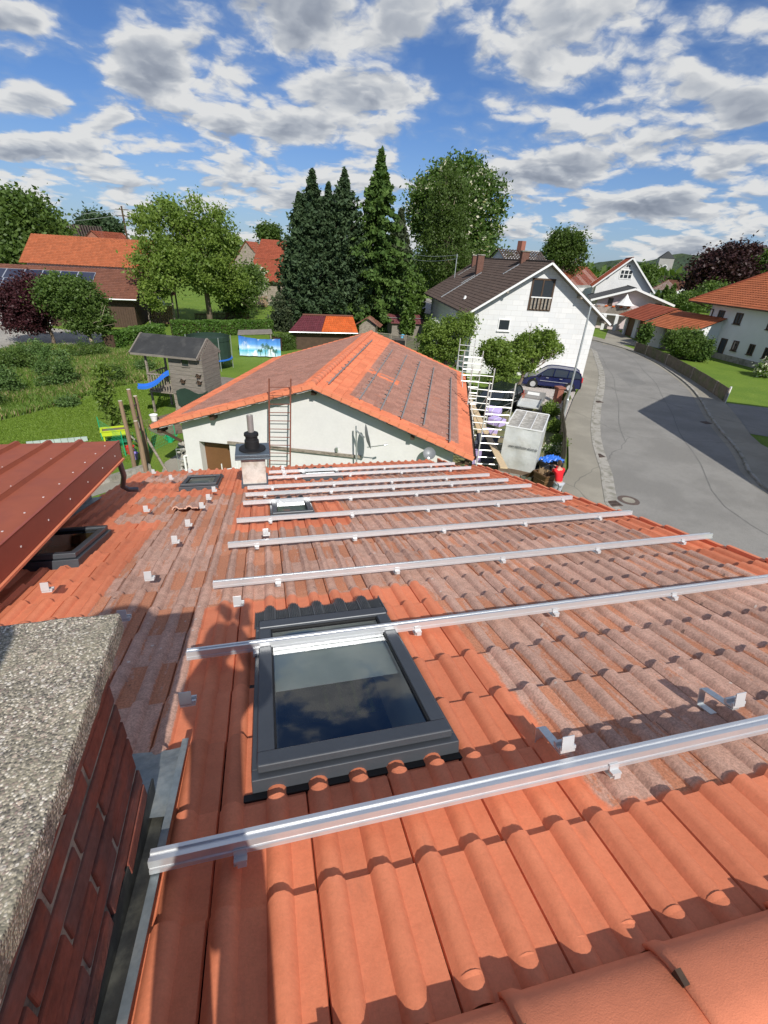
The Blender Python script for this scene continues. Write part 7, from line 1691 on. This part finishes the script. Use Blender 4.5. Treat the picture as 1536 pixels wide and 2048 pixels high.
def text(parent, s, P, X, Zt, size, mat, name='lettering', width=None):
    cu = bpy.data.curves.new(name, 'FONT'); cu.body = s; cu.size = size; cu.extrude = .002; cu.align_x = 'CENTER'; cu.align_y = 'CENTER'; cu.resolution_u = 2
    tmp = bpy.data.objects.new('t', cu); col.objects.link(tmp); bpy.context.view_layer.update(); dg = bpy.context.evaluated_depsgraph_get(); me = bpy.data.meshes.new_from_object(tmp.evaluated_get(dg)); bpy.data.objects.remove(tmp)
    X = unit(X); Zt = unit(Zt); n = np.cross(X, Zt); co = np.zeros(len(me.vertices)*3); me.vertices.foreach_get('co', co); co = co.reshape(-1, 3); sx_ = 1 if width is None else width/(co[:, 0].max()-co[:, 0].min()); co[:, 0] *= sx_
    W_ = np.array(P)+co[:, :1]*X+co[:, 1:2]*Zt+co[:, 2:]*n; pm = np.array(world_of(parent).inverted()); W_ = W_@pm[:3, :3].T+pm[:3, 3]; me.vertices.foreach_set('co', W_.ravel()); me.update(); me.materials.clear(); me.materials.append(mat)
    o = bpy.data.objects.new(name, me); col.objects.link(o); o.parent = parent; return o
c = WALL(TP(0, -.10, 0), -fy_, 1046, 896); text(tr, 'www.reitschuster-inform.de', c, dx_, Zv, .20, M['navy'], width=wT*.80)
# small flat trailer and parked things behind it
t = thing('flat_trailer', 'small white flat trailer with grey headboard standing behind the tarpaulin trailer', 'trailer', G(1055, 830)); c = G(1056, 826); d1 = dx_; d2 = fy_
mb = MB(); mb.box(c+Zv*.62+d2*.0, (1.25, 2.0, .06), (d1, d2, Zv)); mb.build('bed', M['tarp'], t); mb = MB()
for s in (-1, 1): mb.box(c+d1*s*.64+Zv*.72, (.03, 2.0, .26), (d1, d2, Zv))
mb.build('sideboard', M['galv'], t); mb = MB(); mb.box(c+d2*1.15+Zv*.85, (1.5, .06, .55), (d1, d2, Zv)); mb.build('headboard', M['alu_grey'], t); mb = MB(); mb.box(c+d2*1.10+Zv*.98, (.75, .02, .18), (d1, d2, Zv)); mb.build('plate', M['plastic_white'], t)
for s in (-1, 1): mb = MB(); mb.lathe(c+d1*s*.7-d1*.07+Zv*.28, [(.28, 0), (.28, .14)], 16, ax=(d2, Zv, d1)); mb.build('wheel', M['black'], t)
c, t = pot('flower_pot', 'terracotta pot at the front edge of the small flat trailer', (1040, 815), .18, .3, 'terracotta', .65)
def car(name, label, c, fwd, paint, L=4.25, Wd=1.78, H=1.55):
    """hatchback: c ground point under the centre, fwd unit vector to the bonnet"""
    t = thing(name, label, 'car', c); fwd = unit(fwd); sd_ = np.array([-fwd[1], fwd[0], 0]); Q = lambda x, y, z: np.array(c)+fwd*x+sd_*y+Zv*z
    h = L/2
    low = [(-h, .30), (-h-.02, .55), (-h+.03, .95), (-h+.10, 1.02), (.62, .98), (1.25, .90), (h-.30, .78), (h-.05, .62), (h, .42), (h-.06, .25)]
    rings = [(-Wd/2, .94), (-Wd/2+.03, 1.0), (Wd/2-.03, 1.0), (Wd/2, .94)]
    mb = MB(); n_ = len(low); b0_ = 0
    for (y, k) in [(-Wd/2+.10, .90), (-Wd/2, .97), (-Wd/2, 1.0), (-Wd/2+.05, 1.01), (Wd/2-.05, 1.01), (Wd/2, 1.0), (Wd/2, .97), (Wd/2-.10, .90)][0:8]:
        for (x, z) in low: mb.v.append(tuple(Q(x*(.985 if abs(y) > Wd/2-.02 else 1.0), y, z if k >= 1 else (z*k if z < .5 else z))))
    for r_ in range(7):
        for i in range(n_): i2 = (i+1) % n_; mb.f.append((r_*n_+i, r_*n_+i2, (r_+1)*n_+i2, (r_+1)*n_+i)); mb.m.append(0)
    mb.f.append(tuple(range(n_))); mb.m.append(0); mb.f.append(tuple(reversed(range(7*n_, 8*n_)))); mb.m.append(0)
    # roof shell
    cab = [(-h+.06, 1.0), (-h+.22, 1.34), (-h+.48, 1.49), (-.4, H), (.15, H-.02), (.45, H-.10), (1.15, .92)]
    ins = lambda z: Wd/2-.05-max(0, z-.98)*.30
    body = mb.build('body', paint, t, smooth='auto', bevel=.03)
    mb = MB()
    for a_, b_ in zip(cab[1:5], cab[2:6]): mb.quad(Q(a_[0], -ins(a_[1]), a_[1]), Q(a_[0], ins(a_[1]), a_[1]), Q(b_[0], ins(b_[1]), b_[1]), Q(b_[0], -ins(b_[1]), b_[1]))
    for s in (-1, 1):
        for a_, b_ in zip(cab, cab[1:]): mb.bar(Q(a_[0], s*ins(a_[1]), a_[1]), Q(b_[0], s*ins(b_[1]), b_[1]), .06, .06)
        for x in (-.05, -1.05): mb.bar(Q(x, s*ins(1.0), 1.0), Q(x-.06, s*ins(1.5), H-.05), .05, .07)
    mb.build('roof', paint, t)
    mb = MB()
    for s in (-1, 1): mb.poly([Q(x, s*(ins(z)-.015), z) for x, z in cab])
    mb.quad(Q(.45, -ins(1.45), H-.11), Q(.45, ins(1.45), H-.11), Q(1.15, ins(.92), .93), Q(1.15, -ins(.92), .93)); mb.quad(Q(-h+.22, -ins(1.3), 1.33), Q(-h+.22, ins(1.3), 1.33), Q(-h+.05, ins(1), 1.0), Q(-h+.05, -ins(1), 1.0)); mb.build('windows', M['pane'], t)
    for x in (h-.82, -h+.78):
        for s in (-1, 1):
            mb = MB(); cc_ = Q(x, s*(Wd/2-.10), .31); mb.lathe(cc_-sd_*s*.09, [(.24, 0), (.31, .01), (.31, .19), (.24, .205)], 22, ax=(fwd, Zv, sd_*s)); w_o = mb.build('wheel', M['black'], t)
            mb = MB(); mb.lathe(cc_+sd_*s*.105, [(.21, 0), (.20, .02), (.06, .01), (.05, .025)], 18, ax=(fwd, Zv, sd_*s)); mb.build('rim', M['alu'], w_o)
            mb = MB(); mb.lathe(cc_-sd_*s*.085, [(.37, .0), (.37, .188), (.31, .188)], 22, ax=(fwd, Zv, sd_*s)); mb.build('wheel_arch', M['black'], w_o)
    for s in (-1, 1):
        mb = MB(); mb.box(Q(-h+.02, s*(Wd/2-.12), .92), (.10, .16, .34), (fwd, sd_, Zv)); mb.build('tail_light', M['redp'], t); mb = MB(); mb.box(Q(h-.14, s*(Wd/2-.26), .66), (.18, .3, .13), (fwd, sd_, Zv)); mb.build('headlight', M['plastic_white'], t)
        mb = MB(); mb.ball(Q(.78, s*(Wd/2+.08), 1.03), (.09, .12, .08), 8, 6); mb.build('mirror', paint, t, smooth=True)
        for x in (.35, -.62): mb = MB(); mb.box(Q(x, s*(Wd/2+.012), .86), (.20, .02, .035), (fwd, sd_, Zv)); mb.build('door_handle', M['alu'], t)
        mb = MB(); mb.box(Q(-.15, s*(Wd/2+.006), .62), (2.0, .014, .03), (fwd, sd_, Zv)); mb.build('side_strip', M['alu'], t)
    return t
M['navypaint'] = mk('navy_car_paint', (.012, .018, .085), .22, .15, var=.04, bump=0, spec=.7)
wf = G(1063.4, 775); wr_ = G(1135.8, 783.5); fw_ = unit(wf-wr_); sd2 = np.array([-fw_[1], fw_[0], 0]); sd2 = sd2*(1 if sd2[1] > 0 else -1)
car('parked_car', 'dark navy hatchback parked on pale gravel at the white panel wall', (wf+wr_)/2+sd2*.80, fw_, M['navypaint'])
M['darkpaint'] = mk('dark_green_car_paint', (.015, .022, .02), .25, .1, bump=0, spec=.6)
c = G(1012, 830); car('parked_car', 'dark car standing behind the scaffold frames beside the small flat trailer', c+np.array([-.2, 1.0, 0]), unit(fy_*-1+dx_*-.3), M['darkpaint'], 3.9, 1.65, 1.42)
# stacked dark panels and lilac packs
M['lilac'] = mk('lilac_insulation', (.52, .42, .72), .7, var=.08, scale=3, bump=.1); M['slate'] = mk('dark_blue_grey_sheet', (.075, .08, .11), .6, var=.15, bump=.05)
c = G(966, 925); t = thing('panel_stack', 'stack of dark blue grey sheets leaning between scaffold and trailer', 'sheets', c); mb = MB()
for k in range(5): mb.box(c+dx_*(-.1+.03*k)+fy_*(.1+.0*k)+Zv*(.62+.02*k), (.9, .04, 1.2), (dx_, unit(fy_*(1)+Zv*-.35)+dx_*0, np.cross(dx_, unit(fy_+Zv*-.35))))
mb.build('sheets', M['slate'], t)
c = G(940, 842); t = thing('panel_stack', 'dark sheets lying flat below the garage eave', 'sheets', c)
mb = MB()
for k in range(4): mb.box(c+Zv*(.05+.06*k)+dx_*.03*k, (.95, 1.5, .04), (dx_, fy_, Zv))
mb.build('sheets', M['slate'], t)
rr = random.Random(4)
for i, (px, z, lab) in enumerate((((975, 872), .25, 'lilac insulation pack lying lowest of the pile by the trailer'), ((990, 862), .55, 'lilac insulation pack tilted against the trailer side'), ((982, 852), .85, 'topmost lilac insulation pack seen through the scaffold rungs'))):
    c = G(px[0], px[1]); t = thing('insulation_pack', lab, 'insulation', c+Zv*z, 'lilac insulation packs'); a2 = rr.uniform(-.5, .5); X_ = unit(dx_*math.cos(a2)+fy_*math.sin(a2)); Y_ = np.cross(Zv, X_); mb = MB(); mb.box(c+Zv*z, (.8, .62, .36), (X_, unit(Y_+Zv*.25*(i-1)), np.cross(X_, unit(Y_+Zv*.25*(i-1))))); mb.build('pack', M['lilac'], t, bevel=.03)
    mb = MB(); mb.box(c+Zv*z, (.04, .635, .372), (X_, unit(Y_+Zv*.25*(i-1)), np.cross(X_, unit(Y_+Zv*.25*(i-1))))); mb.build('strap', M['plastic_white'], t)
c = G(950, 940); t = thing('insulation_pack', 'single upright lilac sheet leaning on the nearest scaffold frame', 'insulation', c); mb = MB(); mb.box(c+Zv*.5, (.35, .08, 1.0), (dx_, unit(fy_+Zv*.2), np.cross(dx_, unit(fy_+Zv*.2)))); mb.build('pack', M['lilac'], t)
# bins
M['binbrown'] = mk('brown_bin_plastic', (.13, .07, .028), .5, var=.12, scale=3, bump=.05); M['binblack'] = mk('black_bin_plastic', (.018, .018, .02), .5, bump=0); M['cardboard'] = mk('cardboard', (.34, .23, .13), .85, var=.2, bump=.05)
def bin_(label, px, m, lid=True, az=.25):
    c = G(*px); X_ = np.array([math.cos(az), math.sin(az), 0]); Y_ = np.array([-X_[1], X_[0], 0]); t = thing('wheelie_bin', label, 'bin', c, 'bins by the pavement'); mb = MB(); lo = [c+X_*a*.21+Y_*b*.23+Zv*.08 for a, b in ((-1, -1), (1, -1), (1, 1), (-1, 1))]; hi = [c+X_*a*.29+Y_*b*.34+Zv*.98 for a, b in ((-1, -1), (1, -1), (1, 1), (-1, 1))]
    i0 = len(mb.v); mb.v += [tuple(p) for p in lo+hi]
    for f_ in ((3, 2, 1, 0), (0, 1, 5, 4), (1, 2, 6, 5), (2, 3, 7, 6), (3, 0, 4, 7)): mb.f.append(tuple(i0+k for k in f_)); mb.m.append(0)
    mb.quad(*[p-Zv*.22 for p in hi], m=1)
    o = mb.build('body', [M[m], M['cardboard']], t, bevel=.015); mb = MB()
    for a, b, a2, b2 in ((-1, -1, 1, -1), (1, -1, 1, 1), (1, 1, -1, 1), (-1, 1, -1, -1)): mb.bar(c+X_*a*.30+Y_*b*.35+Zv*.98, c+X_*a2*.30+Y_*b2*.35+Zv*.98, .05, .05)
    mb.build('rim', M[m], t); mb = MB(); mb.lathe(c-X_*.24+Y_*.26+Zv*.11, [(.1, 0), (.1, .05)], 12, ax=(X_, Zv, Y_)); mb.lathe(c+X_*.20+Y_*.26+Zv*.11, [(.1, 0), (.1, .05)], 12, ax=(X_, Zv, Y_)); mb.build('wheels', M['binblack'], t)
    mb = MB(); mb.hexa([c+X_*a*.30+Y_*.36+Zv*.98+p for a, p in ((-1, 0), (1, 0), (1, Y_*.03), (-1, Y_*.03))], [c+X_*a*.30+Y_*.36+Zv*.98+p for a, p in ((-1, Zv*-.45+Y_*.30), (1, Zv*-.45+Y_*.30), (1, Zv*-.45+Y_*.34), (-1, Zv*-.45+Y_*.34))]); mb.build('lid', M[m], t); return c, t
cb, t = bin_('open brown waste bin full of cardboard in front of the person', (1080, 990), 'binbrown'); mb = MB(); rr = random.Random(7)
for k in range(9): p = cb+np.array([rr.uniform(-.15, .15), rr.uniform(-.2, .2), .9+rr.uniform(0, .12)]); mb.box(p, (rr.uniform(.1, .3), .02, rr.uniform(.15, .3)), (unit([rr.uniform(-1, 1), rr.uniform(-1, 1), .2]), unit([rr.uniform(-.3, .3), 1, .2]), Zv))
mb.build('cardboard', M['cardboard'], t)
bin_('black waste bin between the brown bin and the person', (1098, 982), 'binblack'); 
c = G(1094, 962); t = thing('blue_tarp', 'crumpled bright blue sheet lying over the rear bins', 'sheet', c+Zv*1.0); mb = MB(); rr = random.Random(9); n_ = 12
for i in range(n_+1):
    for j in range(n_+1): mb.v.append(tuple(c+np.array([(i/n_-.5)*1.0, (j/n_-.5)*.45, 1.08+.07*math.sin(i*1.9+j)+.05*math.sin(j*2.7)+rr.uniform(-.02, .02)-.25*abs(i/n_-.5)])))
for i in range(n_):
    for j in range(n_): k = i*(n_+1)+j; mb.f.append((k, k+n_+1, k+n_+2, k+1)); mb.m.append(0)
mb.build('sheet', M['blue'], t); bin_('rear black bin under the blue sheet', (1092, 968), 'binblack')
# brick pillar, pavement fence, lamp post
M['fencewood'] = mk('dark_mossy_boards', (.12, .10, .075), .9, var=.4, scale=3, bump=.3, c2=(.09, .10, .05), c2scale=1.2)
c = G(1113, 806); t = thing('brick_pillar', 'short red brown brick pillar with cap at the gravel yard', 'pillar', c); mb = MB(); mb.box(c+Zv*.5, (.42, .42, 1.0)); mb.build('shaft', M['terracotta'], t); mb = MB(); mb.box(c+Zv*1.05, (.56, .56, .10)); mb.build('cap', M['terracotta'], t)
fl = [G(1131, 950), G(1131, 905), G(1126, 862), G(1127, 832), G(1142, 800)]; fl = [np.array([p[0]-.25, p[1], 0]) for p in fl]; t = thing('garden_fence', 'dark weathered picket fence along the near pavement', 'fence', fl[0]); mb = MB(); rr = random.Random(3)
for a_, b_ in zip(fl, fl[1:]):
    L_ = np.linalg.norm(b_-a_); X_ = (b_-a_)/L_; Y_ = np.array([-X_[1], X_[0], 0])
    for k in range(int(L_/.11)): mb.box(a_+X_*.11*k+Zv*(.55+rr.uniform(-.02, .02)), (.08, .02, 1.1), (X_, unit(Y_+Zv*rr.uniform(-.05, .05)), Zv))
    mb.bar(a_+Zv*.3-Y_*.03, b_+Zv*.3-Y_*.03, .03, .07); mb.bar(a_+Zv*.85-Y_*.03, b_+Zv*.85-Y_*.03, .03, .07)
mb.build('pickets', M['fencewood'], t)
lb = G(1126, 838); hl = HGT(lb, 1187, 611); t = thing('lamp_post', 'slim galvanised lamp post at the edge of the near pavement', 'lamp post', lb); mb = MB(); mb.tube([lb, lb+Zv*1.2, lb+Zv*1.25, lb+Zv*hl], [.085, .085, .06, .05], 12); mb.build('pole', M['galv'], t); mb = MB(); mb.tube([lb+Zv*(hl-.02), lb+Zv*(hl+.05)+np.array([.25, -.05, 0])], .03, 8); mb.box(lb+Zv*(hl+.06)+np.array([.45, -.09, 0]), (.5, .18, .09)); mb.build('lamp_head', M['alu_grey'], t)
# fence across the road
f2 = [G(*p) for p in ((1268, 704), (1290, 712), (1330, 731), (1380, 760), (1425, 790), (1447, 806))]; t = thing('garden_fence', 'brown weathered plank fence on the far side of the road', 'fence', f2[2]); mb = MB(); pp_ = []
for a_, b_ in zip(f2, f2[1:]):
    L_ = np.linalg.norm(b_-a_); X_ = (b_-a_)/L_; Y_ = np.array([-X_[1], X_[0], 0]); k = 0
    while k*.13 < L_: mb.box(a_+X_*.13*k+Zv*(.55+rr.uniform(-.015, .015)), (.105, .02, 1.05), (X_, Y_, Zv)); k += 1
    pp_.append(a_)
mb.build('planks', M['fencewood'], t); mb = MB()
for p in pp_+[f2[-1]]: mb.box(p+Zv*.55, (.12, .12, 1.1))
build_each(mb, 'post', M['wood'], t); mb = MB(); mb.box(f2[-1]+Zv*.6+np.array([.1, 0, 0]), (.1, .1, 1.2)); mb.build('end_post', M['plastic_white'], t)
rng = np.random.default_rng(7)
for i, (p0_, w_, h_, n_, lab) in enumerate((((1108, 862), 13, 14, 60, 'green shrub between trailer and pavement fence, upper one'), ((1100, 830), 16, 16, 80, 'leafy shrub in front of the brick pillar'), ((1118, 892), 12, 13, 50, 'green shrub hanging through the pavement fence'), ((1104, 905), 11, 8, 30, 'low plant with yellow orange flowers by the trailer'), ((1128, 800), 10, 10, 30, 'small shrub at the foot of the lamp post'))):
    c = G(*p0_); tree('garden_shrub', lab, (c[0], c[1], 0), [blob(p0_[0], p0_[1]-h_*.7, c[1], w_, h_*.8), blob(p0_[0]+w_*.4, p0_[1]-h_*.4, c[1], w_*.6, h_*.5)], c+Zv*.5, .02, 'apple' if i != 3 else 'bloom', n_, 40, .09, .12, 130+i, nl=3, split=.1, cat='shrub', white=.25 if i == 3 else 0, group=None)
c = G(1148, 1012); t = thing('fabric_bundle', 'black and white patterned bundle lying just past the roof edge', 'bundle', c); mb = MB(); rr = random.Random(5)
for k in range(9): mb.ball(c+np.array([rr.uniform(-.3, .3), rr.uniform(-.2, .2), .1+rr.uniform(0, .15)]), (rr.uniform(.08, .16), rr.uniform(.06, .12), .08), 8, 5, m=k % 2)
mb.build('bundle', [M['black'], M['plastic_white']], t, smooth=True)

# ------------------------------------------------------------------ people
def skin_body(name, mat, parent, verts, edges, radii, sub=2, root=0):
    me = bpy.data.meshes.new(name); V = np.array(verts, float); inv = np.array(world_of(parent).inverted()); V = V@inv[:3, :3].T+inv[:3, 3]
    me.from_pydata([tuple(p) for p in V], edges, []); o = bpy.data.objects.new(name, me); col.objects.link(o); o.parent = parent; me.materials.append(mat)
    sk = o.modifiers.new('skin', 'SKIN'); sk.use_smooth_shade = True
    for i, s in enumerate(me.skin_vertices[0].data): r = radii[i]; s.radius = r if isinstance(r, tuple) else (r, r); s.use_root = (i == root)
    sb = o.modifiers.new('sub', 'SUBSURF'); sb.levels = sub; sb.render_levels = sub
    bpy.context.view_layer.update(); dg = bpy.context.evaluated_depsgraph_get(); nm = bpy.data.meshes.new_from_object(o.evaluated_get(dg)); o.modifiers.clear(); o.data = nm
    nm.materials.clear(); nm.materials.append(mat)
    return o
M['skinm'] = mk('skin', (.52, .30, .21), .55, var=.05, bump=0); M['hoodie'] = mk('red_hoodie', (.62, .012, .02), .8, var=.12, scale=5, bump=.5, bscale=9, bdist=.02); M['sweat'] = mk('grey_sweatpants', (.42, .44, .48), .85, var=.15, scale=5, bump=.4, bscale=10, bdist=.02); M['hair'] = mk('brown_hair', (.06, .035, .02), .7, var=.3, scale=20, bump=.4); M['shoe'] = mk('dark_shoe', (.05, .05, .055), .6, bump=0); M['denim'] = mk('dark_jeans', (.04, .06, .12), .85, var=.1, bump=.1); M['jacket'] = mk('dark_jacket', (.06, .06, .07), .85, bump=.1)
def person(label, foot, f, H, hands, torso_m, leg_m, lean=.10, stride=.12, sep=.10, z0=0.0, width=1.0, feet=None, headlook=None):
    """foot: ground point between the feet; f: facing unit vector; hands: two world points"""
    t = thing('person', label, 'person', foot); f = unit(f); s = np.array([-f[1], f[0], 0]); b = np.array(foot, float); k = H/1.75
    P = lambda a, c, z: b+f*a*k+s*c*k+Zv*z*k
    hip = P(-.02, 0, .93); che = P(lean*.7, 0, 1.28); nek = P(lean*1.1, 0, 1.50); 
    parts = {}
    # body: continuous skin (head, neck, torso, arms, legs)
    V = [hip, P(lean*.3, 0, 1.08), che, P(lean, 0, 1.42), nek, P(lean*1.25, 0, 1.545)]; E = [(0, 1), (1, 2), (2, 3), (3, 4), (4, 5)]; Rr = [(.115*width, .10), (.115*width, .09), (.135*width, .10), (.10*width, .08), (.055, .055), (.055, .055)]
    Rr = [tuple(x*k for x in r_) for r_ in Rr]
    fts = feet or [P(stride, sep, .08), P(-stride, -sep, .08)]
    legs = []
    for i, ft in enumerate(fts):
        c = (1 if i == 0 else -1); hj = P(-.02, c*.09, .88); kn = (hj+ft)/2+f*.05*k; j = len(V)
        V += [hj, kn, ft, ft+f*.15*k-Zv*.04*k]; E += [(0, j), (j, j+1), (j+1, j+2), (j+2, j+3)]; Rr += [.085*k*width, .058*k, .042*k, .038*k]; legs.append((hj, kn, ft))
    arms = []
    for i, hd in enumerate(hands):
        c = (1 if i == 0 else -1); sh = P(lean*.95, c*.17*width, 1.40); hd = np.array(hd, float); d = hd-sh; L = np.linalg.norm(d); mx = .58*k
        if L > mx: hd = sh+d/L*mx; L = mx
        up_, lo_ = .30*k, .29*k; hgt = math.sqrt(max(0, up_**2-(L/2)**2)) if L/2 < up_ else .01; el = (sh+hd)/2+unit(-Zv*.8+s*c*.5)*hgt; j = len(V)
        V += [sh, el, hd]; E += [(3, j), (j, j+1), (j+1, j+2)]; Rr += [.058*k, .043*k, .028*k]; arms.append((sh, el, hd))
    skin_body('body', M['skinm'], t, V, E, [r_ if isinstance(r_, tuple) else r_ for r_ in Rr], 1)
    # head with face
    hc = P(lean*1.35, 0, 1.655); mb = MB(); X_, Y_ = f, s; look = unit(headlook) if headlook is not None else f; X_ = look; Y_ = np.array([-look[1], look[0], 0])
    n1, n2 = 14, 18; base_ = len(mb.v)
    for a in range(n1+1):
        th_ = math.pi*a/n1
        for q in range(n2):
            ph_ = 2*math.pi*q/n2; x, y, z = math.sin(th_)*math.cos(ph_), math.sin(th_)*math.sin(ph_), math.cos(th_)
            rx, ry, rz = .100, .078, .118
            if z < 0: ry *= 1-.32*(-z); rx *= 1-.10*(-z)
            nose = .026*math.exp(-((y/.18)**2+((z+.12)/.16)**2)) if x > .5 else 0; eye = -.008*math.exp(-(((abs(y)-.38)/.14)**2+((z-.08)/.10)**2)) if x > .4 else 0; mouth = .006*math.exp(-((y/.3)**2+((z+.45)/.07)**2)) if x > .4 else 0
            mb.v.append(tuple(hc+k*(X_*(x*rx+nose+eye+mouth)+Y_*y*ry+Zv*z*rz)))
    for a in range(n1):
        for q in range(n2): q2 = (q+1) % n2; mb.f.append((base_+a*n2+q, base_+(a+1)*n2+q, base_+(a+1)*n2+q2, base_+a*n2+q2)); mb.m.append(0)
    for c in (-1, 1): mb.ball(hc+k*(Y_*c*.079), (.02, .012, .03), 8, 5)
    mb.build('head', M['skinm'], t, smooth=True)
    mb = MB(); base_ = 0
    for a in range(9):
        th_ = math.pi*.62*a/8
        for q in range(n2):
            ph_ = 2*math.pi*q/n2; x, y, z = math.sin(th_)*math.cos(ph_), math.sin(th_)*math.sin(ph_), math.cos(th_); lim = 1.0 if x < .35 or z > .55 else .80
            mb.v.append(tuple(hc+k*(X_*(x*.112*lim-.006)+Y_*y*.092*lim+Zv*(z*.130*lim+.008))))
    for a in range(8):
        for q in range(n2): q2 = (q+1) % n2; mb.f.append((a*n2+q, (a+1)*n2+q, (a+1)*n2+q2, a*n2+q2)); mb.m.append(0)
    mb.build('hair', M['hair'], t, smooth=True)
    # hoodie and trousers as looser skins
    V = [P(-.01, 0, .90), P(lean*.3, 0, 1.08), che, P(lean, 0, 1.40), P(lean*1.05, 0, 1.475)]; E = [(0, 1), (1, 2), (2, 3), (3, 4)]; Rr = [(.150*width, .125), (.150*width, .12), (.168*width, .13), (.125*width, .10), (.075, .07)]; Rr = [tuple(x*k for x in r_) for r_ in Rr]
    for sh, el, hd in arms: j = len(V); V += [sh, el, el+(hd-el)*.90]; E += [(3, j), (j, j+1), (j+1, j+2)]; Rr += [.078*k, .062*k, .046*k]
    skin_body('jacket', torso_m, t, V, E, Rr, 2)
    V = [P(-.02, 0, .95)]; E = []; Rr = [(.135*k*width, .11*k)]
    for hj, kn, ft in legs: j = len(V); V += [hj, kn, ft+Zv*.02]; E += [(0, j), (j, j+1), (j+1, j+2)]; Rr += [.105*k*width, .078*k, .060*k]
    skin_body('trousers', leg_m, t, V, E, Rr, 2)
    for hj, kn, ft in legs:
        mb = MB(); mb.ball(ft+f*.06*k-Zv*.035*k, (.05*k+abs(f[0])*.08*k, .05*k+abs(f[1])*.08*k, .045*k), 10, 6); mb.build('shoe', M['shoe'], t, smooth=True)
    # hands: palm and five fingers
    for i, (sh, el, hd) in enumerate(arms):
        d = unit(hd-el); sx_ = unit(np.cross(d, Zv)+1e-6); dn_ = np.cross(sx_, d)*-1; dn_ = dn_*(1 if dn_[2] < 0 else -1); c = (1 if i == 0 else -1)
        V = [hd, hd+d*.05*k, hd+d*.085*k]; E = [(0, 1), (1, 2)]; Rr = [.024*k, (.036*k, .016*k), (.036*k, .014*k)]
        for q in range(4):
            o_ = sx_*(q-1.5)*.020*k; L_ = (.062, .075, .07, .055)[q]*k; j = len(V); p0_ = hd+d*.088*k+o_; p1_ = p0_+d*L_*.5+dn_*.008*k; p2_ = p1_+d*L_*.3+dn_*.025*k; V += [p0_, p1_, p2_]; E += [(2, j), (j, j+1), (j+1, j+2)]; Rr += [.0095*k, .0088*k, .007*k]
        j = len(V); p0_ = hd+d*.03*k-sx_*c*.032*k; V += [p0_, p0_+d*.03*k-sx_*c*.022*k+dn_*.01, p0_+d*.055*k-sx_*c*.022*k+dn_*.02]; E += [(1, j), (j, j+1), (j+1, j+2)]; Rr += [.012*k, .010*k, .008*k]
        skin_body('hand', M['skinm'], t, V, E, Rr, 1)
    return t
pf = G(1107, 1006); hb1 = cb+np.array([.28, -.05, 1.18]); hb2 = cb+np.array([.42, .22, 1.22])
pfc = unit(np.array([cb[0]-pf[0], cb[1]-pf[1]+.7, 0])); person('person in a red hoodie and light grey trousers reaching over the bins', pf, pfc, 1.70, [hb1, hb2], M['hoodie'], M['sweat'], lean=.16, width=1.15)
# the photographer astride the ridge, just behind the camera
fz = RF(0, .5, .12)[2]; pb_ = np.array([-.14, -.34, fz-.16])
pt_ = person('photographer standing on the roof ridge behind the viewpoint holding a phone', pb_, (0, 1, 0), 1.66, [np.array([-.06, -.05, CAMZ-.045]), np.array([-.09, -.06, CAMZ-.03])], M['jacket'], M['denim'], lean=.02, stride=.02, sep=.03, width=.70)
mb = MB(); mb.box((0-.01, -.022, CAMZ-.03), (.075, .010, .155)); t = thing('phone', 'phone held upright by the photographer', 'phone', (-.01, -.022, CAMZ-.1)); mb.build('case', M['black'], t, bevel=.003)
